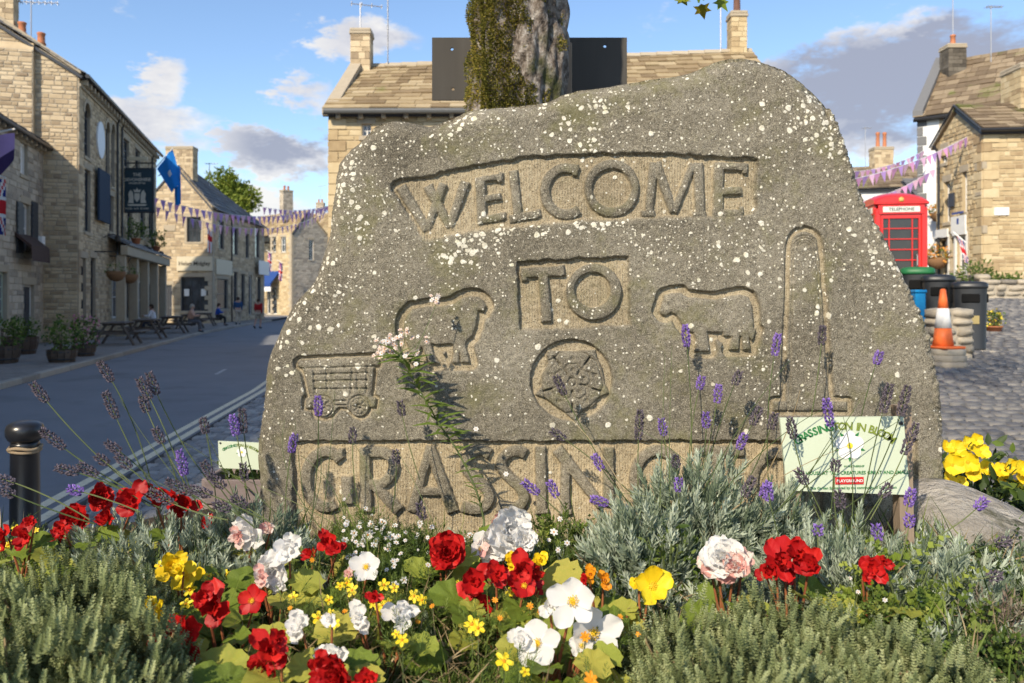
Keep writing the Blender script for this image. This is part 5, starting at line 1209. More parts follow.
# ---- tree behind the stone, with moss
m_bark = mk('lichened_bark', [(.04, .032, .025), (.15, .12, .095), (.30, .26, .22), (.52, .48, .43)], .95, nscale=24, amp=1.7, vamp=0, bump=1.0, bscale=30, bdist=.05, stretch=(1, 1, .75), stain=((.08, .085, .03), 3.2, .58, .70))
m_moss = mk('trunk_moss', [(.045, .055, .010), (.12, .125, .022), (.24, .21, .04), (.34, .25, .05)], .95, nscale=5, amp=.5, vamp=.7)
tx, ty = .045, 4.35
tree = thing('street_tree', 'thick mossy lichen-covered tree trunk rising behind the welcome stone', 'tree', (tx, ty, 0))
def trunk_pt(a, z):
    r = .239+.012*math.exp(-((z-3.0)/.3)**2)+.018*math.sin(3*a+z*2.2)+.014*math.sin(7*a-z*5+math.sin(z*7))+.010*math.sin(13*a+z*9)+.008*math.sin(23*a-z*17)
    r += .016*math.sin(a*2.3+z*6.1)*math.sin(a*3.1-z*4.7+1)+.012*math.sin(a*9+z*14)*math.sin(z*11-a*5)
    if z > 3.3: r *= 1-.06*(z-3.3)
    return Vector((tx+.02*math.sin(z)+r*math.cos(a), ty+r*math.sin(a), z))
zs = [.0, .4, .9, 1.3, 1.7]+[2+.025*i for i in range(60)]+[3.6, 3.9, 4.2, 4.5]; na = 96
b = MB(); b.add([trunk_pt(2*math.pi*j/na, z) for z in zs for j in range(na)], [(i*na+j, i*na+(j+1) % na, (i+1)*na+(j+1) % na, (i+1)*na+j) for i in range(len(zs)-1) for j in range(na)])
b.build('trunk', m_bark, tree, True)
limbs = MB(); tips = []
for k, (ax, ay, az_, L) in enumerate(((.7, -.15, .55, 3.2), (-.7, -.1, .7, 3.2), (.2, .8, .7, 3.0), (-.3, -.5, 1.0, 2.6), (.1, .1, 1.2, 3.6), (.85, .4, .8, 2.8), (-.8, .5, .6, 2.8))):
    p0 = Vector((tx, ty, 4.15+.05*k)); d = Vector((ax, ay, az_)).normalized(); pts = [p0+d*L*s+Vector((math.sin(s*4+k)*.15, math.cos(s*3+k)*.15, .2*s*s)) for s in np.linspace(0, 1, 7)]
    limbs.tube(pts, [.14-.115*s for s in np.linspace(0, 1, 7)], 8); tips += pts[2:]
    for s in (3, 4, 5, 6):
        for _ in range(3):
            e = Vector((random.uniform(-1, 1), random.uniform(-1, 1), random.uniform(.0, .8))).normalized()*random.uniform(.7, 1.3); limbs.tube([pts[s], pts[s]+e*.5+Z*.05, pts[s]+e], [.03, .018, .006], 5); tips += [pts[s]+e*.6, pts[s]+e]
lowtips = []
for (px_, py_, Yy, src) in ((690, 4, 3.7, Vector((1.5, 4.2, 4.9))), (166, 3, 3.7, Vector((-1.2, 4.3, 5.2)))):
    e = at(px_, py_-12, Yy); pts = [src, src.lerp(e, .45)+Z*.28, e+Z*.25, e]; limbs.tube(pts, [.03, .02, .009, .004], 6); lowtips.append(e)
limbs.tube([(tx, ty, 4.3), (.9, 4.25, 4.75), (1.5, 4.2, 4.9)], [.1, .06, .03], 7); limbs.tube([(tx, ty, 4.4), (-.7, 4.3, 5.0), (-1.2, 4.3, 5.2)], [.1, .06, .03], 7)
limbs.build('limbs', m_bark, tree, True)
m_leaf_t = mk('autumn_maple_leaf', [(.05, .10, .012), (.10, .17, .02), (.18, .23, .02), (.32, .20, .02)], .6, nscale=9, amp=.3, vamp=.9, trans=.35)
LV = [(0,0,0), (.18,.1,.03), (.5,.05,.0), (.32,.3,.05), (.52,.55,.0), (.2,.55,.05), (0,1,0), (-.2,.55,.05), (-.52,.55,0), (-.32,.3,.05), (-.5,.05,0), (-.18,.1,.03), (0,.38,-.05)]
LF = [(12, i, (i+1)) for i in range(0, 11)]+[(12, 11, 0)]
pos = []
for q in tips:
    for _ in range(22): pos.append(q+Vector((random.gauss(0, .28), random.gauss(0, .28), random.gauss(0, .22))))
pos = [p for p in pos if p.z > 1.6+.375*max(p.y, 0)+.35]
dr = np.random.normal(size=(len(pos), 3))+np.array([0, 0, -.5]); scatter('crown', LV, LF, np.array(pos), dr, np.random.uniform(.07, .13, len(pos)), m_leaf_t, tree)
e = lowtips[0]; k = 15; pp = np.array([(e.x+random.gauss(0, .09), e.y+random.gauss(0, .05), e.z+random.uniform(-.05, .10)) for _ in range(k)]); scatter('hanging_leaves', LV, LF, pp, np.random.normal(size=(k, 3))*.5+np.array([0, -.1, -1.0]), np.random.uniform(.05, .08, k), m_leaf_t, tree, up=np.random.normal(size=(k, 3))*.4+np.array([0, -1, 0.2]))
# moss cushions: thousands of short tufts standing on the bark
ms, md = [], []
nzf = lambda a, z: math.sin(a*2.1+z*3.1+.6)+.8*math.sin(a*3.7-z*4.3+1.9)+.6*math.sin(z*7.3+a*1.1)
while len(ms) < 22000:
    a = random.uniform(math.pi*.95, 2.05*math.pi); z = random.uniform(2.35, 3.45); w = .6*nzf(a*1.3, z*1.7)+.5*nzf(a*4+1, z*5)+1.9*math.cos(a-R(215))+.6*max(0, z-3.0)-.45
    if w > random.uniform(.0, .9):
        p = trunk_pt(a, z); out = Vector((math.cos(a), math.sin(a), .25)); h = random.uniform(0, .026)*min(1, w*.7); ms.append(p+out*h); md.append(out+Vector((random.gauss(0, .5), random.gauss(0, .5), random.gauss(0, .5))))
TUFT = [(-.35,0,0), (.35,0,0), (0,1,.1), (0,0,-.35), (0,0,.35), (.1,.9,0)]
scatter('moss', TUFT, [(0,1,2), (3,4,5)], np.array([tuple(v) for v in ms]), np.array([tuple(v) for v in md]), np.random.uniform(.006, .014, len(ms)), m_moss, tree)
# ---- notice board seen from the back
m_back = mk('dark_grey_board', [(.045, .043, .040), (.07, .066, .060), (.10, .093, .082)], .95, nscale=2, vamp=0, stretch=(3, 1, .4))
Yn = 5.0; nb_ = thing('notice_board', 'dark grey notice board seen from behind, half hidden by the mossy trunk', 'sign', (.11, Yn, 0))
A_l, A_r = at(432, 37.5, Yn), at(627, 34.5, Yn); zb = at(0, 100, Yn).z
holes = [(at(452, 49, Yn)), (at(453, 89, Yn)), (at(605, 46, Yn))]
def board_with_holes(xa, xb, z0, z1, hs, y, th, r=.010):
    """upright sheet with drilled round holes"""
    mb = MB(); xs = sorted([xa, xb]+[h.x-.03 for h in hs]+[h.x+.03 for h in hs]); zsq = sorted([z0, z1]+[h.z-.03 for h in hs]+[h.z+.03 for h in hs])
    for a, c in zip(xs, xs[1:]):
        for e, f in zip(zsq, zsq[1:]):
            hh = [h for h in hs if a <= h.x <= c and e <= h.z <= f and c-a < .07 and f-e < .07]
            if not hh:
                for yy in (y, y+th): mb.add([(a,yy,e),(c,yy,e),(c,yy,f),(a,yy,f)], [(0,1,2,3)])
            else:
                h = hh[0]
                for yy in (y, y+th):
                    n = 16; inn = [(h.x+r*math.cos(t), yy, h.z+r*math.sin(t)) for t in np.linspace(0, 2*math.pi, n, endpoint=False)]
                    def sq(t):
                        cx_, sx_ = math.cos(t), math.sin(t); k = 1/max(abs(cx_), abs(sx_)); return ((a+c)/2+(c-a)/2*cx_*k, yy, (e+f)/2+(f-e)/2*sx_*k)
                    ou = [sq(t) for t in np.linspace(0, 2*math.pi, n, endpoint=False)]; mb.add(inn+ou, [(i, (i+1) % n, n+(i+1) % n, n+i) for i in range(n)])
    for (p, q) in (((xa, z0), (xb, z0)), ((xb, z0), (xb, z1)), ((xb, z1), (xa, z1)), ((xa, z1), (xa, z0))): mb.add([(p[0], y, p[1]), (q[0], y, q[1]), (q[0], y+th, q[1]), (p[0], y+th, p[1])], [(0,1,2,3)])
    return mb
board_with_holes(A_l.x, A_r.x, zb, A_l.z, holes, Yn, .018).build('board', m_back, nb_)
a = at(585, 35, Yn); c = at(597, 35, Yn); b = MB(); b.box(((a.x+c.x)/2, Yn+.034, (zb+A_l.z)/2), (c.x-a.x, .03, A_l.z-zb-.004)); b.build('batten', mk('brown_grey_board', [(.085, .075, .065), (.11, .10, .085)], .7, vamp=0), nb_)
for xx in (-.22, .34): b = MB(); b.cbox((xx, Yn-.045, (A_l.z-.05)/2), (.06, .05, A_l.z-.05), .006); b.build('post', m_post, nb_)
# ------------------------------------------------------------------ people and pub forecourt
m_skin = mk('skin', [(.42, .24, .17), (.50, .30, .22)], .6, vamp=0)
def skin_mesh(name, joints, edges, mat, parent, sub=1):
    """continuous tapered body grown over a skeleton; joints: name -> (x,y,z,r)"""
    keys = list(joints); me = bpy.data.meshes.new(name); me.from_pydata([joints[k][:3] for k in keys], [(keys.index(a), keys.index(c)) for a, c in edges], [])
    o = bpy.data.objects.new(name, me); COL.objects.link(o); md = o.modifiers.new('s', 'SKIN'); sv = me.skin_vertices[0].data
    for i, k in enumerate(keys):
        r = joints[k][3]; sv[i].radius = r if hasattr(r, '__len__') else (r, r)
    sv[0].use_root = True; md.use_smooth_shade = True; ms_ = o.modifiers.new('d', 'SUBSURF'); ms_.levels = ms_.render_levels = sub
    dg = bpy.context.evaluated_depsgraph_get(); m2 = bpy.data.meshes.new_from_object(o.evaluated_get(dg)); bpy.data.objects.remove(o); bpy.data.meshes.remove(me)
    m2.polygons.foreach_set('use_smooth', [True]*len(m2.polygons)); m2.materials.clear()
    return link(name, m2, mat, parent, world=False)
def person(label, loc, rz, top, legs, hair, pose='walk', short=False, group=None, h=1.7, hat=None):
    t = thing('person', label, 'person', loc, rz, group); s = h/1.7
    if pose == 'walk':
        J = dict(pel=(0,0,.92,(.15,.11)), chest=(0,.0,1.22,(.165,.115)), sh=(0,0,1.38,(.13,.09)), neck=(0,-.01,1.48,.055), head=(0,-.02,1.56,.085), crown=(0,-.015,1.65,.075),
                 sl=(-.18,0,1.37,.062), el_l=(-.23,.10,1.10,.045), wl=(-.22,.02,.87,.033), hl=(-.215,-.03,.79,.035),
                 sr=(.18,0,1.37,.062), el_r=(.23,-.02,1.10,.045), wr=(.21,-.16,.90,.033), hr=(.20,-.2,.83,.035),
                 kl=(-.10,-.10,.50,.062), al=(-.10,.02,.09,.042), tl=(-.10,-.12,.045,.04), hipl=(-.09,-.01,.84,.095), kr=(.10,.10,.50,.062), ar=(.10,.30,.13,.042), tr=(.10,.20,.05,.04), hipr=(.09,.01,.84,.095))
    else:
        J = dict(pel=(0,.0,.52,(.16,.13)), chest=(0,-.04,.84,(.165,.12)), sh=(0,-.07,1.0,(.13,.09)), neck=(0,-.10,1.10,.055), head=(0,-.12,1.18,.085), crown=(0,-.115,1.27,.075),
                 sl=(-.18,-.07,.99,.062), el_l=(-.25,-.18,.76,.045), wl=(-.14,-.38,.80,.033), hl=(-.10,-.45,.80,.035),
                 sr=(.18,-.07,.99,.062), el_r=(.25,-.18,.76,.045), wr=(.14,-.38,.80,.033), hr=(.10,-.45,.80,.035),
                 hipl=(-.09,-.06,.50,.095), kl=(-.12,-.44,.50,.065), al=(-.12,-.42,.10,.042), tl=(-.12,-.55,.05,.04), hipr=(.09,-.06,.50,.095), kr=(.12,-.44,.50,.065), ar=(.12,-.42,.10,.042), tr=(.12,-.55,.05,.04))
    J = {k: (v[0]*s, v[1]*s, v[2]*s, tuple(x*s for x in v[3]) if hasattr(v[3], '__len__') else v[3]*s) for k, v in J.items()}
    E = [('pel','chest'),('chest','sh'),('sh','neck'),('neck','head'),('head','crown'),('sh','sl'),('sl','el_l'),('el_l','wl'),('wl','hl'),('sh','sr'),('sr','el_r'),('el_r','wr'),('wr','hr'),('pel','hipl'),('hipl','kl'),('kl','al'),('al','tl'),('pel','hipr'),('hipr','kr'),('kr','ar'),('ar','tr')]
    skin_mesh('body', J, E, m_skin, t, 2)
    g = lambda ks, f: {k: (*J[k][:3], tuple(x*f for x in J[k][3]) if hasattr(J[k][3], '__len__') else J[k][3]*f) for k in ks}
    skin_mesh('jacket', g(['pel','chest','sh','sl','el_l','wl','sr','el_r','wr'], 1.22), [('pel','chest'),('chest','sh'),('sh','sl'),('sl','el_l'),('el_l','wl'),('sh','sr'),('sr','el_r'),('el_r','wr')], top, t, 2)
    kk = ['pel','hipl','kl','hipr','kr']+([] if short else ['al','ar']); skin_mesh('shorts' if short else 'trousers', g(kk, 1.25), [('pel','hipl'),('hipl','kl'),('pel','hipr'),('hipr','kr')]+([] if short else [('kl','al'),('kr','ar')]), legs, t, 2)
    b = MB(); c = Vector(J['head'][:3]); cr_ = Vector(J['crown'][:3])
    n = 14; rows = [(.0, 1.0), (.35, .97), (.7, .75), (.95, .35), (1.0, .05)]
    vs = [c+Vector((0, .012*s, .02*s))+Vector((math.cos(a)*.098*s*rr, math.sin(a)*.105*s*rr+.02*s, .125*s*hh)) for hh, rr in rows for a in np.linspace(0, 2*math.pi, n, endpoint=False)]
    vs += [c+Vector((math.cos(a)*.095*s, abs(math.sin(a))*.105*s+.03*s, -.06*s)) for a in np.linspace(0, 2*math.pi, n, endpoint=False)]
    fs = [(i*n+j, i*n+(j+1) % n, (i+1)*n+(j+1) % n, (i+1)*n+j) for i in range(4) for j in range(n)]+[(5*n+j, 5*n+(j+1) % n, (j+1) % n, j) for j in range(0, n//2)]
    b.add(vs, fs); b.build('hair', hair, t, True, world=False)
    for sd in ('l', 'r'):
        a = Vector(J['a'+sd][:3]); tt = Vector(J['t'+sd][:3]); b = MB(); b.tube([a+(a-tt).normalized()*.05*s-Z*.03*s, a.lerp(tt, .4)-Z*.02*s, tt, tt+(tt-a).normalized()*.05*s], [.045*s, .052*s, .05*s, .03*s], 8); b.build('shoe', m_wood_d, t, True, world=False)
    b = MB()                                             # nose, ears
    b.tube([c+Vector((0, -.075*s, .02*s)), c+Vector((0, -.10*s, -.01*s))], [.008*s, .016*s], 6); b.build('nose', m_skin, t, True, world=False)
    return t
cl = lambda n, c: mk(n, [tuple(x*.8 for x in c), c], .85, nscale=6, vamp=0, bump=.2, bscale=30)
hair_b, hair_w = cl('brown_hair', (.06, .035, .02)), cl('pale_hair', (.42, .37, .30))
p = at(258.5, 326, 52); person('walker in red jacket and pale shorts crossing the road', ((258.5-512)*45/F, 45.0, 0), R(170), cl('red_jacket', (.42, .012, .015)), cl('stone_shorts', (.45, .38, .28)), hair_b, short=True)
p = at(238, 322, 54); person('walker in dark blue jacket and beige trousers on the shop pavement', ((238-512)*48.5/F, 48.5, .1), R(200), cl('blue_jacket', (.03, .08, .18)), cl('beige_trousers', (.45, .38, .29)), hair_b)
# picnic tables
m_ptw = mk('picnic_table_wood', [(.07, .055, .05), (.12, .10, .085), (.17, .145, .12)], .75, nscale=14, vamp=.6, stretch=(.2, 1, 1), bump=.3, bscale=40)
def picnic(loc, rz, label):
    t = thing('picnic_table', label, 'table', loc, rz, None)
    for k in range(5): b = MB(); b.cur = random.random(); b.cbox((0, -.30+.15*k, .74), (1.8, .14, .045), .006); b.build('top_plank', m_ptw, t, world=False)
    for sy in (-1, 1):
        for k in range(2): b = MB(); b.cur = random.random(); b.cbox((0, sy*(.66+.14*k), .45), (1.8, .13, .04), .006); b.build('seat_plank', m_ptw, t, world=False)
    for sx in (-.65, .65):
        for sy in (-1, 1): b = MB(); b.tube([(sx, sy*.62, 0), (sx, sy*.22, .715)], .045, 6); b.build('leg', m_ptw, t, world=False)
        b = MB(); b.cbox((sx+.05, 0, .40), (.045, 1.5, .09), .006); b.cbox((sx+.05, 0, .69), (.045, .72, .07), .006); b.build('crossbar', m_ptw, t, world=False)
    return t
ang = math.atan2(PUB.d.y, PUB.d.x)
TBL = []
for (px_, Yy, lab) in ((118, 27.0, 'dark wooden picnic table in front of the pub, next to the leafy barrels'), (147, 31.0, 'dark wooden picnic table in front of the pub, second along from the barrels'),
                       (172, 36.5, 'dark wooden picnic table in front of the pub with two people seated'), (190, 42.0, 'dark wooden picnic table past the pub end, nearest the corner shop'), (204, 46.5, 'dark wooden picnic table standing below the cream shop fascia')):
    q = ((px_-512)*Yy/F, Yy, .1); picnic(q, ang, lab); TBL.append(q)
q = Vector(TBL[2])
dd = Vector((math.cos(ang), math.sin(ang), 0)); nn = Vector((dd.y, -dd.x, 0))
person('seated drinker in a white shirt at a pub table', q-nn*.72-dd*.35, ang+math.pi, cl('white_shirt', (.72, .72, .75)), cl('navy_trousers', (.04, .05, .09)), hair_b, 'sit')
person('seated drinker with pale hair and peach top at a pub table', q+nn*.72+dd*.4, ang, cl('peach_top', (.62, .36, .25)), cl('grey_trousers', (.12, .12, .13)), hair_w, 'sit')
person('seated visitor in a bright blue coat at a table by the corner shop', Vector(TBL[4])+nn*.72, ang, cl('bright_blue_coat', (.02, .09, .42)), cl('black_trousers', (.03, .03, .03)), hair_b, 'sit')

# ---- planters with shrubs, hanging baskets
m_barrel = mk('barrel_wood', [(.06, .04, .03), (.10, .07, .05), (.15, .105, .075)], .85, nscale=12, vamp=.7, stretch=(1, 1, .15))
m_leafy = mk('pot_foliage', [(.03, .065, .012), (.07, .13, .022), (.13, .19, .035), (.2, .25, .06)], .6, nscale=5, amp=.3, vamp=.9, trans=.3)
m_pinkf = mk('pink_petals', [(.5, .12, .25), (.7, .3, .42)], .7, vamp=.8, trans=.3); m_orf = mk('orange_petals', [(.6, .22, .04), (.75, .4, .08)], .7, vamp=.8, trans=.3); m_yelf = mk('yellow_petals', [(.75, .48, .02), (.88, .66, .04), (.92, .78, .12)], .55, nscale=40, amp=.3, vamp=.8, trans=.3)
LEAF = [(0,0,0), (.22,.35,.06), (0,.5,-.02), (-.22,.35,.06), (.16,.72,.03), (-.16,.72,.03), (0,1,-.04)]; LEAFF = [(0,1,2), (0,2,3), (1,4,2), (2,5,3), (4,6,2), (2,6,5)]
def blob(n, c, r, flatz=1.0, shell=.55):
    d = np.random.normal(size=(n, 3)); d /= np.linalg.norm(d, axis=1, keepdims=True); rr = r*(shell+(1-shell)*np.random.rand(n, 1))*(1+.25*np.sin(d[:, :1]*5+d[:, 1:2]*4+c[0]*9)); p = d*rr; p[:, 2] *= flatz; return p+np.array(c), d
def pot_plant(x, y, z, label, pot='barrel', r=.3, ph=.42, fr=.42, fz=1.0, flower=None, ls=.09, up=.0, n=420):
    t = thing('planter', label, 'planter', (x, y, z))
    if pot == 'barrel':
        for k in range(14):
            a0, a1 = 2*math.pi*k/14+.02, 2*math.pi*(k+1)/14-.02; b = MB(); b.cur = random.random(); vs = []
            for rr, zz in ((r*.82, 0), (r*.97, ph*.55), (r, ph)): vs += [(x+rr*math.cos(a0), y+rr*math.sin(a0), z+zz), (x+rr*math.cos(a1), y+rr*math.sin(a1), z+zz), (x+(rr-.03)*math.cos(a1), y+(rr-.03)*math.sin(a1), z+zz), (x+(rr-.03)*math.cos(a0), y+(rr-.03)*math.sin(a0), z+zz)]
            b.add(vs, [(0,1,5,4),(4,5,9,8),(8,9,10,11),(1,2,6,5),(5,6,10,9),(3,0,4,7),(7,4,8,11)]); b.build('stave', m_barrel, t)
        for hz in (.2, .75): b = MB(); b.lathe([(r*(.85+.14*hz)+.006, ph*hz), (r*(.86+.14*hz)+.008, ph*hz+.035)], (x, y, z), 20); b.build('hoop', m_iron, t, True)
        b = MB(); b.lathe([(.01, ph-.05), (r-.03, ph-.05), (r-.03, ph-.045), (0, ph-.04)], (x, y, z), 14); b.build('compost', flat('dark_compost', (.04, .03, .022), .95), t)
    elif pot == 'pot':
        b = MB(); b.lathe([(r*.7, 0), (r, ph*.85), (r*1.08, ph*.86), (r*1.08, ph), (r*.9, ph), (r*.9, ph-.04), (0, ph-.04)], (x, y, z), 18); b.build('pot', m_terra, t, True)
    p, d = blob(n, (x, y, z+ph+fr*fz*.7), fr, fz); p = p[p[:, 2] > z+ph*.75]; d = d[:len(p)]
    scatter('foliage', LEAF, LEAFF, p, d+np.array([0, 0, .35+up])+np.random.normal(size=d.shape)*.4, np.random.uniform(.7, 1.3, len(p))*ls, m_leafy, t)
    b = MB(); 
    for _ in range(6): e = Vector((random.gauss(0, .4), random.gauss(0, .4), 1)).normalized()*fr*1.2; b.tube([(x, y, z+ph-.06), Vector((x, y, z+ph))+e*.5, Vector((x, y, z+ph))+e], [.014, .01, .004], 5)
    b.build('stems', m_barrel, t, kind='stuff')
    if flower:
        p, d = blob(90, (x, y, z+ph+fr*fz*.75), fr*1.03, fz, .9); p = p[p[:, 2] > z+ph]; scatter('blossom', [(-.5,0,0), (.5,0,0), (.5,1,.1), (-.5,1,.1), (0,.5,.35)], [(0,1,4), (1,2,4), (2,3,4), (3,0,4)], p, np.random.normal(size=(len(p), 3)), ls*.55, flower, t)
    return t
gpos = lambda px_, py_: ((px_-512)*(1.5*F/(py_-HZ))/F, 1.5*F/(py_-HZ))
for (px_, py_, lab, kw) in ((62, 362, 'bushy green shrub in a wooden half barrel at the pub forecourt edge', dict(r=.34, ph=.30, fr=.40, fz=1.15)), (84, 356, 'shrub with pink flowers in a half barrel by the pub corner', dict(r=.3, ph=.30, fr=.38, fz=1.25, flower=m_pinkf)),
                            (20, 354, 'broad low wooden barrel of mixed leaves below the shuttered window', dict(r=.46, ph=.48, fr=.42, fz=.8)), (2, 363, 'leafy wooden barrel at the cottage front beside the sage green window', dict(r=.4, ph=.42, fr=.44, fz=.9))):
    x, y = gpos(px_, py_); pot_plant(x, y, .1, lab, **kw)
def basket(p, label, r=.26, flower=m_orf, hang=.6):
    p = Vector(p); t = thing('hanging_basket', label, 'hanging basket', p)
    b = MB(); b.lathe([(.04, -r*1.1), (r*.55, -r*.98), (r*.9, -r*.55), (r, -.05), (r*.92, .0), (0, .0)], p, 14); b.build('basket', mk('wicker', [(.16, .085, .04), (.28, .16, .08)], .9, nscale=25, vamp=0, bump=.6, bscale=40), t, True)
    for a in (0, 2.1, 4.2): b = MB(); b.tube([p+Vector((r*math.cos(a), r*math.sin(a), 0)), p+Z*hang], .006, 4); b.build('chain', m_iron, t)
    q, d = blob(90 if flower is None else 200, tuple(p+Z*.05), r*(.95 if flower is None else 1.15), .75); scatter('foliage', LEAF, LEAFF, q, d+np.random.normal(size=d.shape)*.4, .10, m_leafy, t)
    if flower is None: return
    q, d = blob(120, tuple(p+Z*.10), r*1.2, .75, .9); scatter('blossom', [(-.5,0,0), (.5,0,0), (.5,1,.1), (-.5,1,.1), (0,.5,.35)], [(0,1,4), (1,2,4), (2,3,4), (3,0,4)], q, np.random.normal(size=q.shape), .07, flower, t)
for px_, py_, lab in ((94, 271, 'round hanging basket on the pub front, nearer the cottage'), (109, 274, 'round hanging basket on the pub front beside the white framed window')):
    u = PUB.upx(px_)+.1; z_ = PUB.zpy(py_, u); basket(PUB.P(u, z_, .75), lab, .36, None); b = MB(); b.tube([PUB.P(u, z_+.75, 0), PUB.P(u, z_+.75, .8), PUB.P(u, z_+.6, .78)], .025, 6); b.build('basket_bracket', m_iron, pub)
u = GG.upx(946); basket(GG.P(u, GG.zpy(258, u), .32), 'orange flowered hanging basket on the golden house shop front', .36, m_orf, .7); b = MB(); b.tube([GG.P(u, GG.zpy(258, u)+.7, 0), GG.P(u, GG.zpy(258, u)+.7, .32)], .025, 6); b.build('basket_bracket', m_iron, gh_)
u = WF.L*.25; basket(WF.P(.9, WF.zpy(214, .9), .5), 'small hanging basket on the corner of the white rendered house', .34, m_orf, .5); b = MB(); b.tube([WF.P(.9, WF.zpy(214, .9)+.5, 0), WF.P(.9, WF.zpy(214, .9)+.5, .55)], .025, 6); b.build('basket_bracket', m_iron, wh)
for i, (px_, lab) in enumerate(((124, 'leafy plant growing on the pub porch roof beside the drainpipe'), (146, 'leafy plant on the pub porch roof near its far end'))):
    u = PUB.upx(px_); c_ = PUB.P(u, 4.18, .5); pot_plant(c_.x, c_.y, c_.z-.05, lab, 'pot', .2, .25, .5, 1.0, None, .14, n=260)
# shrubs by the golden house
def shrub(x, y, z, r, label, fz=.9, ls=.10, flower=None, n=420, mat=None):
    t = thing('shrub', label, 'shrub', (x, y, z)); q, d = blob(n, (x, y, z+r*fz*.8), r, fz); k = q[:, 2] > z; q, d = q[k], d[k]
    scatter('foliage', LEAF, LEAFF, q, d+np.random.normal(size=d.shape)*.5, np.random.uniform(.7, 1.3, len(q))*ls, mat or m_leafy, t)
    b = MB()
    for _ in range(5): e = Vector((random.gauss(0, .4), random.gauss(0, .4), 1)).normalized()*r*1.2; b.tube([(x, y, z-.02), Vector((x, y, z))+e*.5, Vector((x, y, z))+e], [.02, .012, .004], 5)
    b.build('stems', m_barrel, t, kind='stuff')
    if flower: q, d = blob(260, (x, y, z+r*fz*.8), r*1.05, fz, .9); q = q[q[:, 2] > z+.05]; scatter('blossom', [(-.5,0,0), (.5,0,0), (.5,1,.1), (-.5,1,.1), (0,.5,.35)], [(0,1,4), (1,2,4), (2,3,4), (3,0,4)], q, np.random.normal(size=q.shape), ls*.6, flower, t)
x, y = (994-512)*13.8/F, 13.8; pot_plant(x, y, gh(x, y), 'terracotta pot with a ball of yellow flowers beside the end black bin', 'pot', .13, .12, .17, .95, m_yelf, .05, n=260)
for (px_, Y_, dz, r, lab, fl) in ((976, 20.4, .3, .42, 'rounded green shrub in front of the golden house door', None), (1000, 20.2, .1, .36, 'leafy green shrub behind the garden wall under the house name plate', None), (1018, 20.0, .1, .34, 'low spreading shrub behind the garden wall beneath the golden house front', None)):
    x = (px_-512)*Y_/F; shrub(x, Y_, gh(x, Y_)+dz-.1, r, lab, flower=fl)

# ---- signs, flags and bunting
def plate(name, o, x, up, w, h, th, mat, parent, bv=.01):
    n = Vector(x).cross(Vector(up)); x, up = Vector(x), Vector(up); b = MB(); M = Matrix((x, n, up)).transposed(); b.cbox(Vector(o), (w, th, h), bv, M=M); return b.build(name, mat, parent)
Yp = 36.0; c = at(137.5, 190.5, Yp); w_, h_ = 34*Yp/F, 45*Yp/F
ps = thing('pub_sign', 'dark teal hanging pub sign with white crest on an iron bracket', 'sign', c)
m_teal = mk('dark_teal_board', [(.022, .045, .062), (.035, .065, .085)], .7, vamp=0)
bd = plate('board', c, (1,0,0), (0,0,1), w_, h_, .08, m_teal, ps); m_cream = flat('cream_lettering', (.62, .60, .52), .6)
b = MB()
for (dx, dz, ww, hh) in ((0, h_/2-.04, w_, .08), (0, -h_/2+.04, w_, .08), (-w_/2+.04, 0, .08, h_-.16), (w_/2-.04, 0, .08, h_-.16)): b.cbox(c+Vector((dx, 0, dz)), (ww, .11, hh), .01)
b.build('frame', m_wood_d, ps)
fr = Vector((0, -.046, 0))
put_text('THE', .2, c+fr+Z*.70, (1,0,0), (0,-1,0), m_cream, bd); put_text('DEVONSHIRE', .205, c+fr+Z*.48, (1,0,0), (0,-1,0), m_cream, bd); put_text('GRASSINGTON', .11, c+fr+Z*.32, (1,0,0), (0,-1,0), m_cream, bd); put_text('FOOD  ALES  ROOMS', .11, c+fr-Z*.82, (1,0,0), (0,-1,0), m_cream, bd)
b = MB(); o = c+fr-Z*.28
for poly in ([(-.12,.15),(.12,.15),(.12,-.1),(0,-.25),(-.12,-.1)], [(-.16,-.3),(-.42,-.28),(-.36,-.1),(-.40,.12),(-.30,.30),(-.20,.22),(-.16,.02)], [(.16,-.3),(.42,-.28),(.36,-.1),(.40,.12),(.30,.30),(.20,.22),(.16,.02)], [(-.13,.20),(.13,.20),(.17,.34),(.07,.28),(0,.40),(-.07,.28),(-.17,.34)], [(-.45,-.34),(.45,-.34),(.38,-.42),(-.38,-.42)]):
    b.add([o+Vector((x_, 0, z_)) for x_, z_ in poly], [tuple(range(len(poly)))])
b.build('crest', m_cream, bd, kind='stuff')
uu = PUB.upx(118); b = MB(); t_ = Vector((c.x, c.y, c.z+h_/2+.22)); wp = Vector((-17.45, 36, t_.z)); b.tube([wp, Vector((c.x+w_/2, 36, t_.z))], .03, 6); b.tube([wp-Z*.6+Vector((0,0,0)), t_], .02, 6)
for dx in (-.5, .5): b.tube([Vector((c.x+dx, 36, t_.z)), Vector((c.x+dx, 36, c.z+h_/2))], .015, 5)
b.build('bracket', m_iron, ps)
b = MB(); b.cbox(c+Z*(h_/2+.42), (.9, .06, .16), .01); b.build('top_board', m_wood_b, ps)

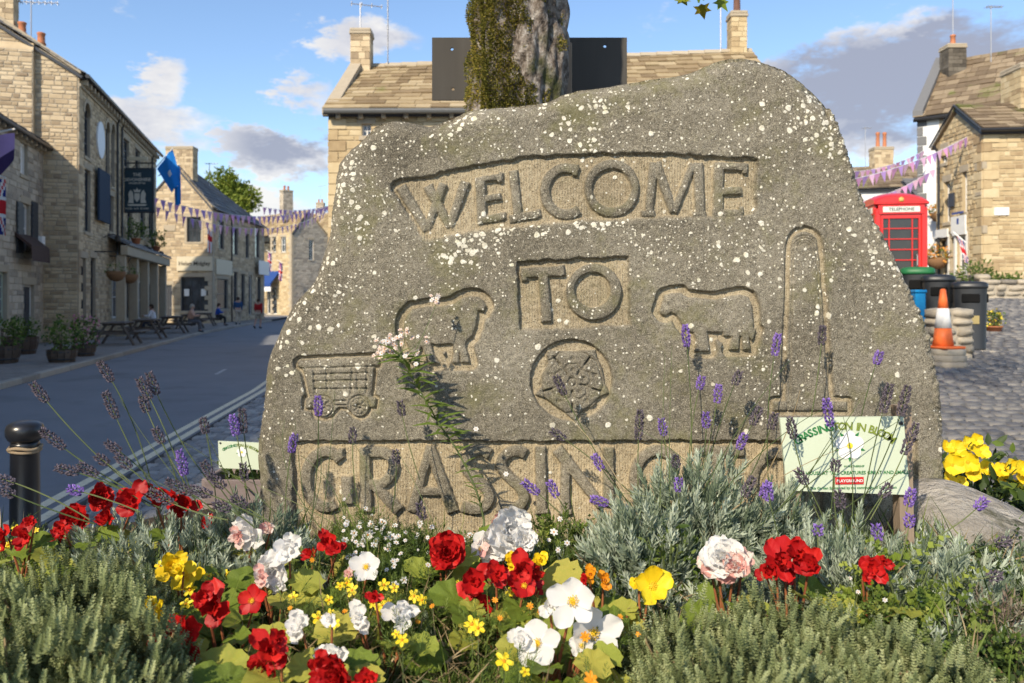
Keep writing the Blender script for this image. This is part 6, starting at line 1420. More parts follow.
def flag(name, label, corners, Yf, colf, mats, nx=18, ny=12, ripple=.05, pole=None, group=None, cat='flag'):
    """cloth hung between four corner points (tl, tr, br, bl), rippled, colours laid out as on the real flag"""
    TLc, TRc, BRc, BLc = [Vector(q) for q in corners]; t = thing(name, label, cat, BLc if pole is None else pole[0]); b = MB()
    for j in range(ny+1):
        for i in range(nx+1):
            u, v = i/nx, j/ny; p = TLc.lerp(TRc, u).lerp(BLc.lerp(BRc, u), v); b.add([p+Vector((0, ripple*math.sin(u*7+v*2.5)*u, ripple*.3*math.sin(u*9)))], [])
    for j in range(ny):
        for i in range(nx): k = j*(nx+1)+i; b.f.append((k, k+1, k+nx+2, k+nx+1)); b.mi.append(colf((i+.5)/nx, (j+.5)/ny))
    b.build('cloth', mats, t, True)
    if pole: b = MB(); b.tube(pole, .025, 6); b.build('pole', m_wood_w, t)
    return t
def uj(u, v):
    """red, white, blue saltires and crosses; 0 blue 1 white 2 red"""
    x, y = (u-.5)*2, (v-.5)
    if abs(x) < .10 or abs(y) < .10: return 2
    if abs(x) < .17 or abs(y) < .167: return 1
    d = min(abs(x*.5-y), abs(x*.5+y))
    return 2 if d < .04 else (1 if d < .12 else 0)
fm = [cl('flag_blue', (.015, .03, .20)), cl('flag_white', (.75, .75, .76)), cl('flag_red', (.55, .02, .03))]
m_lilac, m_purp, m_skyb = cl('lilac_cloth', (.42, .28, .55)), cl('deep_purple_cloth', (.05, .03, .11)), cl('bright_blue_cloth', (.015, .22, .66))
Yq = 22.0; q = lambda px_, py_, Y_=None: at(px_, py_, Y_ or Yq)
flag('union_flag', 'union flag hanging from the cottage wall under the purple banner', [q(-14,176), q(5,180), q(5.5,236), q(-13,231)], Yq, uj, fm, 26, 16, .04, [q(-20,168), q(6,178)])
flag('purple_banner', 'lilac and deep purple banner on a pole high on the cottage', [q(-20,138), q(14,133), q(14,160), q(-12,189)], Yq, lambda u, v: 1 if v > .55 else 0, [m_lilac, m_purp], 12, 12, .03, [q(-22,136), q(15,129)])
# lettering on the banner
flag('blue_flag', 'bright blue flag flying from the far end of the pub', [q(157,169,41), q(172,149,41), q(180.5,180,41), q(172,193,41)], 41, lambda u, v: 1 if .38 < u < .58 and .4 < v < .62 else 0, [m_skyb, fm[1]], 14, 12, .10, [q(152,172,41), q(173,148,41)])
flag('blue_flag', 'narrow furled blue flag hanging behind the flying blue one', [q(174,170,42), q(179.5,166,42), q(181,204,42), q(175,206,42)], 42, lambda u, v: 1 if .35 < u < .65 and .3 < v < .5 else 0, [m_skyb, fm[1]], 8, 12, .08, [q(158,176,42), q(180,164,42)])
flag('st_george_flag', 'small red and white flag on the corner shop front', [q(207.5,228,50.2), q(212,232,50.2), q(211.5,253,50.2), q(207.5,252,50.2)], 50, lambda u, v: 2 if abs(u-.5) < .15 or abs(v-.4) < .12 else 1, fm, 8, 12, .05, [q(206,226,50.6), q(213,231,50.2)])
flag('union_flag', 'union flag angled from the golden house shop front', [q(957,236,24), q(965,243,24), q(970,264,24), q(965,263,24)], 24, uj, fm, 24, 16, .06, [q(953,232,24.4), q(966,243,24)])
for (px_, py_, Y_, lab) in ((268, 252, 75, 'union flag bracketed above the blue shop awning, upper'), (279, 262, 74, 'union flag beside the blue shop awning, lower')):
    flag('union_flag', lab, [q(px_,py_,Y_), q(px_+3.5,py_+2,Y_), q(px_+3,py_+20,Y_), q(px_-.5,py_+18,Y_)], Y_, uj, fm, 14, 14, .1, [q(px_-2,py_-2,Y_), q(px_+4,py_+1,Y_)])
m_bunt = [cl('bunting_pink', (.62, .30, .52)), cl('bunting_lilac', (.40, .25, .55)), cl('bunting_rose', (.66, .42, .58))]
def bunting(A, B, sag, n, label, size=.28):
    A, B = Vector(A), Vector(B); t = thing('bunting', label, 'bunting', A.lerp(B, .5)-Z*sag, 0, 'bunting strung across the street'); P = lambda s: A.lerp(B, s)-Z*(sag*4*s*(1-s)); b = MB(); b.tube([P(s) for s in np.linspace(0, 1, 25)], .012, 4); b.build('cord', fm[1], t); d = (B-A).normalized()
    for k in range(n):
        c_ = P((k+.5)/n); sw = random.uniform(-.12, .12); b = MB(); y_ = Vector((-d.y, d.x, 0))*sw
        b.prism([c_-d*size*.42, c_+d*size*.42, c_-Z*size*1.15+y_], Vector((-d.y, d.x, 0))*.004, Vector((-d.y, d.x, 0))*-.004); b.build('pennant', m_bunt[k % 3], t, fix=True)
bunting(q(152,197,42), q(330,206,60), .9, 34, 'lilac bunting string across the street, upper of the pair at the shop', .5)
bunting(q(154,206,43), q(325,213,70), 1.3, 30, 'lilac bunting string across the street, lower of the pair at the shop', .5)
bunting(q(262,207,68), q(345,200,80), .6, 18, 'faint bunting string crossing before the far gabled house', .6)
bunting(q(800,186,24), q(974,133,27), .35, 30, 'pink bunting string over the phone box reaching the golden house', .30)
bunting(q(800,166,30), q(925,150,33), .5, 24, 'pink bunting string behind the phone box, tied to the white house', .32)
bunting(q(800,200,30), q(935,168,30.5), .6, 24, 'lower pink bunting string sagging behind the phone box roof', .32)
# distant tree above the shop roof
t = thing('distant_tree', 'yellow green tree crown showing above the corner shop roof', 'tree', ((232-512)*88/F, 88, 0)); cx = t.location.x
b = MB(); b.tube([(cx, 88, 0), (cx+.1, 88, 5), (cx, 88, 12.5)], [.35, .28, .12], 10); b.build('trunk', m_bark, t)
ps_, ds_ = [], []
for _ in range(14):
    a, d = blob(330, (cx+random.gauss(0, 1.3), 88+random.gauss(0, 1.3), 13.0+random.gauss(0, .9)), 1.15); ps_.append(a); ds_.append(d)
q_, d_ = np.concatenate(ps_), np.concatenate(ds_); scatter('crown', LEAF, LEAFF, q_, d_+np.random.normal(size=d_.shape), .45, mk('limetree_leaf', [(.08, .13, .015), (.17, .22, .025), (.28, .30, .05)], .6, vamp=.9, trans=.3), t)
# ------------------------------------------------------------------ the raised flower bed
def soil_z(x, y): return .70+.05*sstep(1.6, 2.5, y)+.015*math.sin(x*5)*math.sin(y*6)
m_soil = mk('dark_garden_soil', [(.03, .022, .015), (.06, .045, .03), (.10, .075, .05)], .97, nscale=16, vamp=0, bump=.9, bscale=50, bdist=.03)
BC, BRX, BRY = (-.15, 2.25), 1.85, 1.35
def bed_edge(a, k=1.0):
    c, s = math.cos(a), math.sin(a); return (BC[0]+BRX*k*math.copysign(abs(c)**.75, c), BC[1]+BRY*k*math.copysign(abs(s)**.75, s))
b = MB(); nA, nR = 64, 14
vs = [(BC[0], BC[1], soil_z(*BC))]
for i in range(1, nR+1):
    for j in range(nA):
        x, y = bed_edge(2*math.pi*j/nA, i/nR); vs.append((x, y, soil_z(x, y)-.18*(i == nR)-.04*(i == nR-1)+random.uniform(-.012, .012)))
fs = [(0, 1+j, 1+(j+1) % nA) for j in range(nA)]+[(1+i*nA+j, 1+(i+1)*nA+j, 1+(i+1)*nA+(j+1) % nA, 1+i*nA+(j+1) % nA) for i in range(nR-1) for j in range(nA)]
b.add(vs, fs); tag(b.build('flower_bed', m_soil, smooth=True), kind='structure')
# edging boulders
m_boul = mk('pale_limestone', [(.19, .175, .155), (.31, .285, .25), (.43, .40, .355), (.53, .495, .44)], .92, nscale=7, amp=1.1, vamp=.3, bump=1.0, bscale=16, bdist=.05, stain=((.10, .10, .07), 6, .52, .66))
BOUL = [rock_mesh(100+s, 4, .15) for s in range(5)]
for r in BOUL: r.materials.append(m_boul)
nb = 15
for k in range(nb):
    a = 2*math.pi*(k+.35)/nb; x, y = bed_edge(a, 1.04)
    o = link('edging_boulder', BOUL[k % 5]); ang_ = a+math.pi/2+.2*math.sin(k*3)
    o.location = (x, y, .23+.03*math.sin(k*2.3)); o.scale = (.80, .42, .66); o.rotation_euler = (0, 0, ang_)
    tag(o, 'rounded limestone boulder edging the raised flower bed, largely under plants', 'boulder', 'boulders edging the flower bed')
o = link('edging_boulder', BOUL[2]); o.location = (1.70, 2.5, .50); o.scale = (.92, .42, .78); o.rotation_euler = (R(-4), R(20), R(-22)); tag(o, 'large pale limestone boulder right of the bloom sign, below the yellow pansies', 'boulder')

# ---- foliage materials
def leafm(n, c, tr=.3, rough=.55, **kw): return mk(n, c, rough, nscale=kw.pop('nscale', 14), amp=.35, vamp=.9, trans=tr, **kw)
m_sage = leafm('sage_leaf', [(.10, .125, .045), (.21, .25, .105), (.33, .375, .175), (.45, .48, .25)], .3, .8)
m_silver = leafm('silver_leaf', [(.13, .175, .11), (.26, .32, .22), (.42, .48, .37), (.56, .62, .50)], .25, .8)
m_green = leafm('mid_green_leaf', [(.035, .065, .012), (.08, .13, .022), (.15, .21, .04), (.23, .28, .07)])
m_dkgreen = leafm('dark_green_leaf', [(.018, .035, .010), (.04, .07, .018), (.07, .105, .028)])
m_lime = leafm('lime_leaf', [(.10, .15, .02), (.18, .25, .035), (.28, .34, .06), (.36, .38, .09)])
m_bego = leafm('begonia_leaf', [(.10, .15, .02), (.20, .27, .035), (.34, .38, .06), (.48, .42, .08)], .35, .45, nscale=26, bump=.5, bscale=60, bdist=.004)
m_straw = leafm('dry_straw', [(.14, .10, .05), (.28, .21, .11), (.40, .32, .19)], .15, .8)
m_stemg = leafm('green_stem', [(.05, .075, .025), (.095, .125, .045), (.15, .175, .07)], .1, .7)
m_stemr = leafm('reddish_stem', [(.22, .07, .03), (.33, .13, .05)], .1, .6)
m_lavd = leafm('spent_lavender', [(.05, .042, .055), (.10, .083, .105), (.16, .135, .165)], .1, .85)
m_lavv = leafm('violet_lavender', [(.12, .07, .26), (.22, .13, .46), (.34, .22, .62)], .15, .8)
m_redp = mk('scarlet_petal', [(.34, .006, .008), (.52, .012, .012), (.66, .03, .02)], .5, nscale=30, amp=.3, vamp=.8, trans=.3)
m_whip = mk('white_petal', [(.80, .79, .76), (.86, .85, .83), (.90, .89, .88)], .6, nscale=30, amp=.3, vamp=.6, trans=.45)
m_pinkp = mk('blush_petal', [(.80, .40, .36), (.82, .58, .52), (.86, .78, .72), (.90, .86, .83)], .6, nscale=25, amp=.5, vamp=.9, trans=.45)
m_yelp = mk('lemon_petal', [(.78, .52, .01), (.86, .66, .02), (.90, .76, .06)], .5, nscale=30, amp=.3, vamp=.8, trans=.3)
m_orng = mk('marigold_petal', [(.72, .26, .01), (.80, .38, .02)], .5, vamp=.8, trans=.3)
m_stam = mk('yellow_stamen', [(.80, .50, .02), (.88, .62, .05)], .6, vamp=.5)

DIA = [(0,0,0), (.16,.5,.05), (0,1,0), (-.16,.5,.05), (0,.5,-.03)]; DIAF = [(0,1,4), (1,2,4), (2,3,4), (3,0,4)]
def shoot(nw, per, L, lw, ll, spread=.8, thin=False, seed=0, taper=.6):
    """template: leafy shoot along +Y, whorls of small leaves; returns verts, faces"""
    rg = random.Random(seed); vs, fs = [], []
    for i in range(nw):
        yy = L*(i+.3)/nw; k = 1-(1-taper)*i/nw
        for j in range(per):
            a = 2*math.pi*(j+.5*(i % 2))/per+rg.uniform(-.3, .3); sp = spread*(1-.45*i/nw)+rg.uniform(-.1, .1); d = Vector((math.cos(a)*sp, 1-.4*sp, math.sin(a)*sp)).normalized(); s = Vector((-math.sin(a), 0, math.cos(a)))
            p = Vector((0, yy, 0)); l = ll*k*rg.uniform(.8, 1.2); w = lw*k; n0 = len(vs)
            if thin: vs += [p-s*w*.5, p+s*w*.5, p+d*l+Vector((0, l*.1, 0))]; fs.append((n0, n0+1, n0+2))
            else: vs += [p, p+d*l*.5+s*w, p+d*l, p+d*l*.5-s*w]; fs += [(n0, n0+1, n0+2, n0+3)]
    n0 = len(vs); vs += [(-.006, 0, 0), (.006, 0, 0), (0, L, 0)]; fs.append((n0, n0+1, n0+2)); return [tuple(v) for v in vs], fs
def dome(cx, cy, z0, rx, ry, h, n, jit=.12):
    """points and directions on an uneven mound"""
    a = np.random.rand(n)*2*math.pi; u = np.random.rand(n)**.6; el_ = np.arccos(1-u*.98)
    d = np.stack([np.sin(el_)*np.cos(a), np.sin(el_)*np.sin(a), np.cos(el_)], 1); k = 1-jit*2*np.random.rand(n)**1.6+jit*np.sin(d[:, 0]*7+cx*9)*np.sin(d[:, 1]*6+d[:, 2]*5+cy*7)
    return np.stack([cx+rx*d[:, 0]*k, cy+ry*d[:, 1]*k, z0+h*d[:, 2]*k], 1), d
SH_SAGE = [shoot(9, 4, 1.0, .085, .24, 1.25, seed=s, taper=.45) for s in range(3)]
SH_SILV = [shoot(8, 3, 1.0, .05, .50, .55, thin=False, seed=s+9, taper=.7) for s in range(3)]
def woody(t, x, y, z, r, h, m=None, n=7):
    b = MB()
    for _ in range(n):
        a = random.uniform(0, 6.28); e = Vector((math.cos(a)*r*.6, math.sin(a)*r*.6, h*.75)); b.tube([(x, y, z-.03), Vector((x, y, z))+e*.5+Z*.02, Vector((x, y, z))+e], [.006, .0045, .002], 5)
    b.build('stems', m or m_straw, t, kind='stuff')
def mound(name, label, cat, px, pytop, Y, rx, ry, kind, n, ls, group=None, jit=.12):
    x = (px-512)*Y/F; top = EYE+(HZ-pytop)*Y/F; z = soil_z(x, Y)-.02; h = top-z; t = thing(name, label, cat, (x, Y, z), 0, group)
    tpl, mat = {'sage': (SH_SAGE, m_sage), 'silver': (SH_SILV, m_silver)}[kind]; p, d = dome(x, Y, z, rx, ry, max(.05, h-ls*.6), n, jit)
    keep = p[:, 1] > .75; p, d = p[keep], d[keep]
    for i, (v, f) in enumerate(tpl):
        s = slice(i, None, 3); dd = d[s]*.75+np.array([0, -.08, .8])+np.random.normal(size=d[s].shape)*.26
        scatter('foliage', v, f, p[s], dd, np.random.uniform(.65, 1.25, len(p[s]))*ls, mat, t)
    woody(t, x, Y, z, max(rx, ry), h); return t
# grey-green shrublets in front
for (px, pt, Y, rx, ry, n, lab) in ((62, 548, 1.72, .27, .22, 2300, 'grey green mounded shrublet at the left edge of the bed, behind the lower mound'), (125, 590, 1.50, .14, .14, 1100, 'small grey green shrublet beside the red begonias'),
        (20, 612, 1.38, .25, .17, 1700, 'grey green shrublet filling the left front corner of the bed'), (690, 602, 1.62, .13, .15, 1100, 'grey green shrublet below the yellow open flower'),
        (775, 590, 1.66, .20, .17, 1800, 'grey green mound under the red and blush begonias'), (860, 612, 1.60, .18, .16, 1500, 'grey green mound below the bloom sign, next to the mint'),
        (740, 640, 1.42, .22, .13, 1500, 'low grey green mound at the front of the bed under the blush begonia'), (930, 640, 1.52, .20, .16, 1400, 'low grey green mound at the right front of the bed'),
        (118, 560, 1.90, .16, .14, 1100, 'grey green shrublet between the lavender and the yellow begonias')):
    mound('grey_shrublet', lab, 'shrub', px, pt, Y, rx, ry, 'sage', int(n*1.55), .041, 'grey green mounded shrublets')
# silver lavender clumps
LAV = {}
for key, px, pt, Y, rx, ry, n, lab in (('a', 150, 510, 2.25, .26, .16, 520, 'silver leaved lavender clump leaning over the road side'), ('b', 238, 512, 2.35, .22, .14, 460, 'silver leaved lavender clump by the stone corner, left of the letter G'),
        ('c', 690, 462, 2.42, .20, .14, 800, 'tall silver lavender clump hiding the last letters of the carved name'), ('d', 640, 505, 2.30, .13, .13, 420, 'silver lavender clump below the carved letter N'),
        ('e', 760, 478, 2.45, .17, .12, 420, 'silver lavender clump left of the bloom sign post'), ('f', 850, 525, 2.15, .24, .16, 620, 'lavender clump growing under the bloom sign'), ('g', 930, 548, 2.1, .15, .14, 380, 'lavender clump against the pale boulder')):
    LAV[key] = mound('lavender', lab, 'lavender', px, pt, Y, rx, ry, 'silver', n, .085 if key in 'cde' else .07, jit=.22)
# flower stems: (clump, base px,py, tip px,py, spike length px, violet?, depth)
m_cal = (m_lavd, m_lavv)
def spike_mesh(L, seed, r=.0066):
    rg = random.Random(seed); b = MB(); k = max(4, int(L/.0062))
    for i in range(k):
        yy = L*(i+.5)/k
        rr = r*(.55+.75*math.sin(math.pi*min(1, (i+.8)/k*.92+.06)))
        for j in range(5):
            a = 2*math.pi*j/5+i*.6+rg.uniform(-.3, .3); c = Vector((math.cos(a)*rr, yy+rg.uniform(-.001, .001), math.sin(a)*rr)); d = Vector((math.cos(a)*.8, .9, math.sin(a)*.8)).normalized(); b.cur = rg.random()
            s = Vector((-math.sin(a), 0, math.cos(a)))*.0034; l = .0105*rg.uniform(.8, 1.3); q = d.cross(s).normalized()*.0034
            b.add([c-d*.002, c+s+d*l*.4, c+q+d*l*.4, c-s+d*l*.4, c-q+d*l*.4, c+d*l], [(0,1,2),(0,2,3),(0,3,4),(0,4,1),(5,2,1),(5,3,2),(5,4,3),(5,1,4)])
    return b
SPK = {}
def spike_mesh_cached(L, v, seed):
    key = (round(L*200), v, seed % 3)
    if key not in SPK:
        me = spike_mesh(round(L*200)/200, seed % 3+10*v).mesh('flower_spike'); me.materials.append(m_cal[v]); SPK[key] = me
    return SPK[key]
def lav_stem(clump, bx, by, tx_, ty_, lpx, v, Y, dY=0.0, bend=.0):
    t = LAV[clump]; A, B = at(bx, by, Y+dY), at(tx_, ty_, Y); A.z = max(A.z, soil_z(A.x, A.y)); m = (A+B)/2+Vector((0, 0, 0)); d = (B-A); side = Vector((d.z, 0, -d.x)).normalized(); mid = m+side*bend*d.length
    q = lambda s: A*(1-s)**2+mid*2*s*(1-s)+B*s*s
    L = lpx*Y/F; tot = max(d.length, 1e-3); s1 = max(.1, 1-L/tot); pts = [q(s1*i/7) for i in range(8)]
    b = MB(); b.cur = random.random(); b.tube(pts+[q(1)], [.0017]*7+[.0014, .0010], 5); st_ = b.build('flower_stem', m_stemg, t)
    e = pts[-1]; dr = (B-e).normalized(); o = bpy.data.objects.new('flower_spike', spike_mesh_cached(L, v, int(bx+ty_))); COL.objects.link(o); o.parent = st_; o.matrix_parent_inverse = ROOTM[t].inverted() if False else Matrix()
    M = dr.to_track_quat('Y', 'Z').to_matrix().to_4x4(); M.translation = e; o.matrix_parent_inverse = Matrix(); STEMS.append((o, M)); ROOTM[o] = Matrix()
    if L > .045 and random.random() < .5:                       # a lower whorl, parted from the spike as lavender has
        pass
STEMS = []
LS = [ # left fan
 ('a',132,486,33,384,24,0,2.30),('a',150,478,100,362,24,0,2.34),('a',160,502,105,392,30,0,2.28),('a',188,500,139,379,24,0,2.32),('a',214,488,149,374,23,0,2.36),('b',216,502,203,419,16,0,2.4),
 ('a',142,496,42,430,30,0,2.24),('a',150,506,56,467,24,0,2.2),('a',160,508,78,464,24,0,2.22),('a',170,500,107,443,17,0,2.26),('a',178,504,117,455,20,0,2.24),('a',150,500,97,456,15,0,2.28),
 ('b',200,510,179,451,26,1,2.3),('b',215,512,166,480,30,0,2.2),('b',240,515,203,462,21,0,2.3),('b',246,515,209,474,22,0,2.26),('b',250,500,243,464,18,0,2.42),('b',248,510,232,415,22,1,2.42),('b',262,505,242,410,24,0,2.44),
 ('a',90,520,-4,477,20,0,2.15),('a',95,524,-3,488,20,0,2.12),('a',180,498,155,429,17,0,2.3),('a',196,500,141,396,18,0,2.33),('a',140,512,70,489,14,1,2.15),('b',228,520,150,492,26,0,2.1),('b',262,520,190,488,24,0,2.15),('b',270,522,233,497,18,0,2.2),('b',255,528,215,503,18,0,2.15),
 ('b',285,515,295,434,20,1,2.5),('b',310,530,318,397,20,1,2.55),('b',365,530,353,428,16,0,2.58),('b',392,512,396,450,15,0,2.5),('b',420,480,400,402,15,0,2.62),('b',424,530,419,503,18,0,2.3),
 # across the middle
 ('d',640,520,556,377,21,0,2.60),('d',650,512,551,430,18,0,2.55),('d',648,520,594,456,17,1,2.5),('d',590,545,524,482,20,1,2.4),('d',592,545,549,482,18,1,2.42),('d',640,520,592,499,18,1,2.35),('d',640,525,640,411,30,0,2.5),('d',668,520,661,419,18,1,2.5),
 ('c',690,500,702,377,14,1,2.58),('c',694,500,719,386,18,1,2.58),('c',700,505,740,371,16,0,2.6),('c',692,505,706,413,16,1,2.5),('c',720,500,745,434,18,1,2.5),('c',676,520,675,455,14,0,2.4),('c',681,515,679,479,14,1,2.3),('c',690,500,685,326,22,1,2.64),('c',740,505,753,478,22,0,2.3),('c',760,500,769,482,18,1,2.3),('c',720,500,760,408,20,0,2.55),('c',736,500,775,413,18,0,2.5),
 # around the sign
 ('e',770,500,778,335,22,1,2.64),('e',800,470,823,326,20,0,2.64),('f',850,500,880,352,14,1,2.6),('f',830,520,826,398,30,1,2.32),('f',860,520,890,385,30,0,2.36),('f',850,520,908,386,32,0,2.38),('f',820,520,790,418,22,0,2.34),('f',870,520,916,424,34,0,2.32),
 ('f',838,530,836,460,13,0,2.2),('f',826,525,797,470,18,0,2.25),('f',860,530,890,485,16,0,2.2),('f',842,540,838,490,20,0,2.1),('f',820,560,818,525,12,1,2.0),('f',880,560,876,526,16,1,2.0),('f',905,530,912,490,18,1,2.15),('f',900,560,910,515,14,1,2.05),('e',780,540,767,486,16,1,2.2),('g',930,540,985,500,14,1,2.2),('g',950,560,1010,540,16,0,2.0),('g',960,580,1000,575,14,0,1.95)]
for i, a in enumerate(LS): lav_stem(*a, bend=(.07 if i % 2 else -.06)+.03*math.sin(i))
# ---- ground cover between the show plants
def in_bed(x, y): return ((abs(x-BC[0])/BRX)**2.6+(abs(y-BC[1])/BRY)**2.6) < .88
def cover(name, label, n, tpl, tf, mat, size, h=(.0, .07), region=None, up=.9, seed=0, var=None):
    rg = np.random.RandomState(seed); P = []
    while len(P) < n:
        px, py = rg.uniform(-40, 1064), rg.uniform(505, 740); Y = np.interp(py, [505, 740], [2.62, 1.0])+rg.normal()*.05; x = (px-512)*Y/F
        if not in_bed(x, Y) or (region and rg.rand() > region(px, py)) or (Y > 2.66 and -.95 < x < 1.55): continue
        P.append((x, Y, soil_z(x, Y)+rg.uniform(*h)))
    P = np.array(P); d = rg.normal(size=(n, 3))*.7+np.array([0, 0, up]); o = scatter(name, tpl, tf, P, d, rg.uniform(.6, 1.4, n)*size, mat); tag(o, label, 'plants', kind='stuff'); return o
gz_ = lambda px, py, cx, cy, sx, sy: math.exp(-((px-cx)/sx)**2-((py-cy)/sy)**2)
cover('ground_cover', 'small mid green leaves filling the bed between flowers', 9000, LEAF, LEAFF, m_green, .022, (.0, .11), None, .4, 1)
cover('ground_cover', 'dark green low leaves at the front of the bed', 7000, LEAF, LEAFF, m_dkgreen, .020, (.0, .09), lambda px, py: .3+.7*gz_(px, py, 520, 690, 220, 60), .5, 2)
FERN = shoot(7, 2, 1.0, .025, .38, .8, seed=33, taper=.8)
cover('feathery_foliage', 'fine feathery yellow green foliage around the small yellow flowers', 4200, FERN[0], FERN[1], m_green, .05, (.0, .07), lambda px, py: .12+gz_(px, py, 380, 620, 190, 60)+.6*gz_(px, py, 560, 600, 120, 60), .9, 3)
cover('dry_stalks', 'dry straw coloured stalks and dead leaves lying in the bed', 3600, [(-.02,0,0), (.02,0,0), (.015,.6,.05), (-.015,.6,.05), (0,1,.02)], [(0,1,2,3), (3,2,4)], m_straw, .09, (.02, .11), lambda px, py: .25+.8*gz_(px, py, 470, 620, 170, 60), .35, 4)
MINT = shoot(7, 2, 1.0, .10, .22, 1.2, seed=41, taper=.55)
cover('creeping_foliage', 'tiny trailing leaves at the right of the bed', 2600, MINT[0], MINT[1], m_dkgreen, .07, (.0, .08), lambda px, py: gz_(px, py, 930, 620, 150, 70)+.5*gz_(px, py, 560, 560, 80, 50), .8, 6)
cover('lavender_undergrowth', 'fine grey green grassy leaves beneath the lavender', 2600, SH_SILV[0][0], SH_SILV[0][1], m_silver, .07, (.0, .06), lambda px, py: .7*gz_(px, py, 190, 540, 110, 30)+gz_(px, py, 700, 540, 130, 50)+gz_(px, py, 880, 560, 140, 60), 1.0, 7)
BLADE = [(-.012,0,0), (.012,0,0), (-.011,.35,.02), (.011,.35,.02), (-.008,.7,.10), (.008,.7,.10), (0,1,.24)]; BLADEF = [(0,1,3,2), (2,3,5,4), (4,5,6)]
cover('grass_blades', 'thin green grass blades rising among the flowers', 1500, BLADE, BLADEF, m_green, .17, (.0, .03), lambda px, py: .15+gz_(px, py, 720, 510, 130, 40)+.8*gz_(px, py, 280, 525, 110, 25)+.5*gz_(px, py, 900, 540, 100, 60), 1.2, 8)

# ---- begonias and other flowering plants
def petal_mesh(name, w, L, cup, ruffle, seed, nu=5, nv=5, notch=0.0, mat=None, var=.5):
    rg = random.Random(seed); b = MB(); b.cur = var; ph_ = rg.uniform(0, 6)
    for j in range(nv+1):
        v = j/nv
        wd = w*(.16+.84*math.sin(math.pi*min(1, v*.62+.06)))*(1 if v < .8 else 1-.35*((v-.8)/.2)**2)
        for i in range(nu+1):
            u = i/nu*2-1; b.add([(u*wd/2, L*v*(1-.12*u*u*(v > .5))-notch*L*(1-abs(u))*(v == 1), cup*L*(v**1.8)*.6+.10*L*u*u*v+ruffle*L*math.sin(u*5+ph_+v*4)*v*v)], [])
    b.f = [(j*(nu+1)+i, j*(nu+1)+i+1, (j+1)*(nu+1)+i+1, (j+1)*(nu+1)+i) for j in range(nv) for i in range(nu)]; b.mi = [0]*len(b.f)
    me = b.mesh(name, True); me.materials.append(mat); return me
PET = {}
for key, mat in (('red', m_redp), ('white', m_whip), ('blush', m_pinkp), ('yellow', m_yelp), ('orange', m_orng)):
    PET[key] = [petal_mesh('petal', .98, 1.0, .26, .085, s, mat=mat, var=(s*.31) % 1) for s in range(4)]
    PET[key+'d'] = [petal_mesh('petal', 1.0, 1.0, .42, .16, s+7, mat=mat, var=(s*.31+.1) % 1) for s in range(4)]
def obj_at(name, me, parent, M):
    o = bpy.data.objects.new(name, me); COL.objects.link(o); o.parent = parent; o.matrix_parent_inverse = Matrix(); STEMS.append((o, M)); ROOTM[o] = Matrix(); return o
def centre_mesh(mat, name='flower', r=1.0):
    b = MB()
    for k in range(26):
        a = k*2.4; rr = .16*math.sqrt(k/26); c = Vector((rr*math.cos(a), rr*math.sin(a), .06+.08*(1-rr*5))); b.cur = random.random()
        b.add([c+Vector((.03, 0, 0)), c+Vector((-.015, .026, 0)), c+Vector((-.015, -.026, 0)), c+Vector((0, 0, .06))], [(0,1,3), (1,2,3), (2,0,3)])
    b.cur = .3; b.lathe([(.02, -.16), (.09, -.03), (.10, .02), (.0, .05)], (0, 0, 0), 8); me = b.mesh(name); me.materials.append(mat); return me
CEN = {k: centre_mesh(m) for k, m in (('y', m_stam), ('r', m_redp), ('w', m_whip))}
def flower(t, px, py, rpx, kind, Y, face=None):
    """kind: colour + 's' single open / 'd' double; petals are sub-parts of the flower"""
    c = at(px, py, Y); r = rpx*Y/F*(1.0 if kind[-1] == 'd' else 1.1); col, dbl = kind[:-1], kind[-1]
    n = Vector(face if face else (random.gauss(0, .35), -1.0, random.uniform(.15, .7))).normalized(); q = n.to_track_quat('Z', 'Y').to_matrix().to_4x4(); M = q.copy(); M.translation = c
    S_ = Matrix.Scale(r, 4); f = obj_at('flower', CEN['y' if (dbl == 's' or col == 'yellow') else ('r' if col == 'red' else 'w')], t, M @ S_ @ Matrix.Scale(1.5 if dbl == 's' else 1.0, 4))
    lay = [(5, .0, 1.0, 8)] if dbl == 's' else [(7, .0, 1.0, 0), (7, .5, .9, 14), (6, .2, .74, 28), (6, .7, .56, 44), (4, .3, .38, 60)]
    if dbl == 'm': lay = [(2, .1+random.random(), 1.15, -8), (2, .6+random.random(), .9, 6), (4, random.random(), .85, 24), (3, .2, .55, 48)]
    for n_, off, s_, tilt in lay:
        for k in range(n_):
            a = 2*math.pi*(k+off)/n_+random.uniform(-.15, .15); me = random.choice(PET[col if dbl == 's' else col+'d'])
            L = M @ S_ @ Matrix.Rotation(a, 4, 'Z') @ Matrix.Rotation(R(tilt+random.uniform(-14, 14)), 4, 'X') @ Matrix.Translation((0, .07, .01*k % .03)) @ Matrix.Diagonal((s_*random.uniform(.75, 1.1), s_*random.uniform(.82, 1.12), s_*random.uniform(.7, 1.4), 1)); obj_at('petal', me, f, L)
    return c
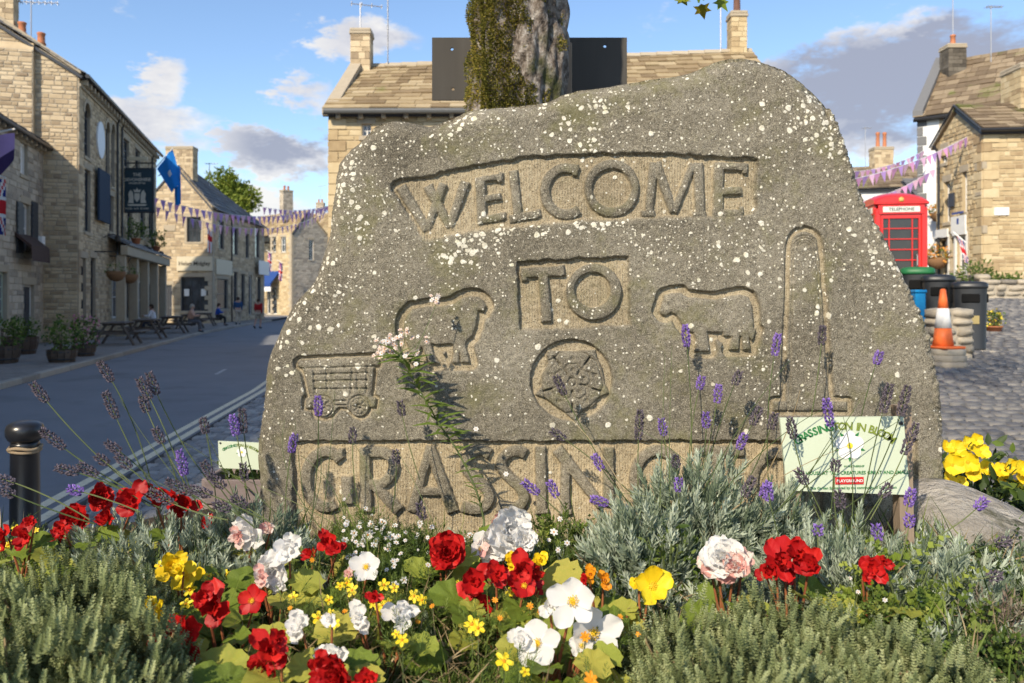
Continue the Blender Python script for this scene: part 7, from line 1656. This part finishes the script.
def bleaf_mesh(seed, mat):
    """begonia leaf: lopsided heart with toothed rim, folded along the midrib"""
    rg = random.Random(seed); b = MB(); b.cur = rg.random(); n = 26; rim = []
    for i in range(n+1):
        t_ = i/n*2*math.pi-math.pi/2; rr = .5*(1+.16*math.sin(t_))*(1+.07*math.sin(i*math.pi*.9)+.05*math.sin(i*2.3+seed)); x = rr*math.cos(t_)*(.78 if math.cos(t_) < 0 else .92); y = rr*math.sin(t_)*1.05+.42
        if i in (0, n): x, y = 0, .06
        rim.append((x, y, .16*abs(x)+.05*math.sin(i*1.9)-.25*max(0, y-.6)**2))
    mid = [(0, .06+.88*k/5, -.02-.02*math.sin(k)) for k in range(6)]
    ring2 = [(x*.55, .42+(y-.42)*.6, z*.5+.025*math.sin(k*2.1)) for k, (x, y, z) in enumerate(rim)]
    b.add(rim, []); b.add(ring2, []); b.add([(0, .42, -.03)], []); k0 = n+1
    b.f = [(i, i+1, k0+i+1, k0+i) for i in range(n)]+[(k0+i, k0+i+1, 2*k0) for i in range(n)]; b.mi = [0]*len(b.f); me = b.mesh('leaf', True); me.materials.append(mat); return me
BLF = [bleaf_mesh(s, m_bego) for s in range(7)]
def begonia(label, flowers, leaves=7, Y=None, lr=.052, buds=0, cat='begonia', spread=.09, name='begonia', face=None):
    ys = [np.interp(f[1], [500, 683], [2.52, 1.38]) for f in flowers]; Yc = Y or float(np.mean(ys)); xc = float(np.mean([(f[0]-512)*Yc/F for f in flowers])); z0 = soil_z(xc, Yc)-.01
    t = thing(name, label, cat, (xc, Yc, z0)); base = Vector((xc, Yc, z0)); 
    for i, f in enumerate(flowers):
        Yf = Yc+.03*math.sin(i*2.1)-.02; c = flower(t, f[0], f[1], f[2], f[3], Yf, f[4] if len(f) > 4 else face); b = MB(); b.cur = random.random(); m = base.lerp(c, .5)+Vector((random.gauss(0, .01), .02, .0)); b.tube([base+Vector((random.gauss(0, .02), random.gauss(0, .02), 0)), m, c+Vector((0, .02, -.012))], [.0045, .0035, .0025], 6); b.build('stem', m_stemr, t)
    leaves = int(leaves*1.5)
    for k in range(leaves):
        a = 2*math.pi*k/max(1, leaves)+random.uniform(-.4, .4); r_ = spread*random.uniform(.35, 1.0); top = max(at(f[0], f[1], Yc).z for f in flowers); h = max(.05, (top-z0)*random.uniform(.3, .72)); p = base+Vector((r_*math.cos(a), r_*.8*math.sin(a)-.025, h))
        out = Vector((math.cos(a)*.9, math.sin(a)*.7-.45, random.uniform(-.25, .3))).normalized(); up = Vector((random.gauss(0, .25), -.55, 1)); x_ = out.cross(up).normalized(); z_ = x_.cross(out); s = lr*random.uniform(.75, 1.35); M = Matrix((x_, out, z_)).transposed().to_4x4(); M.translation = p
        obj_at('leaf', random.choice(BLF), t, M @ Matrix.Scale(s*1.5, 4)); b = MB(); b.cur = .5; b.tube([base, base.lerp(p, .55)+Z*.012, p], [.0035, .003, .0022], 5); b.build('leaf_stalk', m_stemr if k % 2 else m_stemg, t)
    return t
begonia('scarlet begonias leaning over the road side of the bed', [(100,497,13,'redd'),(76,518,15,'redd'),(131,500,15,'redm'),(108,518,11,'redm'),(60,536,9,'redm'),(60,528,7,'redm')], 7, 2.25)
begonia('scarlet begonia trailing through the silver lavender', [(166,499,14,'redm'),(186,503,12,'redm'),(150,492,9,'redm'),(207,521,6,'redm'),(178,512,8,'redm')], 4, 2.3)
begonia('small red begonia at the far left beside the bollard', [(24,536,11,'redm'),(4,536,10,'redm'),(30,522,6,'redm')], 6, 2.15)
begonia('red begonia with two open flowers right of the grey shrublet', [(214,606,18,'redm'),(252,601,13,'reds'),(202,596,10,'redm')], 9, 1.80)
begonia('deep red begonia low at the front beside the grey shrublet', [(178,632,20,'redm'),(166,655,17,'reds'),(190,648,12,'redm'),(158,640,10,'redm')], 8, 1.62)
begonia('red begonia over yellow green leaves at the bed front', [(270,650,18,'redm'),(262,668,14,'redm'),(278,640,10,'redm')], 11, 1.55, .062)
begonia('big red begonia cut off by the front edge of the bed', [(338,676,24,'redd'),(318,664,12,'redm'),(365,680,12,'redm')], 9, 1.45, .06)
begonia('pale pink tinged begonia below the carved letter G', [(250,531,16,'whitem'),(268,529,9,'blushm'),(238,536,9,'blushm')], 6, 2.25)
begonia('white begonia with full blooms next to the yellow ones', [(287,549,15,'whitem'),(272,570,17,'whited'),(261,577,9,'blushm'),(280,584,9,'whitem')], 8, 2.0)
begonia('little red begonia between the white blooms', [(328,542,11,'redm'),(311,553,8,'redm'),(336,548,8,'redm')], 3, 2.15)
begonia('single white begonia with yellow eye among tiny white flowers', [(366,567,14,'whites',(.1,-1,.5)),(349,574,6,'blushm')], 4, 2.05)
begonia('white begonia with drooping petals at the centre front', [(299,626,14,'whitem'),(330,620,8,'whitem'),(334,654,14,'whitem'),(316,664,9,'whitem')], 8, 1.62)
begonia('small white begonia in the feathery foliage', [(361,617,13,'whitem'),(400,612,13,'whitem'),(402,622,10,'whitem'),(374,597,7,'redm')], 5, 1.75)
begonia('crimson double begonia under the carved letters A and S', [(447,552,19,'redd')], 7, 2.12, .06)
begonia('pair of bright red begonias with hanging blooms below the white double', [(473,582,16,'redm'),(470,600,14,'redm'),(496,574,12,'redm'),(520,572,16,'redm'),(532,578,13,'redm'),(524,586,12,'reds'),(484,608,10,'redm')], 10, 1.9, .058)
begonia('large white double begonia under the carved letter S', [(508,530,24,'whited'),(492,546,18,'whited'),(524,540,14,'whited'),(480,549,9,'blushs'),(498,522,9,'blushm')], 6, 2.2)
begonia('white open begonias with golden centres at the bed front', [(573,601,23,'whites',(-.05,-1,.35)),(593,633,24,'whites',(.15,-1,.25)),(537,643,20,'whites',(-.2,-1,.35)),(582,645,12,'whites',(-.3,-1,.0)),(550,605,10,'whitem'),(522,640,11,'whitem')], 12, 1.68, .05)
begonia('blush and white double begonia above the right grey mound', [(722,558,22,'whited'),(712,563,14,'blushd'),(736,566,15,'blushd'),(720,572,14,'blushm'),(745,556,8,'blushm')], 5, 1.95)
begonia('bright red begonia cluster below the bloom sign', [(778,562,15,'redm'),(797,556,18,'redm'),(812,564,12,'redm'),(768,572,10,'redm'),(788,572,9,'redm')], 6, 1.95)
begonia('single scarlet begonia spray beside the mint', [(872,568,12,'redm'),(884,562,8,'redm'),(866,577,6,'redm')], 3, 1.95)
begonia('lemon yellow begonia with two blooms by the grey shrublet', [(171,567,13,'yellowm'),(189,577,14,'yellows'),(180,570,8,'yellowm')], 5, 1.95)
begonia('yellow begonia spilling down beside the grey shrublet', [(156,609,12,'yellowm'),(167,626,13,'yellowm'),(152,620,8,'yellowm')], 5, 1.72)
begonia('large lemon yellow open flower at the edge of the right grey mound', [(652,586,18,'yellows',(.2,-1,.45)),(640,582,9,'yellowm')], 4, 1.9, cat='flower')
begonia('faded peach begonia buds among the yellow green leaves', [(590,574,7,'orangem'),(604,580,7,'orangem'),(584,580,5,'redm')], 9, 1.95, .06)
begonia('begonia with yellowing leaves in the middle of the bed', [(512,562,8,'yellowm'),(540,560,8,'yellowm')], 8, 1.98, .062)
# small yellow daisies: one plant thing per patch, each flower a part
def bidens(label, pts, col='yellow', r=8.0, name='bidens', kind=None):
    Yc = float(np.mean([np.interp(p[1], [500, 683], [2.52, 1.38]) for p in pts])); xc = float(np.mean([(p[0]-512)*Yc/F for p in pts])); z0 = soil_z(xc, Yc); t = thing(name, label, 'flower', (xc, Yc, z0)); base = Vector((xc, Yc, z0))
    for p in pts:
        Y = np.interp(p[1], [500, 683], [2.5, 1.36]); rr = p[2] if len(p) > 2 else r; c = at(p[0], p[1], Y); n = Vector((random.gauss(0, .3), -1, random.uniform(.4, 1.2))).normalized(); M = n.to_track_quat('Z', 'Y').to_matrix().to_4x4(); M.translation = c
        obj_at('flower_head', DAISY[col], t, M @ Matrix.Rotation(random.uniform(0, 6), 4, 'Z') @ Matrix.Diagonal((1, random.uniform(.75, 1), random.uniform(.6, 1.8), 1)) @ Matrix.Scale(rr*Y/F*random.uniform(.78, 1.0), 4)); b = MB(); b.cur = random.random(); b.tube([Vector((c.x+random.gauss(0, .02), c.y+.03, soil_z(c.x, c.y))), c+Vector((0, .012, -.03)), c], [.0018, .0016, .0012], 4); b.build('stem', m_stemg, t)
    q = np.array([tuple(at(p[0], p[1]+14, np.interp(p[1], [500, 683], [2.52, 1.38]))) for p in pts for _ in range(14)])+np.random.normal(size=(len(pts)*14, 3))*.018; scatter('foliage', FERN[0], FERN[1], q, np.random.normal(size=q.shape)*.5+np.array([0, 0, .8]), np.random.uniform(.03, .05, len(q)), m_green, t)
def daisy(mat, petals=5, w=.62):
    b = MB(); b.cm = 0
    for k in range(petals):
        a = 2*math.pi*k/petals; c, s = math.cos(a), math.sin(a); f = lambda u, v, z: (c*u-s*v, s*u+c*v, z); b.cur = random.random(); b.add([f(.1,-.08,0), f(.1,.08,0), f(.55,.32*w/.62,.08), f(.95,.2*w/.62,.05), f(1.0,0,.02), f(.95,-.2*w/.62,.05), f(.55,-.32*w/.62,.08), f(.55,0,.02)], [(0,1,7),(1,2,7),(2,3,7),(3,4,7),(4,5,7),(5,6,7),(6,0,7)])
    b.cm = 1; b.lathe([(.22, 0), (.2, .1), (.1, .16), (0, .17)], (0, 0, 0), 8); me = b.mesh('flower_head'); me.materials.append(mat); me.materials.append(m_orng); return me
DAISY = {'yellow': daisy(m_yelp), 'orange': daisy(m_orng, 7, .5), 'white': daisy(m_whip, 6, .6), 'pink': daisy(m_pinkp, 5, .7)}
bidens('small yellow flowers below the lemon begonia', [(190,590),(196,602),(203,606),(186,604,7),(226,574,6),(160,566,6),(209,576,6)])
bidens('small yellow flowers right of the white begonia', [(347,583),(329,600,6),(352,590),(384,585),(394,588,7),(340,586,6),(293,597,6),(318,618),(335,624,7),(330,614,6)])
bidens('bright cluster of small yellow flowers in the bed centre', [(373,603,7),(382,606),(390,612),(378,612,7),(388,602,6),(414,596),(422,600,7),(402,640,9),(396,634,6)])
bidens('yellow flowers under the hanging red begonia', [(472,624,10),(478,628,9),(512,592,8),(470,588,7),(459,588,9),(504,661,12),(525,672,6)])
bidens('orange and yellow flowers near the open white begonias', [(588,577,5),(585,637,6),(591,680,10),(639,634,4),(620,617,4)], 'orange')
bidens('yellow daisies at the far left edge by the bollard', [(16,529,6),(24,534,5),(8,545,6),(2,548,5),(36,530,4),(26,523,5)])
bidens('scattered tiny orange buds in the feathery foliage', [(312,560,3.5),(345,611,3.5),(290,608,3.5),(432,606,3.5),(418,622,3.5),(495,600,4),(530,606,4),(540,612,4),(500,618,4)], 'orange')
bidens('tiny white flowers massed under the carved letters R and A', [(x_, y_, r_*.8) for x_, y_, r_ in [(347,522,4),(359,527,5),(354,533,6),(371,524,5),(382,522,6),(392,537,6),(374,545,5),(388,549,5),(394,566,5),(404,580,6),(395,585,6),(368,535,7),(376,541,6),(420,523,5),(432,527,4),(352,560,4),(428,565,4),(345,540,5),(363,541,5)]], 'white', 5, 'alyssum')
rgA = random.Random(5); bidens('haze of minute white alyssum flowers beside the carved letter R', [(rgA.gauss(372, 22), rgA.gauss(540, 13), rgA.uniform(2, 3.4)) for _ in range(70)], 'white', 3, 'alyssum')
bidens('tiny white button flowers on leafy green stems under the letter I', [(554,532,5),(560,519,4),(567,543,4),(558,550,3.5),(549,540,3),(470,535,4),(462,540,4)], 'white', 4, 'white_button_flower')
bidens('tiny white specks of flower beside the mint', [(868,588,3),(858,592,3),(905,565,3),(850,578,3),(920,600,3),(885,600,3)], 'white', 3, 'white_button_flower')
# leafy green clumps
def leafy(label, px, pytop, Y, r, h, mat, n, ls, name='leafy_plant', tpl=None, cat='plant', lean=0):
    x = (px-512)*Y/F; top = at(px, pytop, Y).z; z = soil_z(x, Y)-.02; t = thing(name, label, cat, (x, Y, z)); k = n
    a = np.random.rand(k)*6.28; rr = r*np.sqrt(np.random.rand(k)); p = np.stack([x+rr*np.cos(a), Y+rr*.8*np.sin(a), z+(top-z)*np.random.rand(k)**.7*(1-.4*rr/r)], 1)
    v, f = tpl or (LEAF, LEAFF); d = np.stack([np.cos(a), np.sin(a)*.8-.2, np.random.rand(k)*1.2], 1)+np.random.normal(size=(k, 3))*.35; scatter('foliage', v, f, p, d, np.random.uniform(.6, 1.3, k)*ls, mat, t); woody(t, x, Y, z, r, top-z, m_stemg); return t
leafy('fresh green leafy plant under the carved letter I', 560, 508, 2.45, .07, .15, m_green, 60, .07, tpl=shoot(7, 3, 1.0, .06, .3, .8, seed=5))
leafy('fresh green leafy plant behind the white double begonia', 540, 520, 2.4, .06, .12, m_lime, 40, .06, tpl=shoot(7, 3, 1.0, .06, .3, .8, seed=6))
leafy('bright green leafy plant beneath the silver lavender', 668, 512, 2.2, .09, .12, m_green, 240, .03)
leafy('bright green leafy plant left of the pink tinged begonia', 222, 560, 2.0, .09, .12, m_green, 260, .034)
leafy('dark green alyssum foliage under the letters R and A', 385, 520, 2.3, .15, .12, m_dkgreen, 330, .05, tpl=shoot(6, 3, 1.0, .05, .3, .8, seed=7))
leafy('dark fine foliage patch at the right of the alyssum', 412, 540, 2.2, .10, .12, m_green, 240, .05, tpl=shoot(6, 3, 1.0, .05, .3, .8, seed=8))
leafy('lime green leaves by the far left red begonia', 40, 524, 2.2, .10, .12, m_lime, 150, .035)
leafy('round leaved yellow green mint left of the boulder', 905, 540, 2.0, .10, .2, m_lime, 60, .10, 'mint', MINT)
leafy('low trailing mint at the right front of the bed', 940, 590, 1.85, .17, .15, m_green, 110, .075, 'mint', MINT)
leafy('trailing mint under the scarlet spray', 850, 585, 1.85, .12, .12, m_green, 90, .065, 'mint', MINT)
leafy('grassy green tuft leaning on the boulder', 1005, 585, 2.0, .10, .2, m_green, 60, .14, 'grass_tuft', (BLADE, BLADEF))
leafy('reddish heather patch at the right corner of the bed', 1000, 600, 1.9, .14, .12, mk('heather_leaf', [(.09, .06, .05), (.15, .11, .085), (.2, .17, .12)], .8, vamp=.9), 220, .06, 'heather', FERN)
# ---- tall yarrow leaning across the stone
yw = thing('yarrow', 'tall yarrow stem with dried whitish flower heads leaning across the carved stone', 'flower', (at(482,545,2.5).x, 2.5, .74))
pth = catmull([(484,520),(476,490),(458,452),(440,425),(424,398),(410,372),(398,352)], 6, False); PT = [at(x, y, 2.58+.0015*(i)) for i, (x, y) in enumerate(pth)]
b = MB(); b.tube([Vector((PT[0].x, 2.5, .74))]+PT, [.004]+[.0036-.0018*i/len(PT) for i in range(len(PT))], 6); b.build('stem', m_stemg, yw)
BL2 = [(-.06,0,0), (.06,0,0), (.075,.4,.05), (-.075,.4,.05), (.04,.8,-.05), (-.04,.8,-.05), (0,1,-.12)]; BL2F = [(0,1,2,3), (3,2,4,5), (5,4,6)]
me = MB(); me.add(BL2, BL2F); lm = me.mesh('leaf', True); lm.materials.append(m_green)
for i in range(3, len(PT)-1):
    for k in range(3 if i > 14 else 2):
        a = random.uniform(0, 6.28); d = Vector((math.cos(a), -abs(math.sin(a))*.5, random.uniform(-.1, .7))).normalized(); upv = Vector((0, -.5, 1)); x_ = d.cross(upv).normalized(); M = Matrix((x_, d, x_.cross(d))).transposed().to_4x4(); M.translation = PT[i]; obj_at('leaf', lm, yw, M @ Matrix.Scale(random.uniform(.04, .085)*(1.2 if i > 14 else .7), 4))
m_dryf = mk('dried_yarrow', [(.33, .24, .20), (.50, .40, .35), (.66, .58, .52)], .8, vamp=.9)
DAISY['dry'] = daisy(m_dryf, 6, .55)
for (px, py, n) in ((379, 356, 8), (386, 343, 8), (384, 351, 9), (398, 338, 8), (406, 331, 5), (438, 300, 7), (412, 352, 6), (391, 346, 6), (420, 340, 4)):
    c = at(px, py, 2.64); s0 = PT[-3] if px < 425 else PT[-6]; b = MB(); b.tube([s0, s0.lerp(c, .6)+Vector((0, 0, -.006)), c], [.0018, .0015, .001], 4); br = b.build('branch', m_stemg, yw)
    for k in range(n):
        o_ = c+Vector((random.gauss(0, .014), random.gauss(0, .008), random.gauss(0, .010))); M = Vector((random.gauss(0, .4), -1, random.gauss(.5, .4))).to_track_quat('Z', 'Y').to_matrix().to_4x4(); M.translation = o_; obj_at('flower_head', DAISY['dry' if k % 5 else 'white'], br, M @ Matrix.Scale(random.uniform(.007, .011), 4))
for (px, py) in ((405, 356), (416, 364), (476, 429), (506, 474)): c = at(px, py, 2.6); M = Vector((0, -1, .6)).to_track_quat('Z', 'Y').to_matrix().to_4x4(); M.translation = c; obj_at('flower_head', DAISY['white'], yw, M @ Matrix.Scale(.009, 4))
# long arching grasses round the sign and the left corner
gr = thing('tall_grass', 'long arching grass stalks crossing the stone left of the bloom sign', 'grass', (at(740,540,2.4).x, 2.4, .75))
for (x0, y0, x1, y1, x2, y2) in ((690,520,730,430,790,360),(700,520,760,440,830,405),(720,520,780,470,850,445),(670,520,668,440,672,345),(660,500,662,440,665,352),(740,520,790,440,800,390),(755,530,820,470,900,420),(640,520,600,440,560,410),(680,520,640,480,600,500),(730,520,700,460,640,430),(770,520,830,450,860,400),(790,530,800,480,842,422),(850,540,858,470,843,416),(800,545,850,500,905,470),(705,545,740,500,725,470)):
    A, C, B = at(x0, y0, 2.34), at(x1, y1, 2.36), at(x2, y2, 2.39); b = MB(); b.cur = random.random(); pts = [A*(1-s)**2+C*2*s*(1-s)+B*s*s for s in np.linspace(0, 1, 10)]; A0 = Vector((A.x, A.y, soil_z(A.x, A.y))); b.tube([A0]+pts, [.0022]+[.0021-.0014*s for s in np.linspace(0, 1, 10)], 4); b.build('blade', m_stemg if random.random() < .75 else m_straw, gr)
gl = thing('tall_grass', 'long thin grass stalks arching before the carved letters G and R', 'grass', (at(300,545,2.4).x, 2.4, .75))
for (x0, y0, x1, y1, x2, y2) in ((300,540,250,480,180,440),(320,535,330,470,335,390),(310,540,300,480,295,420),(360,540,300,500,220,470),(330,540,270,470,285,420),(350,540,340,480,300,455),(372,540,392,500,352,440),(440,540,420,490,398,452),(260,540,200,500,130,470),(240,545,170,480,120,400),(300,545,330,480,318,440),(250,540,230,480,205,430)):
    A, C, B = at(x0, y0, 2.40), at(x1, y1, 2.44), at(x2, y2, 2.46); b = MB(); b.cur = random.random(); pts = [A*(1-s)**2+C*2*s*(1-s)+B*s*s for s in np.linspace(0, 1, 10)]; A0 = Vector((A.x, A.y, soil_z(A.x, A.y))); b.tube([A0]+pts, [.0018]+[.0017-.001*s for s in np.linspace(0, 1, 10)], 4); b.build('blade', m_stemg, gl)
# ---- pansies in a tub beyond the boulder
px0 = at(988, 470, 3.45); tub = thing('pansy_tub', 'round stone tub of yellow pansies beyond the pale boulder', 'planter', (px0.x, 3.45, gh(px0.x, 3.45)))
b = MB(); b.lathe([(.28, 0), (.36, .06), (.42, .50), (.46, .53), (.46, .62), (.42, .63), (.40, .58), (0, .57)], (px0.x, 3.45, gh(px0.x, 3.45)), 24); b.build('tub', m_boul, tub, True)
q, d = blob(900, (px0.x, 3.45, .70), .44, .55, .35); q = q[q[:, 2] > .56]; scatter('foliage', LEAF, LEAFF, q, np.random.normal(size=q.shape)*.6+np.array([0, -.2, .6]), np.random.uniform(.035, .07, len(q)), m_dkgreen, tub); q = q[::3]; scatter('foliage', LEAF, LEAFF, q+np.array([0, -.02, .02]), np.random.normal(size=q.shape)*.6+np.array([0, -.3, .6]), np.random.uniform(.04, .07, len(q)), m_green, tub)
for (px, py, r) in ((955,450,12),(966,444,10),(952,465,12),(968,462,13),(980,452,10),(972,474,10),(948,478,9),(960,482,8),(985,468,9),(1000,470,9),(1010,466,10),(1020,468,9),(1004,480,8),(1014,490,11),(1024,478,10),(976,440,8),(946,448,8)):
    c = at(px, py, 3.14+.12*random.random()); M = Vector((random.gauss(0, .35), -1, random.uniform(.1, .6))).normalized().to_track_quat('Z', 'Y').to_matrix().to_4x4(); M.translation = c; rr = r*3.2/F
    f = obj_at('flower', CEN['y'], tub, M @ Matrix.Scale(rr, 4))
    for k in range(5): a = math.pi/2+2*math.pi*k/5; obj_at('petal', random.choice(PET['yellowd' if k % 2 else 'yellow']), f, M @ Matrix.Scale(rr, 4) @ Matrix.Rotation(a, 4, 'Z') @ Matrix.Rotation(R(14), 4, 'X') @ Matrix.Scale(random.uniform(.85, 1.05), 4))
    b = MB(); b.tube([(c.x, 3.42, .6), c+Vector((0, .05, -.03)), c+Vector((0, .01, 0))], [.003, .0025, .002], 4); b.build('stem', m_stemg, tub)
# plants in the trough
q, d = blob(300, (-1.5, 4.75, .58), .26, .5, .3); q = q[q[:, 2] > .52]; scatter('foliage', LEAF, LEAFF, q, np.random.normal(size=q.shape)*.6+np.array([0, 0, .6]), .06, m_green, t2)

# place the pieces that carry a world matrix: basis = parent world^-1 @ M  (parents have no scale of their own unless listed here)
WM = {}
def world_of(o):
    if o in WM: return WM[o]
    return ROOTM.get(o, Matrix()) if o.parent is None else (ROOTM[o.parent] @ o.matrix_parent_inverse @ o.matrix_basis if o.parent.parent is None else world_of(o.parent) @ o.matrix_parent_inverse @ o.matrix_basis)
for o, M in STEMS: WM[o] = M
for o, M in STEMS:
    o.matrix_basis = world_of(o.parent).inverted() @ M
